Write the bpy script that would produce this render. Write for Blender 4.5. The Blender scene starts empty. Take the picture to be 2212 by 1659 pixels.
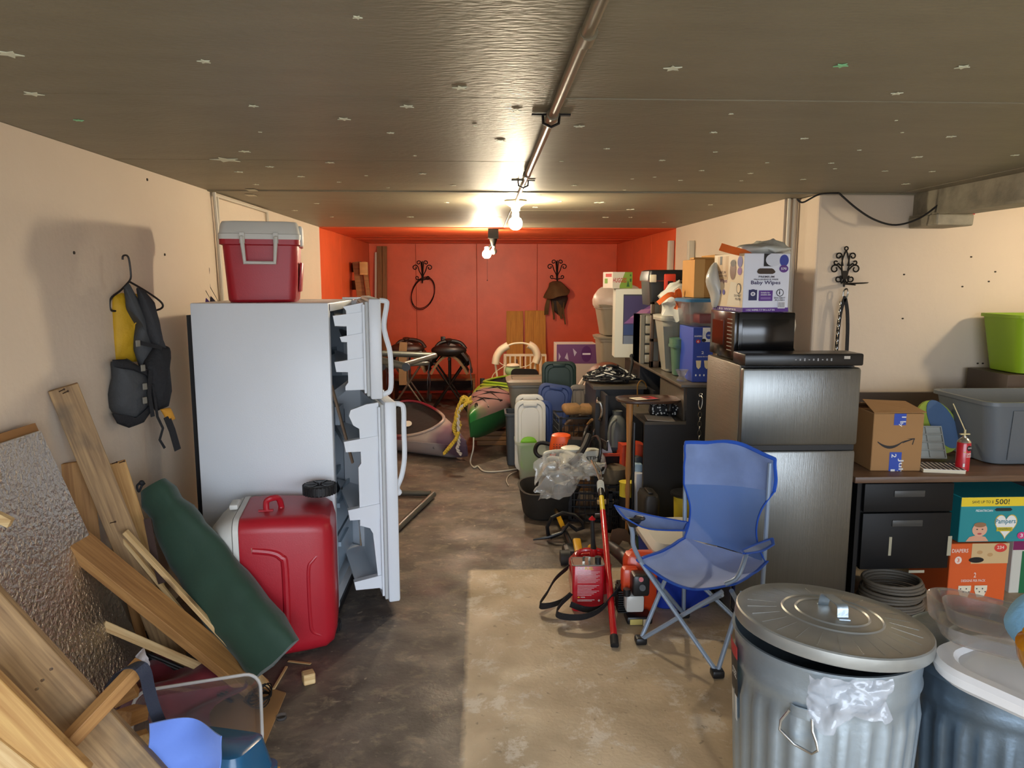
import bpy, bmesh, math, random
from mathutils import Vector, Matrix, noise as mnoise
R = math.radians
V = Vector
sc = bpy.context.scene
COL = sc.collection
random.seed(7)

# ------------------------------------------------------------------ camera
F, CX, CY = 1594.0, 1106.0, 829.5
CAMZ, PITCH, YAW = 1.73, R(8.0), R(2.4)
cam = bpy.data.cameras.new('camera'); cam.sensor_width = 36; cam.sensor_fit = 'HORIZONTAL'
cam.lens = 36 * F / 2212; cam.clip_start = .02
camo = bpy.data.objects.new('camera', cam); COL.objects.link(camo)
camo.location = (0, 0, CAMZ); camo.rotation_euler = (R(90) - PITCH, 0, -YAW)
sc.camera = camo

# ------------------------------------------------------------------ light and exposure
sc.view_settings.view_transform = 'Standard'; sc.view_settings.look = 'None'
sc.view_settings.gamma = 1; sc.view_settings.use_curve_mapping = False
sc.view_settings.exposure = 0.0
W_ = bpy.data.worlds.new('sky'); sc.world = W_; W_.use_nodes = True
bg = W_.node_tree.nodes['Background']; bg.inputs[0].default_value = (.78, .87, 1, 1); bg.inputs[1].default_value = 8.5
def area(name, loc, rot, sx, sy, power, col, portal=False):
    l = bpy.data.lights.new(name, 'AREA'); l.shape = 'RECTANGLE'; l.size = sx; l.size_y = sy
    l.energy = power; l.color = col
    if portal: l.cycles.is_portal = True
    o = bpy.data.objects.new(name, l); COL.objects.link(o); o.location = loc; o.rotation_euler = rot
    return o
# daylight enters through the open garage door behind the camera
area('door_daylight', (1.1, -1.15, 1.15), (R(90), 0, 0), 4.4, 2.1, 0, (1, 1, 1), True)
BULB = 760.0; BULBCOL = (1.0, .84, .60)

# ------------------------------------------------------------------ pixel -> place
def ray(px, py):
    x, y = px - CX, CY - py
    f = F * math.cos(PITCH) + y * math.sin(PITCH); u = y * math.cos(PITCH) - F * math.sin(PITCH)
    return V((x * math.cos(YAW) + f * math.sin(YAW), f * math.cos(YAW) - x * math.sin(YAW), u))
CAM = V((0, 0, CAMZ))
def at(px, py, Y):
    d = ray(px, py); return CAM + d * (Y / d.y)
def fl(px, py, z=0):
    d = ray(px, py); return CAM + d * ((z - CAMZ) / d.z)
def ax(px, py, X):
    d = ray(px, py); return CAM + d * (X / d.x)
def onp(px, py, P, N):
    d = ray(px, py); return CAM + d * ((P - CAM).dot(N) / d.dot(N))
def rng(x0, y0, x1, y1, Y):
    a, b = at(x0, y0, Y), at(x1, y1, Y); return min(a.x, b.x), max(a.x, b.x), min(a.z, b.z), max(a.z, b.z)      # xl, xr, zlow, zhigh

# ------------------------------------------------------------------ materials
def lin(c):
    return tuple((v / 255 / 12.92 if v / 255 <= .04045 else ((v / 255 + .055) / 1.055) ** 2.4) for v in c) + (1,)
MATS = {}
def mat(name, col=(128, 128, 128), rough=.5, metal=0, var=0, vs=8, bump=0, bs=60, trans=0, alpha=1, emit=0, spec=.5, aniso=0, stretch=None, col2=None, sheen=0, sss=0, coat=0, rnd=0):
    if name in MATS: return MATS[name]
    m = bpy.data.materials.new(name); m.use_nodes = True; nt = m.node_tree; n = nt.nodes; L = nt.links
    b = n['Principled BSDF']; MATS[name] = m
    c = lin(col); b.inputs['Base Color'].default_value = c
    b.inputs['Roughness'].default_value = rough; b.inputs['Metallic'].default_value = metal
    b.inputs['Specular IOR Level'].default_value = spec
    if trans: b.inputs['Transmission Weight'].default_value = trans; b.inputs['IOR'].default_value = 1.2
    if alpha < 1: b.inputs['Alpha'].default_value = alpha
    if emit: b.inputs['Emission Color'].default_value = c; b.inputs['Emission Strength'].default_value = emit
    if aniso: b.inputs['Anisotropic'].default_value = aniso
    if sheen: b.inputs['Sheen Weight'].default_value = sheen
    if coat: b.inputs['Coat Weight'].default_value = coat
    if var or bump or col2:
        tc = n.new('ShaderNodeTexCoord'); mp = n.new('ShaderNodeMapping'); L.new(tc.outputs['Object'], mp.inputs[0])
        if stretch: mp.inputs['Scale'].default_value = stretch
    if var or col2:
        t = n.new('ShaderNodeTexNoise'); t.inputs['Scale'].default_value = vs; t.inputs['Detail'].default_value = 5
        L.new(mp.outputs[0], t.inputs['Vector'])
        rp = n.new('ShaderNodeMapRange'); rp.inputs[1].default_value = .32; rp.inputs[2].default_value = .68
        L.new(t.outputs[0], rp.inputs[0])
        mx = n.new('ShaderNodeMix'); mx.data_type = 'RGBA'
        mx.inputs[6].default_value = c
        mx.inputs[7].default_value = lin(col2) if col2 else tuple(v * (1 - var) for v in c[:3]) + (1,)
        L.new(rp.outputs[0], mx.inputs[0]); L.new(mx.outputs[2], b.inputs['Base Color'])
    if bump:
        t = n.new('ShaderNodeTexNoise'); t.inputs['Scale'].default_value = bs; t.inputs['Detail'].default_value = 3
        L.new(mp.outputs[0], t.inputs['Vector'])
        bp = n.new('ShaderNodeBump'); bp.inputs['Strength'].default_value = bump; bp.inputs['Distance'].default_value = .01
        L.new(t.outputs[0], bp.inputs['Height']); L.new(bp.outputs[0], b.inputs['Normal'])
    return m
def wood(name, col, dark, knots=.35, rough=.65, stain=None):
    """long grain runs along the plank's own X axis"""
    if name in MATS: return MATS[name]
    m = bpy.data.materials.new(name); m.use_nodes = True; nt = m.node_tree; n = nt.nodes; L = nt.links
    b = n['Principled BSDF']; MATS[name] = m; b.inputs['Roughness'].default_value = rough
    tc = n.new('ShaderNodeTexCoord'); oi = n.new('ShaderNodeObjectInfo')
    ad = n.new('ShaderNodeVectorMath'); ad.operation = 'ADD'
    sc_ = n.new('ShaderNodeVectorMath'); sc_.operation = 'SCALE'; sc_.inputs['Scale'].default_value = 37
    cmb = n.new('ShaderNodeCombineXYZ'); L.new(oi.outputs['Random'], cmb.inputs[0]); L.new(oi.outputs['Random'], cmb.inputs[1])
    L.new(cmb.outputs[0], sc_.inputs[0]); L.new(tc.outputs['Object'], ad.inputs[0]); L.new(sc_.outputs[0], ad.inputs[1])
    mp = n.new('ShaderNodeMapping'); mp.inputs['Scale'].default_value = (1.2, 22, 22); L.new(ad.outputs[0], mp.inputs[0])
    t = n.new('ShaderNodeTexNoise'); t.inputs['Scale'].default_value = 3; t.inputs['Detail'].default_value = 6; t.inputs['Distortion'].default_value = .6
    L.new(mp.outputs[0], t.inputs['Vector'])
    rp = n.new('ShaderNodeMapRange'); rp.inputs[1].default_value = .3; rp.inputs[2].default_value = .7; L.new(t.outputs[0], rp.inputs[0])
    mx = n.new('ShaderNodeMix'); mx.data_type = 'RGBA'; mx.inputs[6].default_value = lin(col); mx.inputs[7].default_value = lin(dark)
    L.new(rp.outputs[0], mx.inputs[0]); last = mx.outputs[2]
    if knots:
        mk = n.new('ShaderNodeMapping'); mk.inputs['Scale'].default_value = (1.6, 5, 5); L.new(ad.outputs[0], mk.inputs[0])
        vo = n.new('ShaderNodeTexVoronoi'); vo.inputs['Scale'].default_value = 1.5; L.new(mk.outputs[0], vo.inputs['Vector'])
        kr = n.new('ShaderNodeMapRange'); kr.inputs[1].default_value = .06; kr.inputs[2].default_value = .13; kr.inputs[3].default_value = knots * 2; kr.inputs[4].default_value = 0
        L.new(vo.outputs['Distance'], kr.inputs[0])
        m2 = n.new('ShaderNodeMix'); m2.data_type = 'RGBA'; m2.inputs[7].default_value = lin((82, 50, 26)); L.new(last, m2.inputs[6]); L.new(kr.outputs[0], m2.inputs[0]); last = m2.outputs[2]
    if stain:
        ts = n.new('ShaderNodeTexNoise'); ts.inputs['Scale'].default_value = 3.2; ts.inputs['Detail'].default_value = 4; L.new(ad.outputs[0], ts.inputs['Vector'])
        sr = n.new('ShaderNodeMapRange'); sr.inputs[1].default_value = .52; sr.inputs[2].default_value = .68; sr.inputs[4].default_value = .8; L.new(ts.outputs[0], sr.inputs[0])
        m3 = n.new('ShaderNodeMix'); m3.data_type = 'RGBA'; m3.inputs[7].default_value = lin(stain); L.new(last, m3.inputs[6]); L.new(sr.outputs[0], m3.inputs[0]); last = m3.outputs[2]
    L.new(last, b.inputs['Base Color'])
    bp = n.new('ShaderNodeBump'); bp.inputs['Strength'].default_value = .25; bp.inputs['Distance'].default_value = .004
    L.new(t.outputs[0], bp.inputs['Height']); L.new(bp.outputs[0], b.inputs['Normal'])
    return m

# ------------------------------------------------------------------ mesh builder
def basis(X, Y, Z, o=(0, 0, 0)):
    m = Matrix.Identity(4)
    for i, a in enumerate((X, Y, Z)):
        for j in range(3): m[j][i] = a[j]
    for j in range(3): m[j][3] = o[j]
    return m
def frame(p0, p1, wdir):
    X = (V(p1) - V(p0)).normalized(); Y = V(wdir); Y = (Y - X * Y.dot(X)).normalized(); return X, Y, X.cross(Y)
def T(x=0, y=0, z=0): return Matrix.Translation((x, y, z))
def RX(d): return Matrix.Rotation(R(d), 4, 'X')
def RY(d): return Matrix.Rotation(R(d), 4, 'Y')
def RZ(d): return Matrix.Rotation(R(d), 4, 'Z')
def rr(w, d, r, z=0, n=4, cx=0, cy=0):
    """rounded rectangle ring, counter-clockwise"""
    r = max(min(r, w / 2 - 1e-4, d / 2 - 1e-4), 1e-4); o = []
    for sx, sy, a0 in ((1, 1, 0), (-1, 1, 90), (-1, -1, 180), (1, -1, 270)):
        for i in range(n + 1):
            a = R(a0 + 90 * i / n)
            o.append(V((cx + sx * (w / 2 - r) + r * math.cos(a), cy + sy * (d / 2 - r) + r * math.sin(a), z)))
    return o
class B:
    def __init__(s): s.bm = bmesh.new()
    def _add(s, vs, fs, M=None):
        vv = [s.bm.verts.new((M @ V(v)) if M else v) for v in vs]
        for f in fs:
            try: s.bm.faces.new([vv[i] for i in f])
            except ValueError: pass
        return vv
    def box(s, c, size, M=None, bev=0, seg=2):
        x, y, z = (k / 2 for k in size); c = V(c)
        if bev:
            bev = min(bev, x * .98, y * .98, z * .98); n = seg
            rings = []
            for k in range(n + 1):
                a = R(90 * k / n); rings.append(rr(2 * x - 2 * bev * (1 - math.sin(a)), 2 * y - 2 * bev * (1 - math.sin(a)), max(bev * math.sin(a), 1e-4), -z + bev * (1 - math.cos(a)), n))
            rings += [[V((v.x, v.y, -v.z)) for v in r_] for r_ in reversed(rings)]
            return s.loft([[v + c for v in r_] for r_ in rings], M=M)
        vs = [c + V((a * x, b * y, g * z)) for g in (-1, 1) for b in (-1, 1) for a in (-1, 1)]
        s._add(vs, [(0, 2, 3, 1), (4, 5, 7, 6), (0, 1, 5, 4), (2, 6, 7, 3), (0, 4, 6, 2), (1, 3, 7, 5)], M); return s
    def span(s, x0, x1, y0, y1, z0, z1, M=None, bev=0):
        return s.box(((x0 + x1) / 2, (y0 + y1) / 2, (z0 + z1) / 2), (abs(x1 - x0), abs(y1 - y0), abs(z1 - z0)), M, bev)
    def hexa(s, p, M=None):
        """bottom 4 then top 4, both counter-clockwise from above"""
        s._add(p, [(3, 2, 1, 0), (4, 5, 6, 7), (0, 1, 5, 4), (1, 2, 6, 5), (2, 3, 7, 6), (3, 0, 4, 7)], M); return s
    def loft(s, rings, M=None, caps=(True, True), closed=True):
        n = len(rings[0]); vs = [v for r_ in rings for v in r_]; fs = []
        for k in range(len(rings) - 1):
            for i in range(n if closed else n - 1):
                j = (i + 1) % n; fs.append((k * n + i, k * n + j, (k + 1) * n + j, (k + 1) * n + i))
        if caps[0]: fs.append(tuple(reversed(range(n))))
        if caps[1]: fs.append(tuple(range((len(rings) - 1) * n, len(rings) * n)))
        s._add(vs, fs, M); return s
    def tube(s, pts, r, n=8, closed=False, M=None, flat=None):
        pts = [V(p) for p in pts]; m = len(pts); rs = r if isinstance(r, (list, tuple)) else [r] * m
        rings = []; up = None
        for i in range(m):
            a = pts[i - 1] if (i or closed) else pts[i]; b = pts[(i + 1) % m] if (i < m - 1 or closed) else pts[i]
            t = (b - a).normalized() if (b - a).length > 1e-9 else V((0, 0, 1))
            if up is None:
                up = V((0, 0, 1)) if abs(t.z) < .9 else V((1, 0, 0))
            up = (up - t * up.dot(t));
            if up.length < 1e-6: up = t.orthogonal()
            up.normalize(); sd = t.cross(up)
            k = flat if flat else 1
            rings.append([pts[i] + (sd * math.cos(2 * math.pi * q / n) + up * k * math.sin(2 * math.pi * q / n)) * rs[i] for q in range(n)])
        if closed: rings.append(rings[0]); return s.loft(rings, M, (False, False))
        return s.loft(rings, M)
    def cyl(s, p0, p1, r0, r1=None, n=16, M=None): return s.tube([p0, p1], [r0, r0 if r1 is None else r1], n, M=M)
    def lathe(s, prof, M=None, n=28, caps=(True, True)):
        return s.loft([[V((r_ * math.cos(2 * math.pi * i / n), r_ * math.sin(2 * math.pi * i / n), z)) for i in range(n)] for r_, z in prof], M, caps)
    def ball(s, c, r, n=12, M=None):
        r = r if isinstance(r, (tuple, list)) else (r, r, r); c = V(c); rings = []
        for k in range(1, n):
            a = math.pi * k / n; rings.append([c + V((r[0] * math.sin(a) * math.cos(2 * math.pi * i / (2 * n)), r[1] * math.sin(a) * math.sin(2 * math.pi * i / (2 * n)), -r[2] * math.cos(a))) for i in range(2 * n)])
        return s.loft(rings, M)
    def ribbon(s, pts, w, t=.002, wd=(0, 0, 1), M=None):
        """flat strap along pts, width vector wd (one or one per point)"""
        pts = [V(p) for p in pts]; rings = []
        for i, p in enumerate(pts):
            a = pts[max(i - 1, 0)]; b = pts[min(i + 1, len(pts) - 1)]; tg = (b - a).normalized()
            d = V(wd[i]) if isinstance(wd[0], (tuple, list, Vector)) else V(wd)
            d = (d - tg * d.dot(tg)); d = d.normalized() if d.length > 1e-6 else tg.orthogonal().normalized()
            nn = tg.cross(d); h = d * w / 2; k = nn * t / 2
            rings.append([p - h - k, p + h - k, p + h + k, p - h + k])
        return s.loft(rings, M)
    def prism(s, out, t, M=None):
        """2-D outline in local XY, thickness along +Z"""
        n = len(out); return s.loft([[V((p[0], p[1], 0)) for p in out], [V((p[0], p[1], t)) for p in out]], M)
    def pillow(s, out, t, M=None, lv=(1, .96, .85, .65, .38, .12), asym=1.0, c=None):
        n = len(out); cx = sum(p[0] for p in out) / n if c is None else c[0]; cy = sum(p[1] for p in out) / n if c is None else c[1]
        rings = []
        for sg, LL in ((-asym, list(reversed(lv))[:-1]), (1, list(lv))):
            for q in LL: rings.append([V((cx + (p[0] - cx) * q, cy + (p[1] - cy) * q, sg * t * math.sqrt(max(0, 1 - q * q)) if q < 1 else 0)) for p in out])
        return s.loft(rings, M)
    def grid(s, fn, nu, nv, M=None, thick=0):
        P = [[V(fn(i / nu, j / nv)) for i in range(nu + 1)] for j in range(nv + 1)]
        vs = [p for row in P for p in row]; w = nu + 1
        fs = [(j * w + i, j * w + i + 1, (j + 1) * w + i + 1, (j + 1) * w + i) for j in range(nv) for i in range(nu)]
        if thick:
            N = len(vs); nv_ = []
            for j in range(nv + 1):
                for i in range(nu + 1):
                    a = P[j][min(i + 1, nu)] - P[j][max(i - 1, 0)]; b = P[min(j + 1, nv)][i] - P[max(j - 1, 0)][i]
                    q = a.cross(b); nv_.append(P[j][i] - (q.normalized() * thick if q.length > 1e-9 else V((0, 0, thick))))
            vs += nv_; fs += [tuple(N + k for k in reversed(f)) for f in fs]
            bd = [j for j in range(nu + 1)] + [(j + 1) * w + nu for j in range(nv)] + [nv * w + nu - 1 - i for i in range(nu)] + [(nv - 1 - j) * w for j in range(nv - 1)]
            for k in range(len(bd)):
                a, b = bd[k], bd[(k + 1) % len(bd)]; fs.append((b, a, N + a, N + b))
        s._add(vs, fs, M); return s
    def bin(s, w, d, h, r=.03, tp=.85, th=.004, rim=.012, M=None, z0=0):
        """open tapered container with a rolled rim"""
        q = lambda k, zz, e: rr(w * k + e, d * k + e, r, z0 + zz)
        L = [q(tp, 0, -.02), q(tp, .006, 0), q(1, h - .02, 0), q(1, h - .02, rim * 2), q(1, h, rim * 2), q(1, h, -th * 2), q(tp, .01, -th * 2), q(tp, .009, -.03)]
        return s.loft(L, M)
    def flat(s, out, M): s._add([V((p[0], p[1], 0)) for p in out], [tuple(range(len(out)))], M); return s
    def text(s, txt, x0, y0, x1, y1, M=None, z=0, bold=.015):
        cu = bpy.data.curves.new('t', 'FONT'); cu.body = txt; cu.offset = bold; cu.resolution_u = 2; cu.align_x = 'LEFT'
        o = bpy.data.objects.new('t', cu); COL.objects.link(o); bpy.context.view_layer.update()
        me = bpy.data.meshes.new_from_object(o); bpy.data.objects.remove(o); bpy.data.curves.remove(cu)
        if len(me.vertices):
            xs = [v.co.x for v in me.vertices]; ys = [v.co.y for v in me.vertices]
            ax_, bx_, ay, by = min(xs), max(xs), min(ys), max(ys)
            sx = (x1 - x0) / max(bx_ - ax_, 1e-6); sy = (y1 - y0) / max(by - ay, 1e-6)
            s._add([V((x0 + (v.co.x - ax_) * sx, y0 + (v.co.y - ay) * sy, z)) for v in me.vertices], [tuple(p.vertices) for p in me.polygons], M)
        bpy.data.meshes.remove(me); return s
    def xf(s, M): bmesh.ops.transform(s.bm, matrix=M, verts=s.bm.verts); return s
    def jig(s, amp, sc_=6, seed=0):
        for v in s.bm.verts:
            q = v.co * sc_ + V((seed * 7.3, seed * 3.1, seed)); v.co += mnoise.noise_vector(q) * amp
        return s
    def sub(s, n=1):
        bmesh.ops.subdivide_edges(s.bm, edges=s.bm.edges[:], cuts=n, use_grid_fill=True); return s
    def mesh(s, name, m, smooth=35, fix=True):
        if fix: bmesh.ops.recalc_face_normals(s.bm, faces=s.bm.faces)
        me = bpy.data.meshes.new(name); s.bm.to_mesh(me); s.bm.free()
        if smooth:
            me.shade_smooth(); me.set_sharp_from_angle(angle=R(smooth))
        if m: me.materials.append(m)
        return me

ROOT = {}
def link(o, parent=None):
    COL.objects.link(o)
    if parent: o.parent = parent
    return o
def tag(o, label, cat, group=None):
    o['label'] = label; o['category'] = cat
    if group: o['group'] = group
    return o
def thing(name, label, cat, loc=(0, 0, 0), rotz=0, group=None, rot=None):
    o = bpy.data.objects.new(name, None); link(o); o.empty_display_size = .1
    M = Matrix.Translation(loc) @ (rot if rot else Matrix.Rotation(R(rotz), 4, 'Z')); o.matrix_basis = M
    ROOT[o.name] = M; return tag(o, label, cat, group)
def part(name, b, m, parent, world=False, label=None, smooth=35, stuff=False):
    if world: b.xf(ROOT[parent.name].inverted())
    o = bpy.data.objects.new(name, b.mesh(name, m, smooth)); link(o, parent); ROOT[o.name] = ROOT[parent.name]
    if label: o['label'] = label
    if stuff: o['kind'] = 'stuff'
    return o
def solo(name, b, m, label, cat, group=None, M=None, smooth=35, world=True):
    """a thing that is one mesh; with no M the builder holds world coordinates and the origin goes to its base"""
    if M is None:
        vs = [v.co for v in b.bm.verts]; lo = V((min(v.x for v in vs), min(v.y for v in vs), min(v.z for v in vs))); hi = V((max(v.x for v in vs), max(v.y for v in vs), 0))
        M = T((lo.x + hi.x) / 2, (lo.y + hi.y) / 2, lo.z); b.xf(M.inverted())
    o = bpy.data.objects.new(name, b.mesh(name, m, smooth)); link(o); o.matrix_basis = M; ROOT[o.name] = M
    return tag(o, label, cat, group)
def struct(name, b, m, parent=None, smooth=0):
    o = bpy.data.objects.new(name, b.mesh(name, m, smooth)); link(o, parent); ROOT[o.name] = ROOT.get(parent.name, Matrix()) if parent else Matrix()
    if not parent: o['kind'] = 'structure'
    return o
def plank(p0, p1, w, t, wdir, m, label, name='plank', cat='plank', group=None, ends=0):
    p0, p1 = V(p0), V(p1); X, Y, Z = frame(p0, p1, wdir); Ln = (p1 - p0).length
    b = B(); b.box((Ln / 2, 0, 0), (Ln, w, t), bev=.002, seg=1)
    return solo(name, b, m, label, cat, group, M=basis(X, Y, Z, p0))
def face(O, X, Y):
    X, Y = V(X).normalized(), V(Y).normalized(); return basis(X, Y, X.cross(Y), O)
def decal(parent, O, X, Y, w, h, items, lift=.0012):
    """flat print on a face: O lower-left corner, X right, Y up (parent's own frame); items in fractions of w, h"""
    Mf = face(O, X, Y); by = {}
    for i, it in enumerate(items):
        col, k = it[0], it[1]; key = (col, k == 't')
        b = by.setdefault(key, B()); z = lift + i * .00012; MM = Mf @ T(0, 0, z)
        if k == 'r': x0, y0, x1, y1 = it[2:]; b.flat([(x0 * w, y0 * h), (x1 * w, y0 * h), (x1 * w, y1 * h), (x0 * w, y1 * h)], MM)
        elif k == 'e':
            cx, cy, rx, ry = it[2:]; b.flat([((cx + rx * math.cos(a)) * w, (cy + ry * math.sin(a)) * h) for a in [2 * math.pi * q / 20 for q in range(20)]], MM)
        elif k == 'p': b.flat([(p[0] * w, p[1] * h) for p in it[2]], MM)
        elif k == 't': _, _, s_, x0, y0, x1, y1 = it; b.text(s_, x0 * w, y0 * h, x1 * w, y1 * h, MM)
    for (col, tx), b in by.items():
        o = bpy.data.objects.new('printed_text' if tx else 'printed_graphic', b.mesh('print', mat('print_%d_%d_%d' % col, col, .6), 0, False)); link(o, parent); ROOT[o.name] = ROOT[parent.name]
def dup(root, M, label=None, group=None):
    r = root.copy(); COL.objects.link(r); r.matrix_basis = M; ROOT[r.name] = M
    if label: r['label'] = label
    if group: r['group'] = group
    for ch in list(root.children):
        c = ch.copy(); COL.objects.link(c); c.parent = r
        for g in ch.children:
            d = g.copy(); COL.objects.link(d); d.parent = c
    return r
def bez(p, n=24):
    """Catmull-Rom curve through points"""
    p = [V(q) for q in p]; q = [p[0]] + p + [p[-1]]; o = []; m = len(p) - 1; per = max(2, n // m)
    for i in range(m):
        a, b, c, d = q[i], q[i + 1], q[i + 2], q[i + 3]
        for k in range(per):
            t = k / per; o.append(.5 * ((2 * b) + (c - a) * t + (2 * a - 5 * b + 4 * c - d) * t * t + (3 * b - a - 3 * c + d) * t ** 3))
    o.append(p[-1]); return o
def carton(name, label, c, w, d, h, rotz, m, items=None, side=None, open_=False, group=None, loc=None, cat='box', flapm=None):
    """cardboard carton standing at c (base centre); items print the face towards -Y, side prints the -X face"""
    t = thing(name, label, cat, c, rotz, group)
    b = B()
    if open_:
        q = .004
        b.span(-w / 2, w / 2, -d / 2, d / 2, 0, q); b.span(-w / 2, w / 2, -d / 2, -d / 2 + q, 0, h); b.span(-w / 2, w / 2, d / 2 - q, d / 2, 0, h); b.span(-w / 2, -w / 2 + q, -d / 2, d / 2, 0, h); b.span(w / 2 - q, w / 2, -d / 2, d / 2, 0, h)
    else: b.box((0, 0, h / 2), (w, d, h), bev=.003, seg=1)
    part('body', b, m, t)
    if items: decal(t, (-w / 2, -d / 2, 0), (1, 0, 0), (0, 0, 1), w, h, items)
    if side: decal(t, (-w / 2, d / 2, 0), (0, -1, 0), (0, 0, 1), d, h, side)
    return t
# ================================================================== setting
CEIL = 2.28; XL, XR, YB, YRED, YJ = -1.68, 2.08, 11.35, 7.92, 4.76
def floor_mat():
    m = bpy.data.materials.new('concrete_floor'); m.use_nodes = True; nt = m.node_tree; n = nt.nodes; L = nt.links; b = n['Principled BSDF']
    tc = n.new('ShaderNodeTexCoord'); sp = n.new('ShaderNodeSeparateXYZ'); L.new(tc.outputs['Object'], sp.inputs[0])
    def noi(s, d=6, dist=0, vec=None, rough=.5):
        t = n.new('ShaderNodeTexNoise'); t.inputs['Scale'].default_value = s; t.inputs['Detail'].default_value = d; t.inputs['Distortion'].default_value = dist; t.inputs['Roughness'].default_value = rough
        L.new(vec or tc.outputs['Object'], t.inputs['Vector']); return t.outputs[0]
    def mr(x, a, b_, c=0, d=1):
        r = n.new('ShaderNodeMapRange'); r.inputs[1].default_value = a; r.inputs[2].default_value = b_; r.inputs[3].default_value = c; r.inputs[4].default_value = d; L.new(x, r.inputs[0]); return r.outputs[0]
    def mixc(f, a, c):
        x = n.new('ShaderNodeMix'); x.data_type = 'RGBA'
        L.new(f, x.inputs[0])
        for i, q in ((6, a), (7, c)):
            if isinstance(q, tuple): x.inputs[i].default_value = lin(q)
            else: L.new(q, x.inputs[i])
        return x.outputs[2]
    def mul(a, c):
        x = n.new('ShaderNodeMath'); x.operation = 'MULTIPLY'; L.new(a, x.inputs[0]); L.new(c, x.inputs[1]); return x.outputs[0]
    mp = n.new('ShaderNodeMapping'); mp.inputs['Scale'].default_value = (1, 1.3, 1); L.new(tc.outputs['Object'], mp.inputs[0])
    dark = mixc(mr(noi(2.6, 9, .3, mp.outputs[0], .65), .34, .68), (114, 103, 92), (58, 51, 47))
    dark = mixc(mr(noi(9, 8, .4, mp.outputs[0], .7), .52, .72, 0, .55), dark, (164, 148, 124))
    dark = mixc(mr(noi(1.7, 4, .3), .56, .72, 0, .3), dark, (112, 58, 54))
    dark = mixc(mr(noi(22, 5, .6), .66, .72, 0, .5), dark, (172, 160, 140))
    lite = mixc(mr(noi(3.2, 6, .4), .35, .65), (198, 178, 148), (168, 150, 122))
    lite = mixc(mr(noi(5.5, 10, .3, None, .75), .53, .60, 0, .6), lite, (214, 208, 196))
    lite = mixc(mr(noi(26, 4, .5), .66, .72, 0, .5), lite, (104, 92, 74))
    # rectangle of bare concrete near the door
    wob = mr(noi(18, 3), 0, 1, -.012, .012)
    ax_ = n.new('ShaderNodeMath'); ax_.operation = 'ADD'; L.new(sp.outputs[0], ax_.inputs[0]); L.new(wob, ax_.inputs[1])
    ay_ = n.new('ShaderNodeMath'); ay_.operation = 'ADD'; L.new(sp.outputs[1], ay_.inputs[0]); L.new(wob, ay_.inputs[1])
    mask = mul(mr(ax_.outputs[0], -.09, -.065), mr(ay_.outputs[0], 4.27, 4.24))
    c = mixc(mask, dark, lite); L.new(c, b.inputs['Base Color'])
    rg = mr(noi(4, 5), .3, .7, .38, .75); L.new(rg, b.inputs['Roughness'])
    bp = n.new('ShaderNodeBump'); bp.inputs['Strength'].default_value = .35; bp.inputs['Distance'].default_value = .006
    L.new(noi(45, 6, .5), bp.inputs['Height']); L.new(bp.outputs[0], b.inputs['Normal'])
    return m
wallm = mat('painted_wall', (220, 202, 180), .75, var=.05, vs=1.5, bump=.25, bs=22)
redm = mat('red_painted_board', (228, 98, 54), .45, var=.12, vs=4, bump=.2, bs=14)
ceilm = mat('dark_painted_board', (138, 130, 108), .5, var=.12, vs=3, bump=.3, bs=28, stretch=(1, 3, 1))
b = B(); b.span(XL - .3, 5, -1.6, YB + .3, -.12, 0); struct('floor', b, floor_mat())
b = B(); b.span(XL - .12, XL, -1.2, YRED, 0, CEIL); wl = struct('wall_left', b, wallm)
b = B(); b.span(XR, XR + .35, YJ + .33, YRED, 0, CEIL); struct('wall_right', b, wallm)
b = B(); b.span(2.17, 4.3, YJ, YJ + .33, 0, CEIL, bev=.015); struct('wall_right_return', b, wallm)
b = B(); b.span(4.18, 4.3, -1.2, YJ, 0, CEIL); struct('wall_right_front', b, wallm)
b = B(); b.span(XL - .12, -1.15, -1.3, -1.2, 0, CEIL).span(3.3, 4.3, -1.3, -1.2, 0, CEIL).span(-1.15, 3.3, -1.3, -1.2, 2.16, CEIL); struct('wall_front', b, wallm)
def panels(name, parent, lst, m):
    for (x0, x1, y0, y1, z0, z1) in lst:
        b = B(); b.span(x0, x1, y0, y1, z0, z1, bev=.0035); struct(name, b, m, parent)
b = B(); b.span(XL - .12, XR + .12, YB, YB + .1, 0, CEIL + .02); wb = struct('wall_back', b, mat('seam_red', (120, 36, 20), .7))
xs = [XL, -.98, -.06, .86, XR]
panels('panel', wb, [(xs[i] + .002, xs[i + 1] - .002, YB - .012, YB, 0, CEIL) for i in range(4)], redm)
b = B(); b.span(XL - .12, XL - .012, YRED, YB, 0, CEIL); w1 = struct('wall_left_back', b, MATS['seam_red'])
panels('panel', w1, [(XL - .012, XL, y, y + 1.14, 0, CEIL) for y in (YRED + .002, YRED + 1.146, YRED + 2.29)], redm)
b = B(); b.span(XR + .012, XR + .12, YRED, YB, 0, CEIL); w2 = struct('wall_right_back', b, MATS['seam_red'])
panels('panel', w2, [(XR, XR + .012, y, y + 1.14, 0, CEIL) for y in (YRED + .002, YRED + 1.146, YRED + 2.29)], redm)
b = B(); b.span(XL - .12, 4.3, -1.3, YB + .1, CEIL + .014, CEIL + .1); ce = struct('ceiling', b, mat('seam_dark', (30, 27, 23), .8))
ys = [-1.3, -.09, 1.13, 2.35, 3.57, 4.79, 6.01, 7.23, YRED]; xs = [XL - .1, .24, 2.68, 4.3]
for i in range(8):
    for j in range(3):
        if ys[i] > 4.8 and j == 2: continue
        b = B(); b.span(xs[j] + .002, xs[j + 1] - .002, ys[i] + .003, ys[i + 1] - .003, CEIL + random.uniform(0, .003), CEIL + .016, bev=.003); struct('panel', b, ceilm, ce)
yy = YRED
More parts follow.
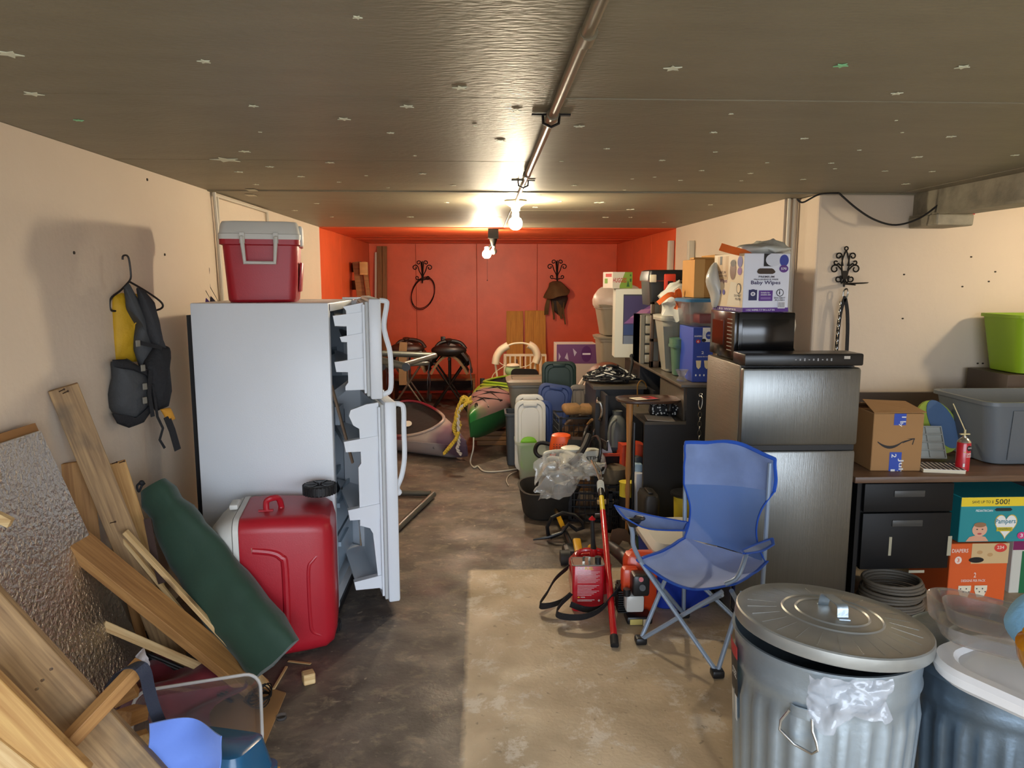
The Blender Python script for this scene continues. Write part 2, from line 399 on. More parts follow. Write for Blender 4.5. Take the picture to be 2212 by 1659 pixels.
while yy < YB - .05:
    b = B(); b.span(XL, XR, yy + .003, min(yy + .43, YB) - .003, CEIL - random.uniform(0, .008), CEIL + .016, bev=.003); struct('board', b, redm, ce); yy += .43
b = B(); b.span(XL - .02, 4.2, 4.74, 4.84, CEIL - .006, CEIL + .01, bev=.003); struct('trim_1', b, ceilm)
# rusty beam on the right, painted conduits
bm_ = mat('worn_beam', (148, 140, 120), .6, var=.4, vs=9, bump=.5, bs=25)
b = B(); b.span(2.79, 2.93, 1.0, YJ, 2.13, CEIL).span(2.77, 2.95, 1.0, YJ, 2.125, 2.14); struct('beam', b, bm_)
b = B(); b.span(2.76, 3.0, 4.45, YJ, 2.06, 2.13, bev=.01); b.jig(.01, 9); struct('trim_2', b, bm_)
pipem = mat('painted_conduit', (118, 108, 86), .3, spec=.6)
t = thing('ceiling_conduit', 'long dark painted conduit pipe running along the ceiling to the lit bulb', 'pipe', (.24, 1, CEIL))
b = B(); b.cyl((.225, -1.2, CEIL - .02), (.24, 3.9, CEIL - .02), .0155, n=12).cyl((.24, 3.9, CEIL - .02), (.245, 5.15, CEIL - .02), .012, n=12); part('pipe', b, pipem, t, True)
for y in (1.7, 2.5, 3.85):
    b = B(); b.cyl((.236, y - .03, CEIL - .02), (.236, y + .03, CEIL - .02), .02, n=12); part('coupling', b, pipem, t, True)
for y in (2.56, 4.2):
    b = B(); b.box((.238, y, CEIL - .003), (.13, .02, .006)).tube([(.21, y, CEIL - .004), (.212, y, CEIL - .03), (.238, y, CEIL - .042), (.264, y, CEIL - .03), (.266, y, CEIL - .004)], .005, 6); part('clamp', b, mat('black_iron', (34, 30, 27), .5, .6), t, True)
blk = MATS['black_iron']
glow = bpy.data.materials.new('lit_glass'); glow.use_nodes = True
g = glow.node_tree.nodes['Principled BSDF']; g.inputs['Emission Color'].default_value = BULBCOL + (1,); g.inputs['Emission Strength'].default_value = BULB; g.inputs['Base Color'].default_value = (1, .9, .7, 1)
def bulb(t, P, Mx, lit=True, k=1.0, m=None, r=.036):
    b = B(); prof = [(.004, .12), (.018, .115)] + [(.02, .10)] + [(r * math.sin(a), .045 - r * math.cos(a) * 1.0) for a in [R(x) for x in range(150, 0, -25)]]
    b.lathe([(p_[0] * k, -(.12 - p_[1]) * k) for p_ in prof], T(*P) @ Mx, 16); part('bulb', b, m or glow, t, True, label='lit glass bulb' if lit else 'unlit glass bulb')
def porcelain(P, label, lit=glow):
    t = thing('ceiling_lamp', label, 'lamp', P)
    b = B(); b.lathe([(.02, 0), (.075, 0), (.08, -.01), (.06, -.03), (.035, -.045), (.03, -.07), (.022, -.075)], T(*P)); part('holder', b, mat('grey_porcelain', (190, 180, 150), .35), t, True)
    bulb(t, (P[0], P[1], P[2] - .07), Matrix(), m=lit, r=.042, k=1.15); return t
porcelain((.245, 5.25, CEIL), 'bare lit bulb in a porcelain holder at the end of the ceiling conduit')
glow3 = glow.copy(); glow3.node_tree.nodes['Principled BSDF'].inputs['Emission Strength'].default_value = BULB * .4
porcelain((3.7, 3.6, CEIL - .12), 'bare lit bulb hanging at the right beyond the beam', glow3)
b = B(); b.cyl((3.7, 3.6, CEIL - .13), (3.7, 3.6, CEIL), .012, n=8); solo('lamp_stem', b, blk, 'short black stem of the lamp beyond the beam', 'stem')
b = B(); b.lathe([(.01, 0), (.16, 0), (.165, -.006), (.01, -.008)], T(.235, 4.92, CEIL)); solo('ceiling_plate', b, ceilm, 'flat round plate on the ceiling in front of the nearer lit bulb', 'plate')
P = V((.1, 8.0, CEIL)); t = thing('pendant_lamp', 'black double lamp holder with one lit bulb and a pull cord near the red wall', 'lamp', P)
b = B(); b.span(P.x - .02, P.x + .09, 7.95, 8.05, CEIL - .11, CEIL - .01).tube([(P.x + .035, 8, CEIL - .11), (P.x + .035, 8, CEIL - .19)], [.045, .02], 12).tube([(P.x + .03, 8, CEIL - .14), (P.x - .02, 8, CEIL - .22)], .012, 8); part('holder', b, blk, t, True)
bulb(t, (P.x + .04, 8, CEIL - .17), Matrix.Identity(4) @ RX(20), False, m=mat('dead_bulb', (120, 118, 108), .15, spec=.8))
glow2 = glow.copy(); glow2.node_tree.nodes['Principled BSDF'].inputs['Emission Strength'].default_value = BULB * 1.15
bulb(t, (P.x - .035, 8, CEIL - .195), Matrix(), m=glow2, k=1.05, r=.045)
b = B(); b.cyl((P.x - .03, 7.97, CEIL - .25), (P.x - .03, 7.97, CEIL - .55), .0015, n=6).ball((P.x - .03, 7.97, CEIL - .55), .006, 6); part('pull_cord', b, blk, t, True)
wpipe = mat('white_conduit', (206, 198, 180), .4)
t = thing('wall_conduit', 'cream conduit on the left wall dropping behind the white refrigerator', 'pipe', ax(465, 412, XL + .02))
b = B(); p = ax(462, 412, XL + .02); q = ax(478, 560, XL + .02); b.tube([p, V((p.x, p.y + .02, p.z - .2)), V((p.x, p.y + .06, q.z - .5))], .012, 8).tube([V((XL + .015, p.y + .07, CEIL - .03)), V((XL + .015, p.y + .07, 1.3))], .009, 8)
e = ax(578, 456, XL + .02); b.tube([V((XL + .015, p.y, CEIL - .02)), V((XL + .015, e.y, CEIL - .02)), V((XL + .015, e.y, 1.5))], .012, 8); part('pipe', b, wpipe, t, True)
t = thing('wall_conduit', 'cream conduit running down the end of the right wall behind the box of wipes', 'pipe', (2.1, 5.05, 1))
b = B(); b.cyl((2.10, 5.06, .9), (2.10, 5.06, CEIL), .012, n=8).cyl((2.135, 5.06, .9), (2.135, 5.06, CEIL), .012, n=8); part('pipe', b, wpipe, t, True)
b = B(); b.tube(bez([at(1722, 430, 4.70), at(1735, 437, 4.70), at(1770, 420, 4.68), at(1812, 417, 4.68)]), .006, 6).tube(bez([at(1812, 417, 4.66), at(1850, 450, 4.64), at(1890, 475, 4.62), at(1935, 486, 4.6), at(1985, 472, 4.55), at(2030, 440, 4.5), at(2042, 428, 4.45)], 36), .0065, 6)
solo('electric_cable', b, mat('black_cable', (36, 34, 34), .45), 'dark electric cable sagging along the top of the right hand wall', 'cable')
b = B(); b.box(at(2103, 455, 4.757), (.02, .004, .05)); solo('ribbon_scrap', b, mat('scrap_red', (190, 40, 40), .6), 'scrap of red ribbon caught under the worn beam', 'ribbon')
# stars
starm = mat('glow_star', (232, 236, 212), .5); stargreen = mat('green_star', (150, 225, 170), .5)
STARS = []
def star(px, py, wpx, m=starm, lab=None):
    p = fl(px, py, CEIL - .002); w = wpx / F * (p - CAM).length / 2; b = B()
    a0 = random.uniform(0, 72); out = []
    for k in range(10):
        r_ = w if k % 2 == 0 else w * .45; a = R(a0 + 36 * k); out.append((r_ * math.cos(a), r_ * math.sin(a)))
    b.prism(out, .002, T(p.x, p.y, p.z))
    STARS.append((solo('ceiling_star', b, m, lab or '', 'star', 'small plastic stars on the ceiling'), p.x, p.y, lab))
star(488, 346, 60, lab='largest pale plastic star, on the ceiling above the red cooler')
star(20, 118, 44, lab='plastic star at the far left edge of the ceiling near the door')
star(1453, 149, 38, lab='pale plastic star right of the ceiling conduit, on the panel nearest the camera')
star(1817, 143, 28, stargreen, 'greenish plastic star on the panel nearest the camera')
star(170, 261, 18, stargreen, 'small green plastic star close to the left wall')
for s_ in [(772, 39, 20), (441, 134, 26), (72, 204, 34), (547, 230, 20), (994, 191, 32), (880, 231, 30), (743, 258, 28), (1116, 240, 22), (844, 288, 16), (1081, 305, 24), (529, 328, 24), (713, 352, 20), (583, 361, 18), (516, 372, 18), (650, 382, 16), (562, 286, 8), (1026, 273, 10), (896, 337, 8), (913, 376, 18), (732, 394, 10), (791, 380, 8), (838, 406, 8), (980, 401, 14), (553, 399, 14), (577, 414, 10), (684, 440, 12), (1061, 430, 14), (965, 438, 12), (637, 455, 14), (1078, 469, 10), (887, 469, 16), (717, 469, 8), (2079, 146, 26), (1937, 203, 22), (1251, 274, 24), (1541, 287, 16), (1737, 300, 16), (2054, 296, 18), (1579, 247, 10), (1936, 261, 6), (1949, 287, 6), (1311, 322, 14), (1545, 329, 10), (1430, 347, 14), (1856, 325, 8), (1982, 340, 20), (2193, 336, 14), (1212, 349, 10), (1657, 352, 8), (1796, 353, 12), (1516, 369, 12), (1804, 365, 8), (1912, 370, 12), (2014, 371, 12), (1621, 375, 12), (1414, 383, 8), (1735, 388, 12), (1470, 390, 10), (1957, 398, 16), (1240, 401, 14), (1366, 387, 8), (1349, 411, 8), (1142, 415, 14), (1210, 436, 12), (1296, 438, 26), (1363, 453, 20), (1535, 443, 10), (1156, 448, 12), (1362, 470, 8), (1308, 470, 14), (1435, 481, 10), (1601, 391, 8)]: star(*s_)
ORD = 'first second third fourth fifth sixth seventh eighth ninth tenth eleventh twelfth thirteenth fourteenth fifteenth sixteenth seventeenth eighteenth nineteenth twentieth'.split()
ROWS = [('first ceiling panel row', -9, 2.35), ('second ceiling panel row', 2.35, 3.57), ('third ceiling panel row', 3.57, 4.79), ('fourth ceiling panel row', 4.79, 6.01), ('fifth ceiling panel row', 6.01, 7.23), ('last dark ceiling row', 7.23, 9)]
for nm, ya, yb in ROWS:
    for sg, side in ((-1, 'left'), (1, 'right')):
        q = sorted([s for s in STARS if ya <= s[2] < yb and (s[1] - .24) * sg > 0], key=lambda s: abs(s[1] - .24))
        for k, s in enumerate(q):
            if not s[3]: s[0]['label'] = 'plastic star, %s to the %s of the conduit, in the %s' % (ORD[k], side, nm)
for (x, y, w) in ((544, 411, 20), (542, 422, 20)):
    p = fl(x, y, CEIL - .004); b = B(); b.box(p, (.055, .09, .003), bev=.001, seg=1)
    solo('tape_patch', b, mat('old_tape', (200, 194, 168), .6), 'pale patch of tape on the ceiling seam above the red cooler, %s of two' % ('nearer' if y < 415 else 'farther'), 'tape')
# holes and nails on the walls
for (px, py, Y) in [(1953, 593, 0), (2079, 619, 0), (2098, 555, 0), (2136, 608, 0), (2147, 683, 0), (2112, 785, 0), (2123, 785, 0), (1950, 688, 0), (2150, 587, 0)]:
    p = at(px, py, YJ - .001); b = B(); b.ball(p, (.008, .004, .006), 5); solo('nail_hole', b, mat('dark_hole', (60, 50, 38), .9), 'nail hole in the cream wall, %s' % {1953: 'highest of the two above the carton' if py < 600 else '', 1950: 'lowest of the two above the carton', 2079: 'left of the trio level with the sconce plate', 2098: 'the highest one', 2136: 'right of the sconce, beside the highest', 2147: 'just left of the lime tote', 2112: 'left of the lowest pair', 2123: 'right of the lowest pair', 2150: 'farthest right and high up'}[px], 'hole', 'nail holes in the cream wall above the desk')
for (px, py) in [(160, 546), (356, 550), (318, 388)]:
    p = ax(px, py, XL + .001); b = B(); b.ball(p, (.004, .008, .008), 5); solo('nail_hole', b, MATS['dark_hole'], 'nail hole in the left wall, %s' % {160: 'left of the vest shadow', 356: 'inside the vest shadow', 318: 'highest, above the vest'}[px], 'hole', 'nail holes in the left wall')
b = B(); b.span(-40, 40, -60, -1.605, -.2, -.02); struct('driveway', b, mat('driveway_concrete', (150, 146, 138), .9, var=.2, vs=1))
# ================================================================== left side: refrigerator and what is on and around it
white = mat('white_enamel', (226, 230, 234), .32, bump=.06, bs=160, var=.03, vs=3)
whitep = mat('white_plastic', (222, 226, 230), .35)
liner = mat('fridge_liner', (196, 206, 216), .3)
gask = mat('gasket', (190, 192, 190), .6)
redp = mat('red_plastic', (172, 26, 40), .38, bump=.05, bs=220, var=.06, vs=4)
offw = mat('cooler_white', (214, 212, 204), .5, bump=.04, bs=200, var=.05, vs=5)
rubber = mat('black_rubber', (26, 26, 27), .6, bump=.2, bs=60)
dmet = mat('dark_steel', (92, 94, 90), .4, .7)
steel = mat('bright_steel', (190, 190, 186), .25, 1)
blkp = mat('black_plastic', (24, 24, 26), .4)
fx0, fx1, fy0, fy1, fh = -1.42, -.75, 3.68, 4.43, 1.62
FR = thing('refrigerator', 'old white refrigerator with both doors ajar and its bare side to the camera', 'refrigerator', ((fx0 + fx1) / 2, (fy0 + fy1) / 2, 0))
w = .045
b = B(); b.span(fx0, fx1, fy0, fy0 + w, .03, fh, bev=.008); b.span(fx0, fx1, fy1 - w, fy1, .03, fh, bev=.008); b.span(fx0, fx1, fy0 + .01, fy1 - .01, fh - w, fh - .001, bev=.006); b.span(fx0, fx1 - .01, fy0 + .01, fy1 - .01, .03, .12); b.span(fx0, fx0 + w, fy0 + .01, fy1 - .01, .05, fh - .01)
part('cabinet', b, white, FR, True)
b = B(); b.span(fx0 - .03, fx0 - .002, fy0 + .03, fy1 - .03, .05, fh - .06); part('back_panel', b, blkp, FR, True, label='black rear panel with condenser')
b = B(); b.span(fx0 + w, fx1 - .005, fy0 + w, fy1 - w, 1.12, 1.17); part('divider', b, liner, FR, True)
b = B(); b.span(fx0 + w, fx0 + w + .004, fy0 + w, fy1 - w, .12, fh - w).span(fx0 + w, fx1 - .004, fy1 - w - .004, fy1 - w, .12, fh - w); part('inner_liner', b, liner, FR, True)
shm = mat('wire_shelf', (205, 208, 206), .4, .2)
for z in (1.33, .62, .85):
    b = B(); b.span(fx0 + w + .02, fx1 - .1, fy0 + w, fy1 - w, z, z + .006).span(fx1 - .11, fx1 - .1, fy0 + w, fy1 - w, z - .02, z + .012); part('shelf', b, mat('shelf_glass', (150, 172, 186), .2), FR, True)
for k, (z0, z1) in enumerate(((.14, .34), (.36, .56))):
    b = B(); b.span(fx0 + .1, fx1 - .04, fy0 + w + .01, fy1 - w - .01, z0, z0 + .006).span(fx1 - .05, fx1 - .04, fy0 + w + .01, fy1 - w - .01, z0, z1).span(fx0 + .1, fx1 - .04, fy0 + w + .01, fy0 + w + .016, z0, z1 - .02).span(fx0 + .1, fx1 - .04, fy1 - w - .016, fy1 - w - .01, z0, z1 - .02).span(fx1 - .045, fx1 - .025, fy0 + .25, fy0 + .5, z1 - .06, z1 - .035)
    part('drawer', b, mat('crisper', (168, 184, 196), .25), FR, True)
b = B(); b.span(fx1 - .03, fx1 - .012, fy0 + w, fy0 + .12, .6, 1.1).span(fx1 - .045, fx1 - .02, fy0 + .3, fy0 + .42, .95, 1.05); part('control_cover', b, liner, FR, True)
b = B(); b.span(fx0 + .02, fx1, fy0 + .02, fy1 - .02, 0, .04); part('base_grille', b, blkp, FR, True)
for y in (fy1 - .06, fy1 - .02):
    pass
b = B(); b.span(fx1 - .06, fx1 + .07, fy1 - .05, fy1 + .005, fh, fh + .012); part('hinge', b, steel, FR, True)
def fdoor(ang, z0, z1, ribprof, bins, hz0, hz1, hcurve):
    # local frame: u = distance from hinge along the door (towards the camera), v = outwards; hinge line at (fx1+.02, fy1)
    M = T(fx1 + .015, fy1, 0) @ RZ(ang) @ basis((0, -1, 0), (1, 0, 0), (0, 0, 1))     # x->u, y->v outward
    # the basis above mirrors; builder recalculates normals afterwards
    wd = .765
    b = B(); b.box((wd / 2, .052, (z0 + z1) / 2), (wd, .062, z1 - z0), M, bev=.012); d = part('door', b, white, FR, True)
    b = B(); b.box((wd / 2, .013, (z0 + z1) / 2), (wd - .03, .016, z1 - z0 - .03), M, bev=.004); part('gasket', b, gask, d, True)
    b = B(); b.box((wd / 2, 0, (z0 + z1) / 2), (wd - .06, .012, z1 - z0 - .06), M)
    for u in (.06, wd - .075):
        MM = M @ basis((0, -1, 0), (0, 0, 1), (1, 0, 0), (u, 0, 0)); b.prism(ribprof, .022, MM)
    part('door_liner', b, whitep, d, True)
    for (zb, dep, hh) in bins:
        b = B(); b.hexa([(.08, -dep, zb), (wd - .08, -dep, zb), (wd - .08, .0, zb), (.08, .0, zb), (.08, -dep - .01, zb + hh), (wd - .05, -dep - .01, zb + hh), (wd - .05, -dep + .004, zb + hh), (.08, -dep + .004, zb + hh)], M)
        b.hexa([(wd - .085, -dep - .012, zb), (wd - .045, -dep - .012, zb + .006), (wd - .045, 0, zb), (wd - .085, 0, zb), (wd - .085, -dep - .02, zb + hh), (wd - .045, -dep - .02, zb + hh), (wd - .045, 0, zb + hh + .02), (wd - .085, 0, zb + hh + .02)], M)
        b.box((wd / 2, -dep * .5, zb + .003), (wd - .16, dep, .006), M)
        part('door_bin', b, whitep, d, True)
    b = B(); u = wd - .06; b.tube([M @ V(q) for q in bez([(u, .08, hz1), (u, .112, hz1 - .005)] + [(u, .075 + .055 * c, hz1 + (hz0 - hz1) * f) for f, c in hcurve] + [(u, .10, hz0 + .005), (u, .08, hz0)], 44)], .011, 10, flat=1.2)
    part('handle', b, whitep, d, True)
fdoor(12, 1.135, 1.64, [(0, 1.18), (.10, 1.18), (.10, 1.2), (.085, 1.22), (.085, 1.58), (.10, 1.6), (0, 1.62)], [(1.27, .13, .055), (1.42, .10, .03), (1.50, .13, .055)], 1.15, 1.63, [(.05, .75), (.25, .45), (.38, .6), (.55, .95), (.8, 1.0), (.95, .9)])
fdoor(17, .05, 1.12, [(0, .10), (.02, .12), (.045, .42), (.06, .45), (.11, .47), (.11, .78), (.095, .8), (.10, .98), (.13, 1.0), (.15, 1.05), (.14, 1.08), (.06, 1.105), (0, 1.11)], [(.86, .16, .06), (.50, .15, .06), (.12, .13, .05)], .62, 1.10, [(.06, 1.0), (.3, 1.0), (.6, 1.0), (.8, .7), (.93, .25)])
plank(at(716, 832, 3.72), at(762, 1000, 3.74), .022, .012, (0, 1, 0), wood('grey_stick', (128, 104, 78), (70, 52, 36)), 'weathered brown stick standing in the gap of the open refrigerator', 'wooden_stick', 'stick')

# red cooler with white lid on top of the refrigerator
M0 = T(-1.13, 3.93, fh) @ RZ(2)
t = thing('cooler', 'red hard cooler with a white lid standing on top of the refrigerator', 'cooler', (-1.135, 3.98, fh + .001), 11)
b = B(); b.loft([rr(.32, .38, .045, 0), rr(.335, .40, .05, .012), rr(.36, .43, .04, .28), rr(.385, .46, .035, .285), rr(.385, .46, .035, .31)]); part('body', b, redp, t)
b = B(); b.loft([rr(.39, .465, .035, .31), rr(.392, .467, .035, .335), rr(.385, .46, .035, .338), rr(.37, .44, .04, .385), rr(.355, .425, .04, .397), rr(.31, .38, .04, .40)]); part('lid', b, offw, t)
b = B(); y = -.245; b.tube([(-.08, y + .02, .325), (-.08, y - .008, .32), (-.07, y - .01, .195), (.07, y - .01, .195), (.08, y - .008, .32), (.08, y + .02, .325)], .011, 8); b.span(-.09, -.067, y - .008, y + .02, .29, .34).span(.067, .09, y - .008, y + .02, .29, .34); part('handle', b, offw, t, label='white swing handle')
b = B(); b.span(.18, .205, -.18, -.06, .28, .38, bev=.01); part('latch', b, offw, t)
b = B(); b.box((.1725, -.02, .14), (.012, .2, .15), RY(5), bev=.004); part('side_panel', b, redp, t)

# wheeled cooler lying on its side
cx, cy = -.975, 3.415
t = thing('wheeled_cooler', 'large red wheeled cooler lying on its side against the refrigerator', 'cooler', (cx, cy, 0), 9)
# local: X = from lid (left) to base (right); Z up = cooler's length; Y depth
M = basis((0, 0, 1), (0, 1, 0), (-1, 0, 0))     # ring x -> world Z, ring z -> world -X
def ring(x, zl, yd, r, dz=0): return [V((x, v.y, v.x + .345 + dz)) for v in rr(zl, yd, r, 0, 5)]
b = B(); b.loft([ring(-.135, .66, .44, .06), ring(-.12, .668, .445, .06), ring(.0, .668, .44, .065), ring(.14, .655, .42, .07), ring(.22, .64, .40, .07), ring(.255, .60, .36, .07), ring(.27, .5, .3, .06)]); body = part('body', b, redp, t)
b = B(); b.loft([ring(-.16, .668, .45, .06), ring(-.136, .67, .452, .06)]); part('rim', b, offw, t)
b = B(); b.loft([ring(-.31, .38, .26, .1), ring(-.29, .47, .33, .11), ring(-.25, .57, .39, .1), ring(-.20, .64, .44, .08), ring(-.163, .668, .452, .06)]); b.span(-.2, -.16, -.05, .05, .68, .705, bev=.008); part('lid', b, offw, t, label='domed off-white lid')
# moulded relief on the face towards the camera
b = B(); yF = -.217
def relief(pts, w_, d_=.02): b.tube(bez([(p_[0], yF + p_[2] + .004, p_[1]) for p_ in pts], 30), w_ / 2, 10)
relief([(.06, .06, .004), (.055, .12, 0), (.055, .45, 0), (.04, .5, 0), (.0, .525, 0), (-.08, .54, 0)], .035)
relief([(.21, .1, .022), (.165, .13, .01), (.155, .2, .008), (.155, .42, .008), (.175, .47, .012), (.21, .5, .024)], .018)
part('moulded_rib', b, redp, t)
b = B(); b.tube([(-.03 + .045 * math.cos(a), yF - .0, .25 + .055 * math.sin(a)) for a in [2 * math.pi * q / 24 for q in range(24)]], .0025, 6, True); b.tube([(-.03 + .032 * math.cos(a), yF, .25 + .04 * math.sin(a)) for a in [2 * math.pi * q / 24 for q in range(24)]], .002, 6, True); b.xf(Matrix()); part('embossed_emblem', b, redp, t)
b = B(); b.text('DUCK', 0, 0, .07, .02, face((-.04, yF - .004, .285), (0, 0, -1), (1, 0, 0))); part('embossed_text', b, mat('lighter_red', (190, 60, 66), .4), t, smooth=0)  # raised letters in a slightly lighter red than the body
b = B(); b.tube(bez([(-.03, -.08, .675), (-.03, -.08, .72), (-.01, -.08, .735), (.02, -.06, .73), (.03, -.04, .69), (.03, -.04, .675)], 20), .014, 10); b.tube([(-.065, -.085, .677), (-.0, -.085, .677)], .01, 8); part('handle', b, redp, t)
for z in (.725, .012):
    b = B(); b.lathe([(.02, -.022), (.07, -.025), (.078, -.018), (.078, .018), (.07, .025), (.02, .022)], T(.2, .08, z), 28)
    for k in range(28):
        b.box((.079, 0, 0), (.005, .007, .044), T(.2, .08, z) @ RZ(k * 360 / 28))
    w1 = part('wheel', b, rubber, t)
    if z > .5:
        b = B(); [b.box((.035, 0, .024), (.06, .006, .006), T(.2, .08, z) @ RZ(60 * k)) for k in range(6)]; b.cyl((.2, .08, z + .02), (.2, .08, z + .034), .012); part('hub', b, blkp, w1)
b = B(); b.box((-.10, yF - .004, .46), (.02, .0015, .19), T(-.1, 0, .46) @ RY(5) @ T(.1, 0, -.46)); part('tape_strip', b, mat('masking_tape', (186, 170, 128), .8, var=.15, vs=60), t)

# vest on a hanger on the left wall
P1, P2 = V((-1.60, 3.55, 0)), V((-1.36, 3.95, 0)); NV = V((P2 - P1).cross(V((0, 0, 1)))).normalized()
if NV.dot(CAM - P1) < 0: NV = -NV
def vp(px, py, off=0): return onp(px, py, P1 + NV * off, NV)
def vest(pts, off, th, m, name, parent, label=None, amp=.006):
    q = [vp(x, y, off) for x, y in pts]; c = sum(q, V((0, 0, 0))) / len(q)
    X = (P2 - P1).normalized(); Z = V((0, 0, 1)); Mx = basis(X, Z, X.cross(Z), c)
    if X.cross(Z).dot(NV) < 0: pass
    out = [((p - c).dot(X), (p - c).dot(Z)) for p in q]
    # densify outline
    o2 = []
    for i in range(len(out)):
        a, d = out[i], out[(i + 1) % len(out)]
        for k in range(4): o2.append((a[0] + (d[0] - a[0]) * k / 4, a[1] + (d[1] - a[1]) * k / 4))
    b = B(); b.pillow(o2, th, Mx); b.jig(amp, 14, len(pts)); return part(name, b, m, parent, True, label=label, smooth=60)
greyf = mat('grey_nylon', (66, 68, 70), .7, var=.25, vs=12, bump=.3, bs=90); yel = mat('yellow_nylon', (206, 160, 20), .65, var=.15, vs=10, bump=.3, bs=60); blkf = mat('black_nylon', (22, 22, 25), .75, bump=.4, bs=70)
t = thing('paddling_vest', 'grey and yellow paddling vest with a pouch, hanging on a hanger on the left wall', 'vest', vp(300, 700))
vest([(243, 640), (262, 632), (300, 635), (312, 690), (322, 740), (318, 780), (250, 780), (243, 700)], -.02, .03, yel, 'lining', t, label='yellow lining')
vest([(268, 622), (278, 612), (300, 650), (318, 700), (328, 735), (345, 760), (350, 800), (335, 820), (305, 800), (290, 760), (296, 700), (275, 660)], .03, .035, greyf, 'left_panel', t)
vest([(296, 622), (312, 628), (330, 650), (340, 690), (352, 745), (366, 770), (362, 820), (340, 830), (332, 770), (318, 720), (306, 670)], .06, .035, mat('charcoal_nylon', (44, 45, 48), .75, bump=.4, bs=60), 'right_panel', t)
vest([(242, 780), (275, 775), (300, 790), (318, 820), (322, 860), (312, 890), (285, 915), (255, 905), (240, 885), (238, 850), (245, 815)], .05, .06, greyf, 'pouch', t, label='rounded grey pouch')
vest([(242, 778), (270, 776), (320, 800), (322, 815), (290, 800), (244, 792)], .1, .012, blkf, 'waist_band', t)
vest([(310, 790), (335, 740), (365, 750), (362, 790), (368, 850), (360, 880), (338, 890), (318, 850)], .07, .05, blkf, 'side_pocket', t)
vest([(242, 892), (262, 905), (300, 900), (322, 875), (330, 885), (310, 912), (280, 925), (252, 915)], .09, .02, blkf, 'pouch_trim', t)
for k, pts in enumerate(([(330, 830), (340, 900), (352, 925), (345, 950), (356, 968)], [(360, 900), (372, 930), (384, 972)], [(300, 740), (322, 745), (350, 752)], [(325, 800), (322, 850), (330, 900)])):
    b = B(); b.ribbon([vp(x, y, .11) for x, y in pts], [.012, .035, .018, .02][k], .003, (P2 - P1)if k != 2 else V((0, 0, 1))); part('strap', b, blkf, t, True)
vest([(345, 885), (366, 880), (380, 905), (362, 912)], .1, .015, mat('amber_cloth', (200, 140, 40), .7), 'whistle_pouch', t, label='amber loop')
b = B(); b.text('Y', 0, 0, .03, .03, basis((P2 - P1).normalized(), (0, 0, 1), NV, vp(283, 712, .072))); part('printed_mark', b, yel, t, True, smooth=0)
for x_, y_ in ((313, 835), (313, 865), (309, 795), (298, 742)):
    b = B(); b.box((0, 0, 0), (.022, .006, .03), basis((P2 - P1).normalized(), NV, (0, 0, 1), vp(x_, y_, .13)), bev=.002, seg=1); part('buckle', b, mat('buckle_grey', (120, 116, 104), .4), t, True)
hang = mat('black_hanger', (30, 24, 24), .4)
t = thing('clothes_hanger', 'black plastic hanger carrying the paddling vest', 'hanger', vp(280, 620))
b = B(); b.tube(bez([vp(265, 561, -.01), vp(266, 553, -.01), vp(274, 552, -.01), vp(279, 562, -.01), vp(283, 596, -.01), vp(279, 608, -.01)], 24), .0045, 8); part('hook', b, hang, t, True)
b = B(); b.tube(bez([vp(279, 608, -.01), vp(262, 626, -.01), vp(242, 642, -.01), vp(237, 655, -.01), vp(240, 670, -.01), vp(258, 672, -.01), vp(306, 674, -.01), vp(345, 668, -.01), vp(350, 655, -.01), vp(320, 632, -.01), vp(279, 608, -.01)], 40), .005, 8); part('frame', b, hang, t, True)
# wire hangers with purple garments behind the refrigerator
for k, (dx, col) in enumerate(((0, (70, 44, 120)), (14, (38, 34, 56)))):
    Y = 4.62 + .08 * k; t = thing('wire_hanger', 'thin wire hanger with %s behind the refrigerator' % ('a purple garment' if k == 0 else 'a dark blue garment, right of the purple one'), 'hanger', at(437 + dx, 640, Y))
    b = B(); b.tube(bez([at(432 + dx, 582, Y), at(434 + dx, 577, Y), at(438 + dx, 580, Y), at(438 + dx, 600, Y), at(440 + dx, 620, Y)], 16), .002, 6).tube([at(440 + dx, 620, Y), at(424 + dx, 652, Y), at(458 + dx, 652, Y), at(440 + dx, 620, Y)], .002, 6); part('wire', b, blk, t, True)
    b = B(); b.pillow([((at(x + dx, y, Y) - at(437 + dx, 640, Y)).x, (at(x + dx, y, Y) - at(437 + dx, 640, Y)).z) for x, y in [(440, 638), (447, 645), (460, 660), (462, 760), (418, 760), (420, 660), (432, 645)]], .03, T(*at(437 + dx, 640, Y)) @ RX(90)); part('garment', b, mat('garment_%d' % k, col, .8, bump=.3), t, True)

# ================================================================== lumber heap
pine = wood('pine', (206, 164, 98), (168, 120, 62), stain=(150, 120, 80)); pale = wood('pale_pine', (226, 196, 142), (190, 150, 96)); fir = wood('fir_board', (190, 138, 78), (150, 100, 52), knots=.5); weath = wood('weathered_board', (172, 138, 92), (124, 94, 60), knots=.4, stain=(74, 66, 54)); orange = wood('orange_board', (186, 138, 80), (150, 104, 56))
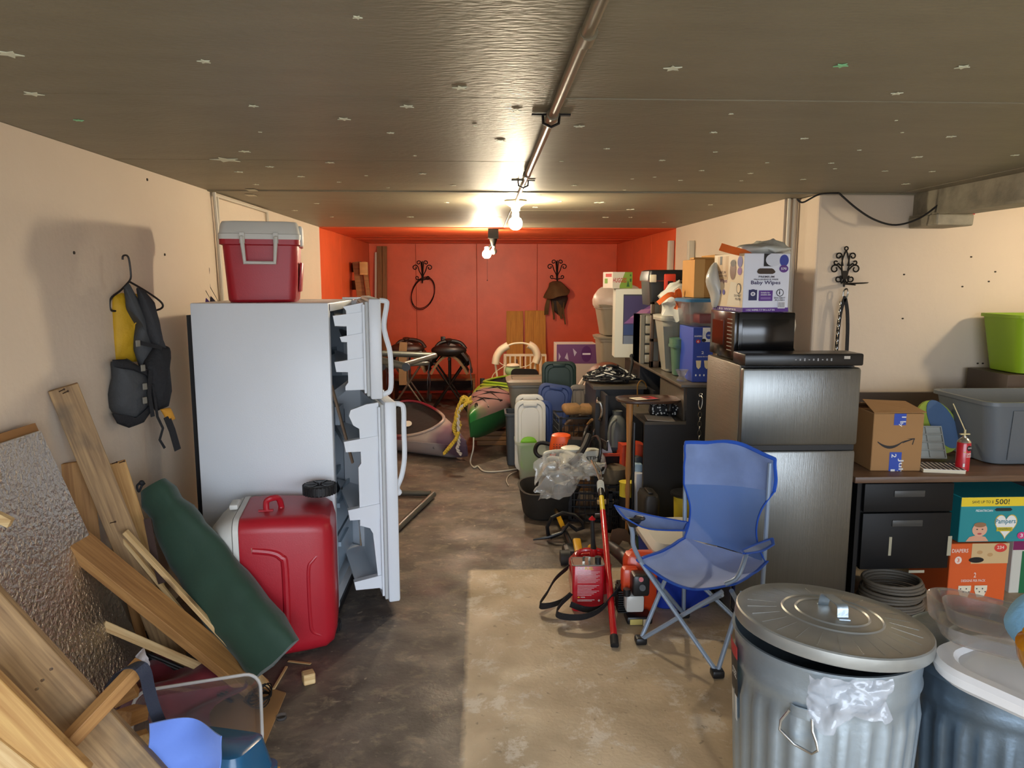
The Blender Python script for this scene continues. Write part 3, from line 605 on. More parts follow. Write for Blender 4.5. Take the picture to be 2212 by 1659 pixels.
# foil faced insulation board
foil = mat('foil_facing', (214, 208, 200), .28, .95, bump=1.0, bs=58, var=.1, vs=5)
a, c, d, e = V((-1.60, 2.70, 1.19)), V((-1.34, 2.95, 0)), None, None
ed = V((.30, -1.0, 0)).normalized()
t = thing('insulation_board', 'silver foil-faced insulation board leaning on the left wall', 'board', c)
pt = a; pb = c; up = (pt - pb); wv = V((-.02, -1.2, -.02)); nn = up.cross(wv).normalized(); nn = -nn if nn.x < 0 else nn
def slab(o, p0, p1, wv, th, nn): return o.hexa([p0 - nn * th, p0 + wv - nn * th, p0 + wv, p0, p1 - nn * th, p1 + wv - nn * th, p1 + wv, p1])
wv = V((-.035, -1.2, 0))
b = B(); slab(b, pb, pt, wv, .002, nn); part('foil_face', b, foil, t, True)
b = B(); slab(b, pb - nn * .002, pt - nn * .002, wv, .022, nn); part('foam_core', b, mat('foam', (214, 206, 186), .8), t, True)
t2 = B(); o_ = V((.0, .02, .03)) - nn * .03; slab(t2, pb + o_, pt + o_, wv, .01, nn); solo('fibreboard_panel', t2, mat('cardboard_edge', (158, 112, 64), .8), 'brown panel leaning behind the foil-faced board', 'board')
b = B(); b.box(at(8, 1122, 2.35), (.05, .02, .03), T(*at(8, 1122, 2.35)) @ RY(30) @ T(*-at(8, 1122, 2.35))); solo('wood_scrap', b, pale, 'small pale wood chip on the foil board at the left edge', 'scrap')
nail = mat('rusty_nail', (70, 50, 40), .5, .7)
def lpl(t0, Y0, t1, Y1, w, th, m, label, name='plank', wdir=(1, .6, 0), cat='plank', group=None, nails=None):
    return plank(at(*t0, Y0), at(*t1, Y1), w, th, wdir, m, label, name, cat, group)
o1 = lpl((136, 836), 2.93, (400, 1490), 3.10, .105, .038, weath, 'tallest leaning plank with two nails near its top and red-brown stains')
o2 = lpl((246, 1000), 3.12, (380, 1420), 3.2, .09, .019, pine, 'yellow pine board leaning behind the tallest plank, with nails at its top')
lpl((160, 998), 2.98, (215, 1450), 3.0, .12, .02, orange, 'short orange-toned board between the foil board and the tallest plank')
lpl((205, 1000), 3.05, (330, 1470), 3.16, .04, .04, fir, 'narrow stud behind the tallest plank')
o3 = plank(at(140, 1150, 2.72), at(585, 1512, 3.0), .14, .038, (-.55, .45, .75), orange, 'wide orange-brown plank slanting down across the heap to the cardboard')
plank(at(270, 1148, 2.95), at(612, 1518, 3.0), .018, .03, (0, 0, 1), pale, 'long thin pale strip slanting across the green bag', 'wood_strip', 'strip')
plank(at(262, 1160, 3.0), at(545, 1508, 3.08), .016, .022, (0, 0, 1), pale, 'long thin pale strip just left of the one across the green bag', 'wood_strip', 'strip')
plank(at(300, 1190, 3.15), at(430, 1420, 3.2), .02, .016, (0, 0, 1), pine, 'thin slat under the tallest plank', 'wood_strip', 'strip')
plank(at(222, 1350, 2.72), at(435, 1442, 2.9), .035, .016, (0, .3, 1), pale, 'pale batten lying above the black poles', 'wood_strip', 'strip')
o4 = plank(at(-60, 1300, 1.95), at(330, 1720, 1.95), .14, .038, (.55, .3, .75), weath, 'grey weathered plank with screws slanting across the foreground')
plank(at(-60, 1370, 1.98), at(240, 1760, 1.98), .09, .038, (.55, .3, .7), fir, 'brown plank just below the weathered screwed plank')
plank(at(-80, 1470, 1.75), at(150, 1700, 1.75), .13, .04, (.5, .3, .75), pine, 'broken pale pine plank in the lower left corner')
plank(at(-80, 1560, 1.72), at(120, 1720, 1.72), .05, .03, (.5, .3, .75), pale, 'narrow cream board at the bottom left corner under the broken plank')
stud = plank(at(150, 1600, 1.85), at(308, 1432, 2.02), .038, .038, (0, 0, 1), orange, 'short square stud lying across the weathered plank', 'stud', 'stud')
for (x, y) in ((112, 1445), (93, 1469), (81, 1488)):
    p = at(x, y, 1.88); b = B(); b.cyl(p, p + V((.0, -.006, .002)), .004, n=8); part('screw', b, steel, o4, True)
for q, pr in (((136, 850), o1), ((128, 846), o1), ((238, 1130), o1), ((242, 1002), o2), ((258, 1000), o2)):
    p = at(q[0], q[1], 2.9 if pr is o1 else 3.08); b = B(); b.cyl(p, p + V((.03, -.02, .012)), .002, n=6).ball(p + V((.03, -.02, .012)), .004, 5); part('nail', b, nail, pr, True)
for k, (x, y, s_, lab) in enumerate([(60, 1495, .07, 'wood block under the weathered plank at the left'), (120, 1440, .04, 'small square wood offcut beside the foil board'), (285, 1545, .06, 'wood offcut near the clear bin'), (300, 1600, .06, 'wood offcut left of the blue cloth'), (215, 1640, .08, 'wood block at the bottom edge under the stud'), (270, 1500, .05, 'wood offcut under the dark strap')]):
    p = at(x, y, 2.25 + .04 * k); b = B(); b.box((0, 0, 0), (s_ * 1.6, s_, s_ * .8), bev=.002, seg=1); solo('wood_offcut', b, (pine, pale, orange)[k % 3], lab, 'offcut', M=T(*p) @ RZ(40 * k) @ RY(20))
# cardboard on the floor
cb = mat('cardboard', (170, 128, 80), .85, var=.12, vs=7, bump=.1, bs=80)
q = [fl(300, 1659), fl(560, 1640), fl(618, 1500), fl(420, 1440), fl(240, 1560)]
b = B(); b.prism([(p.x, p.y) for p in q], .006, T(0, 0, .002)); solo('cardboard_sheet', b, cb, 'flattened cardboard sheet lying on the floor under the clear bin', 'cardboard')
b = B(); b.box((0, 0, 0), (.09, .03, .02)); solo('wood_offcut', b, pine, 'wood piece at the bottom edge beside the blue translucent bin', 'offcut', M=T(*fl(575, 1668, .01)))
# green bag
t = thing('chair_bag', 'long dark green carrying bag with a drawstring top, slanting against the cooler', 'bag', fl(600, 1440))
gb = mat('green_canvas', (36, 66, 48), .75, var=.2, vs=5, bump=.5, bs=11, sheen=.2)
p0, p1 = at(332, 1052, 3.25), at(598, 1425, 2.97)
X, Y, Z = frame(p0, p1, (1, 0, .5)); L_ = (p1 - p0).length; b = B(); rings = []
for k in range(19):
    f = k / 18; wdt = [.06, .085, .08, .1, .115][min(k, 4)] if k < 5 else .115 + .02 * min(1, (f - .25) * 2); wdt *= (.9 if k == 18 else 1)
    rings.append([p0 + X * (L_ * f) + Y * (wdt * math.copysign(abs(math.cos(a)) ** .7, math.cos(a))) + Z * (wdt * .62 * math.copysign(abs(math.sin(a)) ** .7, math.sin(a)) + .012 * math.sin(9 * f + a)) + V((0, 0, -.04 * math.sin(math.pi * f))) for a in [2 * math.pi * q_ / 20 for q_ in range(20)]])
b.loft(rings); b.jig(.018, 9, 3); part('body', b, gb, t, True, smooth=60)
b = B(); b.tube(bez([at(304, 1042, 3.22), at(296, 1050, 3.2), at(300, 1062, 3.2), at(306, 1050, 3.2), at(312, 1044, 3.22)], 20), .005, 6).ball(at(306, 1043, 3.2), .012, 6); part('drawstring', b, blkf, t, True)
b = B(); b.ribbon([at(318, 1120, 3.05), at(335, 1210, 3.02), at(350, 1260, 3.0)], .03, .004, Y); part('strap', b, mat('brown_webbing', (64, 44, 36), .8), t, True)
b = B(); b.grid(lambda u, v: at(395 + 48 * u, 1105 + 45 * u + 28 * v * (1 - u * .5), 3.42) + V((0, .03 * math.sin(6 * u), 0)), 6, 3, thick=.001); solo('paper_sheet', b, mat('white_paper', (226, 222, 214), .8), 'crumpled white paper sticking out behind the green bag', 'paper')
# maroon cloth, poles
mar = mat('maroon_cloth', (112, 18, 34), .8, var=.3, vs=8, bump=.4, bs=20, sheen=.3)
b = B(); p = at(300, 1410, 2.75)
b.grid(lambda u, v: V((-1.44 + .42 * u + .05 * math.sin(7 * v), 2.95 - .35 * v + .03 * math.sin(9 * u), .17 - .13 * v * u - .1 * abs(u - .4) + .03 * math.sin(11 * u + 5 * v))), 18, 12, thick=.004); solo('maroon_cloth', b, mar, 'crumpled maroon cloth lying on the black poles', 'cloth', smooth=60)
b = B(); b.grid(lambda u, v: at(292 + 34 * u - 8 * v, 1418 + 30 * v - 14 * math.sin(3 * u), 2.62) + V((0, .02 * math.sin(5 * u + 3 * v), 0)), 6, 5, thick=.001); solo('care_label', b, mat('white_fabric', (222, 216, 216), .8), 'white sewn label curling up from the maroon cloth', 'label')
for k in range(5):
    b = B(); b.cyl(at(285 + 8 * k, 1398 + 9 * k, 2.95), at(485 + 4 * k, 1480 + 9 * k, 2.9 - .02 * k), .007, n=8); solo('tent_pole', b, blkp, 'thin black pole in the bundle under the maroon cloth', 'pole', 'black poles under the maroon cloth')
# clear bin on its side, blue bin, cloth, strap
clearp = mat('clear_plastic', (225, 225, 228), .12, trans=.92, alpha=.45, spec=.6)
t = thing('clear_bin', 'clear shallow plastic bin tilted up on the cardboard in front of the lumber', 'bin', fl(430, 1600))
Mb = T(*at(432, 1560, 2.55)) @ RZ(16) @ RX(58); b = B(); b.bin(.42, .26, .11, .05, .9, .003, .008, M=Mb @ T(0, 0, -.05)); part('body', b, clearp, t, True)
b = B(); b.tube([Mb @ v for v in [V((q_.x, q_.y, .062)) for q_ in rr(.43, .27, .055, 0, 6)]], .006, 6, True); part('rim', b, mat('clear_rim', (216, 212, 206), .25, alpha=.7), t, True)
bluet = mat('blue_translucent', (30, 92, 132), .25, alpha=.86, spec=.6)
t = thing('blue_bin', 'upturned translucent blue plastic bin beside the blue cloth', 'bin', fl(480, 1659))
Mb = T(*at(468, 1640, 2.2)) @ RZ(-14) @ RX(172); b = B(); b.bin(.30, .22, .12, .04, .82, .003, .012, M=Mb @ T(0, 0, -.06)); part('body', b, bluet, t, True)
b = B(); b.box((0, -.112, .03), (.16, .012, .02), Mb, bev=.004); part('rib', b, bluet, t, True)
b = B(); bl = mat('blue_cloth', (104, 136, 214), .8, var=.12, vs=6, bump=.3, bs=16, sheen=.3)
b.grid(lambda u, v: at(322 + 160 * u - 10 * v, 1580 + 32 * math.sin(2.6 * u + .3) * (1 - v) * .7 - 24 * (1 - u) * (1 - v) + 110 * v, 1.98) + V((0, .07 * math.sin(3 * u) + .02 * math.sin(5 * u + 4 * v) - .03 * v, 0)), 16, 12, thick=.004); solo('blue_cloth', b, bl, 'light blue cloth draped at the bottom edge in front of the blue bin', 'cloth', smooth=60)
b = B(); b.ribbon(bez([at(238, 1478, 2.1), at(262, 1448, 2.04), at(292, 1436, 1.96), at(312, 1450, 1.95), at(322, 1490, 2.0), at(335, 1535, 2.05), at(352, 1575, 2.1)], 24), .035, .003, (.5, .8, .1)); solo('webbing_strap', b, mat('navy_webbing', (44, 48, 62), .8, bump=.3, bs=200), 'dark navy webbing strap looped over the end of the short stud', 'strap')
b = B(); cc = at(556, 1530, 2.85); cc.z = .03
for k in range(7): b.tube([cc + V((.05 * math.cos(a) * (1 - .05 * k) + .004 * k, .05 * math.sin(a), .006 * k + .012 * math.sin(2 * a + k))) for a in [2 * math.pi * q_ / 20 for q_ in range(20)]], .0028, 6, True)
solo('cord_coil', b, mat('black_cord', (20, 20, 20), .5), 'small tangled coil of black cord at the foot of the orange plank', 'cord')
p = fl(667, 1474); b = B(); b.box((0, 0, .024), (.05, .05, .048), bev=.004, seg=1); solo('wood_cube', b, pale, 'small wooden cube lying on the dark floor', 'block', M=T(p.x, p.y, 0) @ RZ(25))
p = fl(608, 1552); b = B(); b.lathe([(.021, 0), (.022, .012), (.02, .012), (.019, .003)], T(p.x, p.y, 0), 18); solo('small_cap', b, clearp, 'tiny clear plastic cap on the floor beside the cardboard', 'cap')  # a low clear plastic cap
plank(fl(622, 1428, .004), fl(672, 1434, .004), .016, .004, (0, 1, 0), pale, 'flat wooden paddle stick on the floor at the end of the green bag', 'wood_stick', 'stick')
plank(fl(590, 1490, .006), fl(619, 1440, .006), .012, .008, (0, 1, 0), pale, 'short wood sliver lying below the end of the green bag', 'wood_sliver', 'sliver')
p = fl(800, 1370)
# grey tubular frame behind the open doors
t = thing('tubular_frame', 'grey steel tube frame with open square-cut ends standing behind the refrigerator doors', 'frame', (-.75, 5.1, 0))
Yf = 5.2; tm = mat('grey_tube', (104, 104, 98), .35, .5)
def tb(a_, b_, r=.022, nm='tube'):
    b = B(); b.cyl(a_, b_, r, n=14); part(nm, b, tm, t, True)
E = at(940, 768, 5.5); G = at(878, 792, 4.75); H = at(826, 791, 4.9)
tb(at(790, 762, 5.3), E); tb(at(790, 770, 4.9), G, .024); tb(E, G + V((-.05, .05, 0)), .018); tb(H, at(925, 785, 5.5), .014); tb(at(812, 790, 5.0), V((at(812, 790, 5.0).x, 5.0, .02)), .022)
b = B(); [b.cyl(c_ + V((0, -.012, 0)), c_ + V((0, -.03, 0)), .027, n=14) for c_ in (G, H)]; part('end_cap', b, blkp, t, True)
b = B(); b.tube(bez([H, H + V((-.005, -.02, -.06)), H + V((0, 0, -.16))], 12), .004, 6).ball(H + V((0, 0, -.17)), (.012, .006, .018), 6); part('pin_cord', b, steel, t, True)
tb(fl(780, 1063, .03), fl(930, 1066, .03), .024, 'foot'); tb(fl(936, 1068, .03), fl(838, 1160, .03), .024, 'foot')
t = thing('steel_pipe', 'open end of a dark pipe on the floor behind the lower refrigerator door', 'pipe', fl(848, 1210)); b = B(); b.cyl(fl(800, 1190, .03), fl(852, 1212, .03), .026, n=14); part('pipe', b, tm, t, True); b = B(); q_ = fl(852, 1212, .03); d_ = (q_ - fl(800, 1190, .03)).normalized(); b.cyl(q_, q_ + d_ * .003, .022, n=14); part('bore', b, blkp, t, True)
# small slatted crate and black tool right of the doors
t = thing('wooden_pallet', 'small wooden slatted crate on the floor right of the refrigerator doors', 'crate', (-.98, 6.3, 0))
for k in range(5):
    b = B(); b.box((-.95, 6.1 + .12 * k, .22), (.34, .085, .016), bev=.002, seg=1); part('slat', b, fir, t, True)
b = B(); b.span(-1.12, -1.08, 6.05, 6.65, .0, .21).span(-.82, -.78, 6.05, 6.65, 0, .21); part('runner', b, fir, t, True)
t = thing('electric_pump', 'black and silver motor tool sitting on the small slatted crate', 'tool', (-.95, 6.35, .23)); b = B(); b.cyl((-1.05, 6.3, .31), (-.86, 6.3, .31), .07).box((-.93, 6.3, .25), (.14, .12, .04), bev=.01); part('motor', b, blkp, t, True); b = B(); b.cyl((-.86, 6.3, .31), (-.83, 6.3, .31), .045).box((-.93, 6.3, .39), (.05, .04, .02)); part('bracket', b, steel, t, True); b = B(); b.tube(bez([(-.84, 6.1, .24), (-.84, 6.02, .26), (-.8, 6.0, .22), (-.8, 5.99, .14)], 10), .006, 6); part('lever', b, steel, t, True)
# ================================================================== back of the room
YW = YB - .03
woodY = wood('yellow_board', (214, 158, 56), (182, 124, 40), knots=.9); plyw = wood('stud_wood', (150, 104, 56), (110, 74, 38))
plank(at(1112, 900, YW - .35), at(1112, 672, YW), .255, .02, (1, 0, 0), woodY, 'left one of two yellow pine boards leaning on the red back wall', 'pine_board', 'board')
plank(at(1158, 900, YW - .37), at(1156, 671, YW - .02), .315, .02, (1, 0, 0), woodY, 'right one of two yellow pine boards leaning on the red back wall', 'pine_board', 'board')
plank(at(822, 960, YW - .2), at(820, 532, YW - .02), .075, .04, (1, 0, 0), plyw, 'tall brown stud standing in the left corner of the back wall, left of a pair', 'stud', 'stud')
plank(at(832, 960, YW - .22), at(831, 532, YW - .04), .065, .04, (1, 0, 0), plyw, 'tall brown stud standing in the left corner of the back wall, right of a pair', 'stud', 'stud')
plank(at(810, 900, YW - .2), at(812, 545, YW - .02), .03, .02, (1, 0, 0), mat('white_paint_wood', (200, 186, 168), .6), 'thin white strip beside the pair of tall studs', 'strip', 'strip')
plank(at(826, 900, 10.2), at(814, 700, 10.6), .03, .02, (1, 0, 0), MATS['white_paint_wood'], 'short white strip leaning in front of the tall studs', 'strip', 'strip')
# ladder-like wooden frame leaning at the corner
t = thing('slatted_frame', 'brown wooden slatted frame leaning in the left back corner beside the tall studs', 'frame', (-1.35, 9.4, 0))
def fp(x, y, Y): return at(x, y, Y)
def pk(par, nm, a, c, w_, th, wd, m):
    X, Y, Z = frame(a, c, wd); b = B(); b.box(((V(c) - V(a)).length / 2, 0, 0), ((V(c) - V(a)).length, w_, th), basis(X, Y, Z, a), bev=.002, seg=1); return part(nm, b, m, par, True)
pk(t, 'rail', fp(771, 566, 9.6), fp(815, 900, 9.3), .11, .04, (1, 0, 0), plyw); pk(t, 'rail', fp(787, 566, 9.55), fp(829, 900, 9.25), .05, .06, (1, 0, 0), plyw)
for y in (578, 616, 660): pk(t, 'slat', fp(757, y, 9.9), fp(778, y, 9.6), .12, .02, (0, 0, 1), plyw)
b = B(); b.box(fp(786, 580, 9.5), (.1, .04, .16), bev=.004); part('end_block', b, pine, t, True)
# scroll hooks
def scroll(px, py, Y, k, label, ring=False):
    P = at(px, py, Y); t = thing('scroll_hook', label, 'hook', P); r = .0075 * k / .37 * 1.2
    S = lambda x, z: P + V((x * k, -.01, z * k))
    def curl(cx, cz, r0, r1, a0, a1, nm='scroll', lead=()):
        b = B(); pts = [S(*q) for q in lead] + [S(cx + (r0 + (r1 - r0) * i / 20) * math.cos(R(a0 + (a1 - a0) * i / 20)), cz + (r0 + (r1 - r0) * i / 20) * math.sin(R(a0 + (a1 - a0) * i / 20))) for i in range(21)]
        b.tube(pts, r, 6); part(nm, b, blk, t, True)
    for sg in (1, -1):
        m = lambda a: a if sg > 0 else 180 - a
        curl(sg * .36, .62, .15, .05, m(180), m(180 - 400), lead=[(0, 0), (sg * .05, .25), (sg * .16, .45)])
        curl(sg * .18, .86, .12, .04, m(200), m(200 - 400), lead=[(0, 0), (sg * .03, .4), (sg * .05, .7)])
        curl(sg * .26, .12, .1, .04, m(230), m(230 + 360), lead=[(0, -.02), (sg * .1, .02)])
    b = B(); b.tube([S(0, -.1), S(0, .95)], r, 6).tube([S(-.02, 0), S(-.04, .9)], r * .8, 6).box(S(0, .1), (.1 * k, .012, .2 * k)); part('stem', b, blk, t, True)
    b = B(); b.tube(bez([S(0, .02), S(0, .02) + V((0, -.06, -.05)), S(0, .02) + V((0, -.09, .0)), S(0, .05) + V((0, -.09, .03))], 12), r, 6); part('hook', b, blk, t, True)
    return t
scroll(913, 605, YB - .015, .30, 'black iron scroll hook on the left of the back wall, carrying a wire hoop')
scroll(1203, 603, YB - .015, .30, 'black iron scroll hook on the right of the back wall, carrying the worn hat')
t = thing('wire_hoop', 'oval wire hoop hanging from the left scroll hook on the back wall', 'hoop', at(916, 640, YB - .07))
for d_ in (0, .02):
    b = B(); c_ = at(914, 635, YB - .09); b.tube([c_ + V((.17 * math.cos(a) + .05 * math.sin(a), -.01 + d_, .235 * math.sin(a) + d_)) for a in [2 * math.pi * q / 36 for q in range(36)]], .006, 6, True); part('wire', b, blk, t, True)
hide = mat('worn_suede', (112, 88, 52), .85, var=.35, vs=6, bump=.4, bs=16)
t = thing('leather_chaps', 'worn tan hat and leather straps hanging from the right scroll hook on the back wall', 'hat', at(1205, 660, YB - .1))
b = B(); c_ = at(1200, 622, YB - .23); b.lathe([(.2, -.1), (.19, -.085), (.12, .0), (.09, .06), (.04, .09)], T(*c_) @ RX(14) @ RY(-14), 20); b.jig(.04, 6, 2); part('hat', b, hide, t, True, smooth=60)
for k, (x0, y0, x1, y1, w_) in enumerate(((1188, 640, 1180, 680, .06), (1196, 645, 1197, 690, .025), (1206, 640, 1212, 680, .07), (1217, 645, 1222, 700, .02), (1213, 660, 1214, 688, .04))):
    b = B(); b.ribbon(bez([at(x0, y0, YB - .14), at((x0 + x1) / 2 - 2, (y0 + y1) / 2, YB - .17), at(x1, y1, YB - .13)], 8), w_, .012, (1, .3, 0)); b.jig(.012, 9, k); part('strap', b, hide, t, True)
b = B(); b.pillow([((at(x, y, YB - .12) - at(1205, 650, YB - .12)).x, (at(x, y, YB - .12) - at(1205, 650, YB - .12)).z) for x, y in [(1185, 632), (1225, 630), (1227, 645), (1218, 672), (1205, 680), (1192, 668), (1190, 650)]], .05, T(*at(1205, 650, YB - .12)) @ RX(90)); part('hide_flap', b, mat('dark_leather', (50, 40, 30), .7, bump=.3), t, True)
# saddles on stands
leath = mat('saddle_leather', (58, 32, 22), .42, var=.3, vs=5, bump=.15, bs=40, spec=.6); leathk = mat('black_leather', (30, 24, 22), .4, var=.2, bump=.15, bs=40); tanw = mat('tan_webbing', (150, 122, 84), .85, bump=.5, bs=90); fleece = mat('fleece', (122, 100, 70), .95, bump=.6, bs=60)
def saddle(px, py, Y, lm, label, stand_m, cinch):
    P = at(px, py, Y); zt = P.z; t = thing('saddle', label, 'saddle', (P.x, Y, zt - .1))
    O = V((P.x, Y, zt))
    b = B()   # seat: saddle shaped shell arching across X, dipping along Y
    b.grid(lambda u, v: O + V(((u - .5) * .52, -.25 + .55 * v, -.03 - .62 * (u - .5) ** 2 * 1.4 + .07 * (2 * v - 1) ** 2 + .02 * (v < .15))), 14, 12, thick=.035); b.jig(.006, 9, 1); part('seat', b, lm, t, True, smooth=60)
    b = B(); b.tube(bez([O + V((-.21, .25, -.06)), O + V((-.14, .27, .02)), O + V((0, .28, .05)), O + V((.14, .27, .02)), O + V((.21, .25, -.06))], 20), .025, 8); part('cantle', b, lm, t, True)
    b = B(); b.lathe([(.035, -.06), (.025, .0), (.022, .05), (.045, .07), (.045, .085)], T(*(O + V((0, -.24, .03)))) @ RX(12), 16); part('horn', b, lm, t, True)
    b = B(); b.ball(O + V((0, -.2, -.035)), (.23, .1, .085), 12); part('pommel', b, lm, t, True)
    b = B(); b.grid(lambda u, v: O + V(((u - .5) * .5, -.22 + .5 * v, -.09 - 1.0 * (u - .5) ** 2)), 12, 6, thick=.03); part('fleece_pad', b, fleece, t, True)
    for sg in (-1, 1):
        b = B(); b.grid(lambda u, v: O + V((sg * (.24 + .05 * v), -.16 + .3 * u, -.14 - .2 * v)), 4, 5, thick=.014); b.jig(.01, 8, sg); part('skirt', b, lm, t, True)
        b = B(); b.ribbon(bez([O + V((sg * .27, -.05, -.3)), O + V((sg * .29, -.08, -.5)), O + V((sg * .27, -.06, -.68))], 10), .07, .01, (0, 1, 0)); part('fender', b, lm, t, True)
        b = B(); b.box(O + V((sg * .26, -.06, -.71)), (.03, .13, .02), bev=.005).box(O + V((sg * .26, -.06, -.63)), (.03, .12, .012)).box(O + V((sg * .26, 0, -.67)), (.03, .012, .09)).box(O + V((sg * .26, -.12, -.67)), (.03, .012, .09)); part('stirrup', b, lm, t, True)
    if cinch:
        b = B(); b.ribbon(bez([O + V((-.03, -.29, .06)), O + V((-.04, -.31, -.05)), O + V((-.05, -.3, -.35)), O + V((-.05, -.29, -.5))], 12), .1, .012, (1, 0, 0)); part('cinch', b, tanw, t, True, label='tan woven cinch')
    s_ = thing('saddle_stand', 'dark crossed-leg stand carrying the %s saddle' % ('brown' if cinch else 'black'), 'stand', (P.x, Y, 0)); 
    for ya in (-.16, .16):
        for a_, c_ in (((-.24, 0), (.21, zt - .2)), ((.24, 0), (-.21, zt - .2)), ((0, (zt - .2) / 2), (0, zt - .16))):
            b = B(); b.cyl((P.x + a_[0], Y + ya, a_[1] + .01), (P.x + c_[0], Y + ya, c_[1]), .014, n=8); part('leg', b, stand_m, s_, True)
    b = B(); b.cyl((P.x, Y - .2, zt - .15), (P.x, Y + .2, zt - .15), .02, n=8).cyl((P.x - .24, Y - .16, .03), (P.x - .24, Y + .16, .03), .012, n=8).cyl((P.x + .24, Y - .16, .03), (P.x + .24, Y + .16, .03), .012, n=8); part('rail', b, stand_m, s_, True)
saddle(882, 745, 9.9, leath, 'brown leather saddle with a tan cinch, on the left stand before the red wall', mat('bare_steel_tube', (120, 110, 96), .4, .6), True)
saddle(971, 748, 9.75, leathk, 'black leather saddle on the right stand before the red wall', blk, False)
# wooden low bench behind the saddles
t = thing('wooden_shelf', 'low wooden shelf unit against the back wall behind the saddles', 'shelf', at(940, 860, 10.8))
x0, x1, z0, z1 = rng(850, 817, 1026, 822, 10.6)
for z in (z1 - .02, z1 - .55): b = B(); b.span(x0, x1, 10.45, 10.95, z, z + .03); part('shelf_board', b, plyw if z < .4 else pine, t, True)
for x in (x0, x1 - .03): b = B(); b.span(x, x + .03, 10.45, 10.95, 0, z1 - .02); part('side_panel', b, plyw, t, True)
b = B(); b.span(x0, x1, 10.93, 10.95, .1, z1 - .02); part('back_panel', b, wood('dark_wood', (70, 42, 30), (48, 28, 20)), t, True)
for (px, py) in ((957, 736), (1042, 826)):
    t = thing('wall_outlet', 'dark electrical outlet in the red back wall, %s' % ('above the black saddle' if px < 1000 else 'behind the left kayak, lower of the two'), 'outlet', at(px, py, YB - .015))
    x0, x1, z0, z1 = rng(px - 5, py - 9, px + 5, py + 9, YB - .02); b = B(); b.span(x0, x1, YB - .022, YB - .012, z0, z1, bev=.003); part('cover', b, blkp, t, True); b = B(); b.span(x0 + .02, x1 - .02, YB - .026, YB - .021, z0 + .04, z1 - .04); part('socket', b, mat('grey_plastic', (110, 110, 106), .5), t, True)
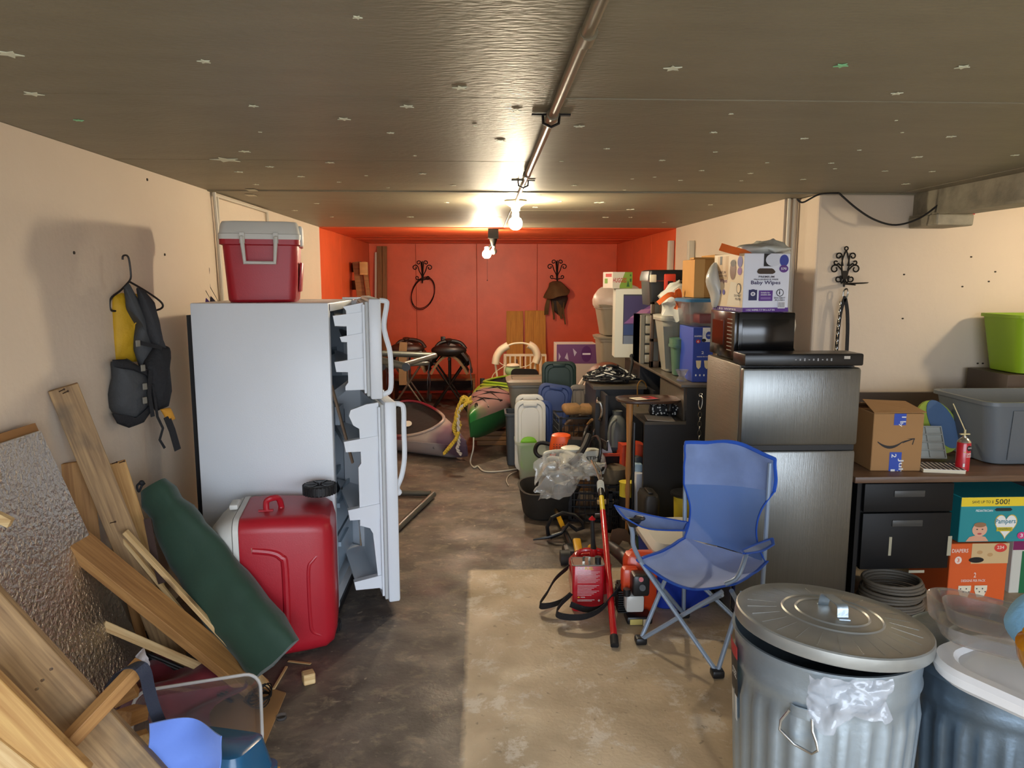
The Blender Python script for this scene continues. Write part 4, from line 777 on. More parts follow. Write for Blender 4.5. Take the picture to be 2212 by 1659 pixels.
# kayaks
def kayak(nose, dirv, L_, W_k, H, cols, label, cock=(.42, .66), lift=0, rake=.35, logo=None, tilt=0, cpw=.62, cords=True):
    d = V((dirv[0], dirv[1], 0)).normalized(); s = V((d.y, -d.x, 0)); t = thing('kayak', label, 'kayak', nose)
    n0 = V(nose); UPR = Matrix.Rotation(R(tilt), 3, d)
    def prof(f):        # half width, keel height, deck height
        q = math.sin(math.pi * min(f * .985, 1)) ** .9
        kz = .06 * max(0, 1 - f / .14) ** 2 + .14 * max(0, (f - .9) / .1) ** 2; return max(W_k / 2 * q, .002), kz, H * (.62 + .38 * math.sin(math.pi * min(1, f * 1.15)) ** .8 if f < .87 else .62)
    def P(f, a, k=1):
        hw, kz, dz = prof(f); x = hw * math.copysign(abs(math.cos(a)) ** (.8 if math.sin(a) > 0 else 1.25), math.cos(a))
        z = (dz * .74 + (dz * .26) * abs(math.sin(a)) ** 1.2) if math.sin(a) > 0 else (dz * .74 - (dz * .74 - kz) * abs(math.sin(a)) ** .9)
        return n0 + UPR @ (d * (f * L_ - rake * (z - kz) * max(0, 1 - f / .3)) + s * x * k + V((0, 0, z)))
    M_ = 30; names = ('hull', 'deck')
    mats = []
    for nm in names:
        m = bpy.data.materials.new('kayak_' + nm); m.use_nodes = True; nt = m.node_tree; bs = nt.nodes['Principled BSDF']; bs.inputs['Roughness'].default_value = .35
        tc = nt.nodes.new('ShaderNodeTexCoord'); mp_ = nt.nodes.new('ShaderNodeVectorMath'); mp_.operation = 'DOT_PRODUCT'; mp_.inputs[1].default_value = (d.x / L_, d.y / L_, 0)
        nt.links.new(tc.outputs['Object'], mp_.inputs[0]); no = nt.nodes.new('ShaderNodeTexNoise'); no.inputs['Scale'].default_value = 4; nt.links.new(tc.outputs['Object'], no.inputs[0])
        ad = nt.nodes.new('ShaderNodeMath'); ad.operation = 'MULTIPLY_ADD'; ad.inputs[1].default_value = .12; nt.links.new(no.outputs[0], ad.inputs[0]); nt.links.new(mp_.outputs['Value'], ad.inputs[2])
        rp = nt.nodes.new('ShaderNodeValToRGB'); nt.links.new(ad.outputs[0], rp.inputs[0]); cs = cols[nm]
        while len(rp.color_ramp.elements) < len(cs): rp.color_ramp.elements.new(.99)
        for e_, (p_, c_) in zip(rp.color_ramp.elements, cs): e_.position = p_ + .06; e_.color = lin(c_)
        nt.links.new(rp.outputs[0], bs.inputs['Base Color']); mats.append(m)
    N = 40
    b = B(); b.grid(lambda u, v: P(v, math.pi + math.pi * u), 20, N, thick=.004); part('hull', b, mats[0], t, True, smooth=50)
    c0, c1 = cock
    b = B()             # deck with the cockpit left open
    def dk(u, v):
        a = math.pi * u; p = P(v, a); return p
    bm2 = bmesh.new(); w = 25
    vs = [[bm2.verts.new(dk(i / 24, j / 60)) for i in range(25)] for j in range(61)]
    for j in range(60):
        for i in range(24):
            f = (j + .5) / 60; cc = (c0 + c1) / 2; hl = (c1 - c0) / 2; sx = ((i + .5) / 24 - .5) / .5
            if ((f - cc) / hl) ** 2 + (math.sin(math.pi / 2 * sx) / cpw) ** 2 < 1 if False else ((f - cc) / hl) ** 2 + (sx / cpw) ** 2 < 1: continue
            bm2.faces.new((vs[j][i], vs[j][i + 1], vs[j + 1][i + 1], vs[j + 1][i]))
    b.bm.free(); b.bm = bm2; part('deck', b, mats[1], t, True, smooth=50)
    def cock_pt(a, k=1, dz=0):
        f = (c0 + c1) / 2 + (c1 - c0) / 2 * math.cos(a) * k; sx = cpw * math.sin(a) * k; return P(f, math.pi * (.5 - sx / 2)) + V((0, 0, dz))
    b = B(); b.tube([cock_pt(2 * math.pi * q / 40, 1.04, .012) for q in range(40)], .016, 8, True, flat=.8); part('coaming', b, mats[1], t, True)
    b = B(); rings = [[cock_pt(2 * math.pi * q / 32, k, dz) for q in range(32)] for k, dz in ((1.0, .0), (.9, -.06), (.6, -.09), (.25, -.1))]; b.loft(rings, caps=(False, True)); cv = part('cockpit_cover', b, mat('spray_cover', (26, 25, 26), .8, bump=.5, bs=24), t, True, smooth=60)
    sr = P(c1 + .01, math.pi / 2); b = B(); b.loft([[sr + s * v.x + V((0, 0, v.y)) - d * (.06 + .0) + d * o_ for v in rr(.34, .22, .06)] for o_ in (0, .03)]); part('seat_back', b, blkp, t, True)
    for f in (.07, .93):
        p = P(f, math.pi / 2); b = B(); b.tube(bez([p - d * .03, p + V((0, 0, .03)) - d * .02, p + V((0, 0, .03)) + d * .02, p + d * .03], 12), .007, 6); part('grab_handle', b, blkp, t, True)
    for k, f in enumerate((.1, .17, .24) if cords else ()):
        b = B(); f2 = f + .08; b.tube([P(f, math.pi * .25) + V((0, 0, .006)), P((f + f2) / 2, math.pi * .5) + V((0, 0, .012)), P(f2, math.pi * .75) + V((0, 0, .006))], .007, 6); b.tube([P(f2, math.pi * .25) + V((0, 0, .006)), P((f + f2) / 2, math.pi * .5) + V((0, 0, .016)), P(f, math.pi * .75) + V((0, 0, .006))], .007, 6); part('bungee_cord', b, blkp, t, True)
    return t, P, mats
n1 = fl(1003, 998, 0)
K1, PK1, m1 = kayak((n1.x + .05, n1.y, 0.01), (-.66, .75), 2.22, .66, .40, {'hull': [(0, (104, 84, 100)), (.05, (112, 88, 106)), (.10, (178, 172, 172)), (.42, (170, 158, 152)), (.6, (100, 30, 44)), (1, (90, 20, 36))], 'deck': [(0, (104, 84, 100)), (.08, (112, 88, 106)), (.14, (176, 162, 156)), (.24, (170, 156, 146)), (.3, (116, 30, 50)), (1, (122, 26, 44))]}, 'burgundy and white kayak lying on the floor left, with a black cockpit cover', cock=(.17, .53), cpw=.80, tilt=-23, cords=False)
b = B(); p = PK1(.35, math.pi / 2); b.lathe([(.04, 0), (.04, .004), (.001, .005)], T(p.x, p.y - .02, p.z - .085) @ RX(35), 16); part('round_badge', b, mat('badge_white', (210, 204, 190), .6), K1, True)
b = B(); q = PK1(.13, math.pi * 1.06); b.text('WATER TRAIL', 0, 0, .26, .03, face(q + V((-.02, -.012, -.01)), V((-.50, .80, 0)) * -1, (0, 0, 1)) @ T(-.26, 0, 0)); part('printed_text', b, mat('print_dark', (50, 52, 70), .6), K1, True, smooth=0)
n2 = at(1016, 946, 7.05)
K2, PK2, m2 = kayak((n2.x, n2.y, n2.z - .05), (.33, .944), 2.8, .74, .46, {'hull': [(0, (52, 112, 60)), (.12, (48, 98, 56)), (.3, (92, 70, 84)), (.5, (100, 66, 92)), (1, (110, 70, 100))], 'deck': [(0, (60, 140, 70)), (.05, (150, 120, 110)), (.24, (140, 108, 112)), (.30, (130, 160, 40)), (1, (140, 176, 50))]}, 'green and purple kayak raised on blocks, nose pointing to the camera', cock=(.34, .66), tilt=4)
for k, (f, zz) in enumerate(((.25, 0), (.75, 0))):
    p = PK2(f, -math.pi / 2); t = thing('wood_pallet', 'stack of wood blocks under the %s of the green kayak' % ('nose end' if k == 0 else 'far end'), 'block', (p.x, p.y, 0)); h_ = p.z - .005; n_ = 3
    for j in range(n_): b = B(); b.box((p.x, p.y, h_ * (j + .5) / n_), (.42 if j % 2 else .34, .14, h_ / n_ - .004), bev=.003); part('block', b, plyw, t, True)
yrope = mat('yellow_rope', (206, 176, 60), .8, bump=.5, bs=120); wrope = mat('white_rope', (200, 190, 178), .8, bump=.5, bs=120)
def rope(pts, m, name, label, r=.009, Yd=None, off=0):
    b = B()
    P_ = bez(pts, 40)
    for ph in (0, math.pi):
        b.tube([p + V((r * .8 * math.cos(i * 1.1 + ph), r * .6 * math.sin(i * 1.1 + ph), r * .5 * math.sin(i * 1.1 + ph))) for i, p in enumerate(P_)], r, 6)
    return part(name, b, m, label, True, smooth=60)
t = thing('rope_bundle', 'yellow and white braided ropes hanging from the nose of the green kayak', 'rope', at(1000, 870, 7.0)); RP = t
for k, pts in enumerate(([(1012, 866), (1000, 862), (990, 880), (984, 905), (986, 925), (990, 945)], [(1018, 868), (1006, 872), (995, 885), (988, 900), (994, 920), (984, 940)], [(1008, 872), (998, 880), (990, 892), (983, 912), (980, 926), (986, 940)])):
    rope([at(x, y, 6.9 - .03 * k) for x, y in pts], yrope, 'yellow_rope', t, .011)
rope([at(x, y, 6.82) for x, y in [(990, 935), (984, 950), (972, 965), (960, 980)]], yrope, 'yellow_rope', t, .012)
rope([at(x, y, 6.84) for x, y in [(1000, 875), (991, 890), (990, 915), (991, 940), (991, 958), (988, 970), (996, 982)]], wrope, 'white_rope', t, .011)
b = B(); c_ = at(1006, 868, 7.02); [b.tube([c_ + V((.05 * math.cos(a), .04 * math.sin(a), .02 * k + .012 * math.sin(3 * a + k))) for a in [2 * math.pi * q / 16 for q in range(16)]], .01, 6, True) for k in range(3)]; part('rope_knot', b, yrope, t, True)
b = B(); b.tube(bez([at(1023, 945, 6.95), at(1022, 970, 6.9), fl(1016, 998, .01), fl(1024, 1010, .01), fl(1032, 1007, .01), fl(1046, 1018, .01), fl(1080, 1018, .01), fl(1116, 1013, .01)], 50), .007, 6); solo('extension_cord', b, mat('white_cable', (196, 190, 176), .5), 'white cord running over the floor from the kayak to the clear bin', 'cord')
b = B(); b.tube(bez([fl(1116, 1018, .01), fl(1100, 1026, .01), fl(1094, 1038, .01), fl(1098, 1048, .01)], 16), .004, 6); solo('thin_cord', b, MATS['white_cable'], 'thin pale string curling on the floor below the clear bin', 'cord')
# baby swing and safety gate
wpl = mat('cream_plastic', (216, 204, 176), .4)
t = thing('baby_swing', 'white baby swing with curved side arms and a pale green toy on it', 'baby seat', at(1115, 800, 9.0))
def bar(pts, r, m=wpl, nm='bar', fl_=None, Y=9.0):
    b = B(); b.tube(bez([at(x, y, Y) if len(q_) == 2 else at(x, y, q_[2]) for q_ in pts for x, y in (q_[:2],)], 24), r, 10, flat=fl_); return part(nm, b, m, t, True, smooth=60)
bar([(1096, 747), (1110, 742), (1128, 741), (1143, 744)], .012, nm='top_bar')
bar([(1096, 747), (1082, 756), (1073, 770), (1069, 784)], [.02] + [.05] * 22 + [.03] + [.03], nm='side_arm') if False else bar([(1098, 746), (1082, 756), (1073, 770), (1070, 786)], .068, nm='side_arm', fl_=.7)
bar([(1142, 744), (1154, 752), (1161, 768), (1157, 784)], .068, nm='side_arm', fl_=.7)
bar([(1070, 786), (1076, 830), (1082, 880, 8.9)], .014, nm='leg'); bar([(1157, 784), (1150, 830), (1146, 880, 8.9)], .014, nm='leg')
bar([(1078, 782), (1090, 790), (1115, 794), (1140, 790), (1152, 780)], .005, nm='hanging_wire'); bar([(1090, 790), (1068, 806), (1060, 824)], .005, nm='wire')
b = B(); c_ = at(1108, 800, 8.9); b.ball(c_, (.1, .06, .08), 10); part('toy', b, mat('mint_plastic', (150, 178, 130), .5), t, True); b = B(); b.ball(c_ + V((0, -.01, .06)), (.085, .06, .03), 8); part('toy_top', b, wpl, t, True)
t = thing('safety_gate', 'white barred baby gate leaning before the yellow boards', 'gate', at(1130, 870, 9.6))
pk(t, 'rail', at(1088, 767, 9.6), at(1180, 767, 9.6), .03, .03, (0, 0, 1), wpl); pk(t, 'rail', at(1088, 880, 9.5), at(1180, 880, 9.5), .03, .03, (0, 0, 1), wpl)
for k in range(9):
    x = 1091 + 11 * k; b = B(); b.cyl(at(x, 767, 9.6), at(x, 880, 9.5), .012 if k not in (0, 7) else .022, n=8); part('bar', b, wpl, t, True)
# tote and lids in the clear bin
taupe = mat('taupe_plastic', (128, 116, 100), .5, var=.05); greyt = mat('grey_tote', (112, 112, 108), .45, var=.06)
t = thing('storage_tote', 'grey storage tote with a taupe lid, behind the bin of upright lids', 'tote', (.5, 7.3, 0)); P = at(1165, 870, 7.3)
b = B(); b.bin(.62, .42, .42, .05, .86, M=T(P.x, 7.3, .30)); part('body', b, greyt, t, True); b = B(); b.loft([rr(.66, .46, .05, 0), rr(.67, .47, .05, .03), rr(.6, .4, .05, .05), rr(.56, .36, .04, .05), rr(.54, .34, .04, .035)], T(P.x, 7.3, .72)); part('lid', b, taupe, t, True)
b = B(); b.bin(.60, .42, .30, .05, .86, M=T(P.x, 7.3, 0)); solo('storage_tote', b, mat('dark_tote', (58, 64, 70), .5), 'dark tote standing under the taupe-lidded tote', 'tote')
t = thing('clear_bin', 'tall clear plastic bin on the floor holding upright tote lids', 'bin', (.49, 6.28, 0)); x0, x1, z0, z1 = rng(1116, 1030, 1208, 955, 6.2)
b = B(); b.bin(.40, .30, .345, .05, .84, M=T(.50, 6.35, 0)); part('body', b, mat('milky_plastic', (196, 206, 190), .3, alpha=.38, spec=.4), t, True)
def lid(x0, y0, x1, y1, Y, m, label, lean=8, th=.03, inset=True, group=None, rot=0, roll=0):
    a, b_, z0, z1 = rng(x0, y0, x1, y1, Y); w, h = b_ - a, z1 - z0
    t = thing('tote_lid', label, 'lid', ((a + b_) / 2, Y, z0), group=group, rot=RZ(rot) @ RX(-lean) @ RY(roll))
    M = RX(90); o = lambda k, z: [V((v.x, -z, v.y + h / 2)) for v in rr(w - k, h - k, .06)]
    b = B(); b.loft([o(0, 0), o(0, th), o(.02, th + .006), o(.05, th + .006), o(.065, th - .006), o(.11, th - .006), o(.12, th + .002)]); part('panel', b, m, t)
    b = B(); b.box((0, -th - .006, h - .035), (.12, .014, .03), bev=.005); part('latch_tab', b, m, t)
    return t
ww = mat('white_lid', (206, 204, 196), .45); bb = mat('blue_lid', (42, 62, 116), .5, bump=.05); dg = mat('dark_green_lid', (18, 44, 38), .5); dgry = mat('dark_grey_lid', (70, 72, 78), .5)
lid(1112, 866, 1178, 1015, 6.28, ww, 'foremost white lid standing in the clear bin', 4)
lid(1114, 853, 1174, 1012, 6.42, ww, 'white lid behind the foremost, its rim showing above the others', 4)
lid(1122, 866, 1192, 1006, 6.36, bb, 'smaller blue lid between the white lids in the clear bin', 3)
lid(1142, 830, 1214, 990, 6.56, bb, 'large blue lid leaning behind the clear bin', 10, roll=9)
lid(1172, 782, 1244, 985, 6.95, dg, 'dark green lid standing tallest, right of the blue lids', 6)
lid(1232, 832, 1268, 985, 6.9, mat('clear_grey_lid', (140, 134, 128), .4, alpha=.8), 'translucent grey lid leaning right of the dark green lid', 8)
t = lid(1124, 944, 1160, 1018, 6.24, mat('lime_lid', (124, 190, 40), .45), 'lime green lid inside the clear bin', 2, th=.012)
x0, x1, z0, z1 = rng(1098, 895, 1114, 1000, 6.9); b = B(); b.bin(.24, .3, .5, .03, .9, M=T((x0 + x1) / 2 + .06, 6.9, 0)); solo('waste_bin', b, mat('slate_plastic', (62, 70, 80), .5), 'tall slate-grey bin left behind the clear bin of lids', 'bin')
# boxes and totes at the far right
prp = (104, 60, 110)
p = at(1243, 860, 8.4); carton('carton', 'open box with purple printing behind the dark green lid', (p.x, 8.5, .55), .46, .35, .46, 0, mat('pale_carton', (196, 180, 168), .7), [(prp, 'r', 0, .52, 1, 1), ((190, 176, 196), 'p', [(.05, .6), (.1, .7), (.05, .8)]), ((190, 176, 196), 'p', [(.2, .66), (.3, .6), (.26, .8)]), ((190, 176, 196), 'p', [(.4, .9), (.5, .8), (.44, .7)]), ((80, 20, 92), 'e', .74, .76, .13, .2), ((230, 220, 230), 'r', .64, .74, .84, .78), ((90, 52, 40), 'e', .3, .26, .08, .16), ((206, 160, 130), 'e', .3, .2, .07, .12)], open_=True)
p = at(1243, 900, 8.4); carton('carton', 'lower pale box standing under the purple printed box', (p.x, 8.5, 0), .5, .4, .545, 0, MATS['pale_carton'], [((120, 40, 110), 'r', .6, .3, .9, .4), ((110, 110, 130), 'r', .1, .1, .5, .14)])
t = thing('push_walker', 'white tubular push frame slanting in front of the printed boxes', 'frame', at(1260, 860, 7.8)); b = B(); b.tube(bez([at(1236, 862, 7.6), at(1262, 818, 7.7), at(1296, 790, 7.8), at(1302, 782, 7.8)], 16), .022, 10).tube(bez([at(1246, 890, 7.5), at(1270, 858, 7.6), at(1286, 838, 7.7)], 12), .02, 10).tube([at(1283, 800, 7.8), at(1250, 850, 7.5)], .012, 8); part('tube', b, mat('white_tube', (196, 186, 174), .4), t, True)
b = B(); b.ball(at(1302, 788, 7.8), (.07, .05, .05), 10); part('grip', b, mat('grey_foam', (110, 104, 92), .8), t, True)
tb_ = mat('brown_grey_tote', (136, 124, 106), .5)
for k, (y0, y1, lab) in enumerate(((656, 724, 'upper'), (722, 905, 'lower'))):
    Y = 7.25; x0, x1, z0, z1 = rng(1288, y0, 1326, y1, Y); z0 = max(z0, 0.0); 
    if k == 1: z0 = zt0 - .005 - .62; 
    t = thing('storage_tote', '%s of two grey totes stacked by the red side wall' % lab, 'tote', (1.45, Y, z0)); 
    if k == 0: zt0 = z0; h_ = z1 - z0
    else: h_ = .62
    b = B(); b.bin(.60, .42, h_ - .03, .05, .86, M=T(x0 + .33, Y + .1, z0)); part('body', b, tb_, t, True)
    b = B(); b.loft([rr(.64, .46, .05, 0), rr(.65, .47, .05, .02), rr(.6, .42, .05, .028)], T(x0 + .33, Y + .1, z0 + h_ - .03)); part('lid', b, tb_, t, True)
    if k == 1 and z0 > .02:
        b = B(); b.span(x0 + .02, x0 + .64, Y - .12, Y + .32, 0, z0 - .001, bev=.01); solo('base_crate', b, mat('dark_crate', (90, 80, 70), .7), 'brown crate under the stack of two grey totes', 'crate')  # crate in one even dark brown
b = B(); b.ball(at(1312, 642, 7.3) + V((.12, 0, -.02)), (.27, .2, .15), 12); b.jig(.05, 6, 4); solo('plastic_bag', b, mat('pink_white_bag', (206, 184, 170), .4, var=.2, vs=7), 'stuffed pale plastic bag on top of the stacked grey totes', 'bag', smooth=60)
for (px, lab) in ((1448, 'left'), (1491, 'right')):
    X_ = XR - .04; p = ax(px, 520, X_); b = B(); b.span(X_ - .02, X_ + .035, p.y - .04, p.y + .04, .0, p.z, bev=.004); solo('white_post', b, mat('white_trim', (208, 202, 186), .5), 'white painted post standing at the right wall, %s of two' % lab, 'post')
# ================================================================== long black desk with a raised shelf along the right wall, and the clutter on and before it
deskb = mat('black_laminate', (40, 40, 42), .45, var=.08, vs=5); deskt = mat('worn_desk_top', (86, 78, 66), .4, var=.25, vs=9, bump=.1, bs=30)
D = thing('desk', 'long black desk with a raised rear shelf standing along the right wall', 'desk', (1.5, 5.7, 0))
YD0, YD1, ZT, ZL, XF, XM = 4.68, 6.75, 1.04, .80, 1.06, 1.33
b = B(); b.span(XF, XM, YD0, YD0 + .03, 0, ZL).span(XM, XR - .04, YD0, YD0 + .03, 0, ZT); part('end_panel', b, deskb, D, True)
b = B(); b.span(XF, XM, YD0 - .01, 5.5, ZL, ZL + .02); part('desk_top', b, deskt, D, True)
b = B(); b.span(XM - .04, XR - .04, YD0 - .01, YD1, ZT, ZT + .02, bev=.004); part('upper_shelf', b, deskt, D, True)
b = B(); b.span(XM - .01, XM + .01, YD0 + .03, 5.35, ZL, ZT); part('riser_panel', b, deskt, D, True)
b = B(); b.span(XM, XM + .02, 5.6, YD1, .0, ZT - .16).span(XM, XM + .02, 6.1, YD1, ZT - .2, ZT); part('back_panel', b, deskb, D, True)
for y in (5.35, 6.1, YD1 - .03): b = B(); b.span(XM + .02, XR - .04, y, y + .03, 0, ZT); part('divider', b, deskb, D, True)
t = thing('cabinet', 'black cabinet with a curved chrome handle, the rope pile lying on it', 'cabinet', (1.05, 5.95, 0))
b = B(); b.span(.90, 1.28, 5.72, 6.3, 0, .88); part('body', b, deskb, t, True); b = B(); b.span(.88, 1.3, 5.70, 6.32, .88, .905); part('top', b, deskt, t, True); b = B(); b.span(.935, .955, 5.46, 5.7, .02, .87); part('door', b, deskb, t, True, label='open black door')
b = B(); b.tube(bez([at(1292, 860, 5.68), at(1291, 868, 5.6), at(1298, 872, 5.58), at(1301, 890, 5.58), at(1297, 905, 5.6), at(1294, 906, 5.68)], 20), .012, 8); part('handle', b, steel, t, True, label='curved chrome handle')
# rope pile and brown ball
rp_ = mat('black_white_rope', (22, 22, 24), .7, bump=.4, bs=90); rpw = mat('rope_fleck', (190, 188, 178), .7)
t = thing('rope_pile', 'tangled pile of black rope with white flecks on the black cabinet', 'rope', (1.05, 5.95, .905)); rr_ = random.Random(3)
pts = [];
for k in range(110):
    a = k * 1.9 + rr_.uniform(-.5, .5); r_ = rr_.uniform(.05, .24); pts.append(V((1.05 + r_ * math.cos(a) * 1.0, 5.95 + r_ * math.sin(a) * .8, .925 + max(0, .16 * (1 - r_ / .24)) * rr_.random() + .02 * rr_.random())))
pp = bez(pts, 440); b = B(); b.tube(pp, .0085, 6); part('rope', b, rp_, t, True)
b = B(); [b.tube([pp[i] + V((0, -.002, .003)), pp[i + 1] + V((0, -.002, .003))], .0078, 5) for i in range(1, len(pp) - 1, 4)]; part('white_fleck', b, rpw, t, True, stuff=True)
b = B(); b.tube(bez([at(1353, 830, 5.9), at(1360, 808, 5.9), at(1366, 785, 6.0), at(1364, 770, 6.1)], 14), .011, 6).ball(at(1365, 769, 6.1), .02, 6); part('rope_end', b, rp_, t, True)
b = B(); b.ball((1.12, 6.5, .85), (.19, .18, .16), 12); solo('brown_ball', b, mat('brown_leather', (112, 60, 38), .5, bump=.2), 'brown leather ball-like cushion behind the black rope pile', 'ball')
b = B(); b.span(.95, 1.28, 6.34, 6.7, 0, .69); solo('dark_box', b, deskb, 'dark box carrying the brown ball', 'box')
# tray table with oval top
t = thing('tray_table', 'small table with an oval brown top and turned tan legs', 'table', (1.13, 4.85, 0)); Zt = .93
C_ = at(1400, 862, 4.86); ot = mat('walnut_top', (74, 50, 38), .25, var=.3, vs=9, spec=.7)
b = B(); b.loft([[V((C_.x + k * (.215 * math.copysign(abs(math.cos(a)) ** .7, math.cos(a))), C_.y + k * (.15 * math.copysign(abs(math.sin(a)) ** .7, math.sin(a))), C_.z + z)) for a in [2 * math.pi * q / 36 for q in range(36)]] for k, z in ((.97, -.012), (1, -.006), (1, .006), (.96, .008), (.9, .004))]); part('table_top', b, ot, t, True)
tan_ = mat('tan_wood', (176, 122, 66), .5)
for (dx, dy, m_) in ((-.14, -.08, tan_), (.13, -.08, blkp), (-.1, .1, blkp), (.13, .1, blkp)):
    b = B(); zz = C_.z - .012; zo = ZL + .021 if dx > 0 else 0; zz -= zo
    b.lathe([(.012, 0), (.014, zz * .3), (.02, zz * .36), (.013, zz * .42), (.02, zz * .48), (.016, zz * .7), (.024, zz)], T(C_.x + dx, C_.y + dy, zo), 10); part('leg', b, m_, t, True)
b = B(); M_ = T(C_.x - .035, C_.y - .03, C_.z + .009) @ RZ(18); b.box((0, 0, .001), (.17, .1, .002), M_); t2 = solo('product_card', b, mat('card_white', (226, 214, 190), .5), 'small red and white product card lying on the oval table', 'card')
decal(t2, (0, 0, 0), (1, 0, 0), (0, 1, 0), 1, 1, []) if False else None
Mi = ROOT[t2.name].inverted() @ M_
for col, q in (((170, 30, 44), (.0, .085, -.05, .05)), ((60, 40, 40), (.01, .05, -.02, .03))):
    b = B(); b.span(q[0], q[1], q[2], q[3], .0022, .0028 + (.0006 if col[0] < 100 else 0)); b.xf(M_); part('printed_graphic', b, mat('c_%d' % col[0], col, .5), t2, True)
b = B(); b.text('SPRING CLIPS', -.08, -.02, -.01, .0, M_ @ T(0, 0, .003)); part('printed_text', b, mat('print_dk', (40, 40, 40), .6), t2, True, smooth=0)
# polka-dot bag, folder
b = B(); P = at(1432, 897, 4.9); b.loft([rr(.17, .10, .04, 0), rr(.2, .12, .05, .03), rr(.18, .1, .04, .07)], T(P.x, P.y, ZL + .022)); t = solo('spotted_pouch', b, blkf, 'black pouch with white polka dots under the oval table', 'pouch')
dots = B(); rr2 = random.Random(5)
for k in range(26): dots.ball((rr2.uniform(-.085, .085), -.058 + .0 * k, rr2.uniform(.01, .065)), (.006, .004, .006), 4)
for k in range(20): dots.ball((rr2.uniform(-.08, .08), rr2.uniform(-.045, .03), .07), (.006, .006, .003), 4)
dots.xf(ROOT[t.name]); part('dots', dots, mat('dot_white', (225, 225, 220), .6), t, True, stuff=True)
plank(at(1395, 902, 4.72), at(1455, 906, 4.72), .10, .006, (0, 1, .15), mat('grey_card', (160, 152, 140), .6), 'open pale folder lying before the polka dot pouch', 'folder', 'folder')
# hook and chain
t = thing('chain', 'steel chain with a snap hook hanging on the black desk end', 'chain', at(1512, 950, YD0 - .02)); Yc = YD0 - .015
for k in range(9):
    p = at(1512 - .4 * k, 896 + 10 * k, Yc); b = B(); Mx = T(*p) @ (RZ(0) if k % 2 == 0 else RZ(75)) @ RX(90)
    b.tube([(.011 * math.cos(a), .019 * math.sin(a), 0) for a in [2 * math.pi * q / 14 for q in range(14)]], .003, 6, True, M=Mx); part('link', b, steel, t, True)
b = B(); p = at(1513, 868, Yc); b.tube(bez([p + V((0, 0, .04)), p + V((.012, 0, .02)), p + V((.012, 0, -.02)), p + V((0, 0, -.05)), p + V((-.012, 0, -.02)), p + V((-.01, 0, .01))], 20), .004, 6).tube([p + V((.01 * math.cos(a), 0, .045 + .01 * math.sin(a))) for a in [2 * math.pi * q / 12 for q in range(12)]], .003, 6, True); part('snap_hook', b, steel, t, True)
b = B(); p = at(1388, 822, 5.2); b.tube(bez([p + V((-.03, 0, -.13)), p + V((-.035, 0, -.04)), p + V((-.01, 0, 0)), p + V((.02, 0, -.02)), p + V((.03, 0, -.05))], 16), .005, 6).cyl(p + V((-.03, 0, -.13)), p + V((-.03, 0, -.19)), .008, n=8); solo('brass_hook', b, mat('brass', (150, 110, 50), .35, .8), 'curved brass hook standing above the oval table', 'hook')
# ---- on the upper shelf, near to far
ZS = ZT + .021
blue = (38, 66, 160); wh = (230, 232, 236)
x0, x1, z0, z1 = rng(1495, 835, 1537, 708, 4.78)
carton('diaper_box', 'tall blue diaper box standing at the near end of the raised shelf', ((x0 + x1) / 2 + .01, 4.96, ZS), x1 - x0 + .02, .34, z1 - ZS, 0, mat('diaper_blue', blue, .5),
       [((222, 226, 230), 'r', 0, .74, 1, 1), ((200, 206, 216), 'p', [(.45, .78), (.6, .9), (.5, .95)]), (blue, 'e', .76, .86, .16, .07), (blue, 'p', [(0, .74), (0, 1), (.45, 1), (.45, .74), (.3, .68), (.12, .68)]), (wh, 't', 'DIAPERS', .05, .83, .42, .86), ((18, 20, 30), 'e', .52, .77, .11, .03), ((180, 40, 50), 'e', .24, .75, .11, .035), (wh, 't', '6', .2, .73, .28, .77), (wh, 't', '2', .42, .52, .54, .57), (wh, 't', 'DESIGNS PER PACK', .2, .46, .8, .48), ((228, 214, 176), 'p', [(.16, .4), (.42, .4), (.4, .28), (.3, .24), (.2, .28)]), ((228, 214, 176), 'p', [(.56, .4), (.84, .4), (.8, .28), (.7, .24), (.6, .28)]), (wh, 'e', .18, .13, .04, .02), (wh, 'e', .38, .13, .04, .02), (wh, 'e', .58, .13, .04, .02), (wh, 'e', .78, .13, .04, .02), (wh, 't', '150', .66, .845, .86, .875)])
zb = z1
t = thing('clear_tote', 'clear tote with a blue lid holding dark red things, on the blue diaper box', 'tote', (1.52, 5.0, zb + .003))
b = B(); b.bin(.34, .34, .17, .04, .9, M=T(1.54, 5.0, zb + .003)); part('body', b, clearp, t, True); b = B(); b.loft([rr(.37, .37, .05, 0), rr(.375, .375, .05, .02), rr(.34, .34, .04, .024)], T(1.54, 5.0, zb + .165)); part('lid', b, mat('sky_lid', (60, 120, 160), .3, alpha=.9), t, True)
b = B(); b.span(1.46, 1.62, 4.9, 5.06, zb + .02, zb + .085, bev=.01); solo('red_case', b, mat('dark_red_plastic', (130, 30, 24), .4), 'dark red case inside the clear tote', 'case')
zc = zb + .192
x0, x1, z0, z1 = rng(1496, 648, 1548, 560, 4.9)
carton('carton', 'yellowish cardboard box standing on the blue-lidded tote', (x0 + .18, 5.06, zc), .34, .3, z1 - zc, 0, mat('yellow_cardboard', (172, 122, 58), .8, var=.1), [((120, 80, 34), 'r', .3, .05 + .07 * k, .42, .07 + .07 * k) for k in range(12)] + [((196, 150, 84), 'r', .0, .0, .2, 1)])
b = B(); b.span(x0 + .0, x0 + .22, 4.9, 5.0, z1, z1 + .012).span(x0 + .14, x0 + .2, 4.9, 5.2, z1, z1 + .03); solo('box_flap', b, MATS['yellow_cardboard'], 'raised flaps on the yellowish cardboard box', 'flap')
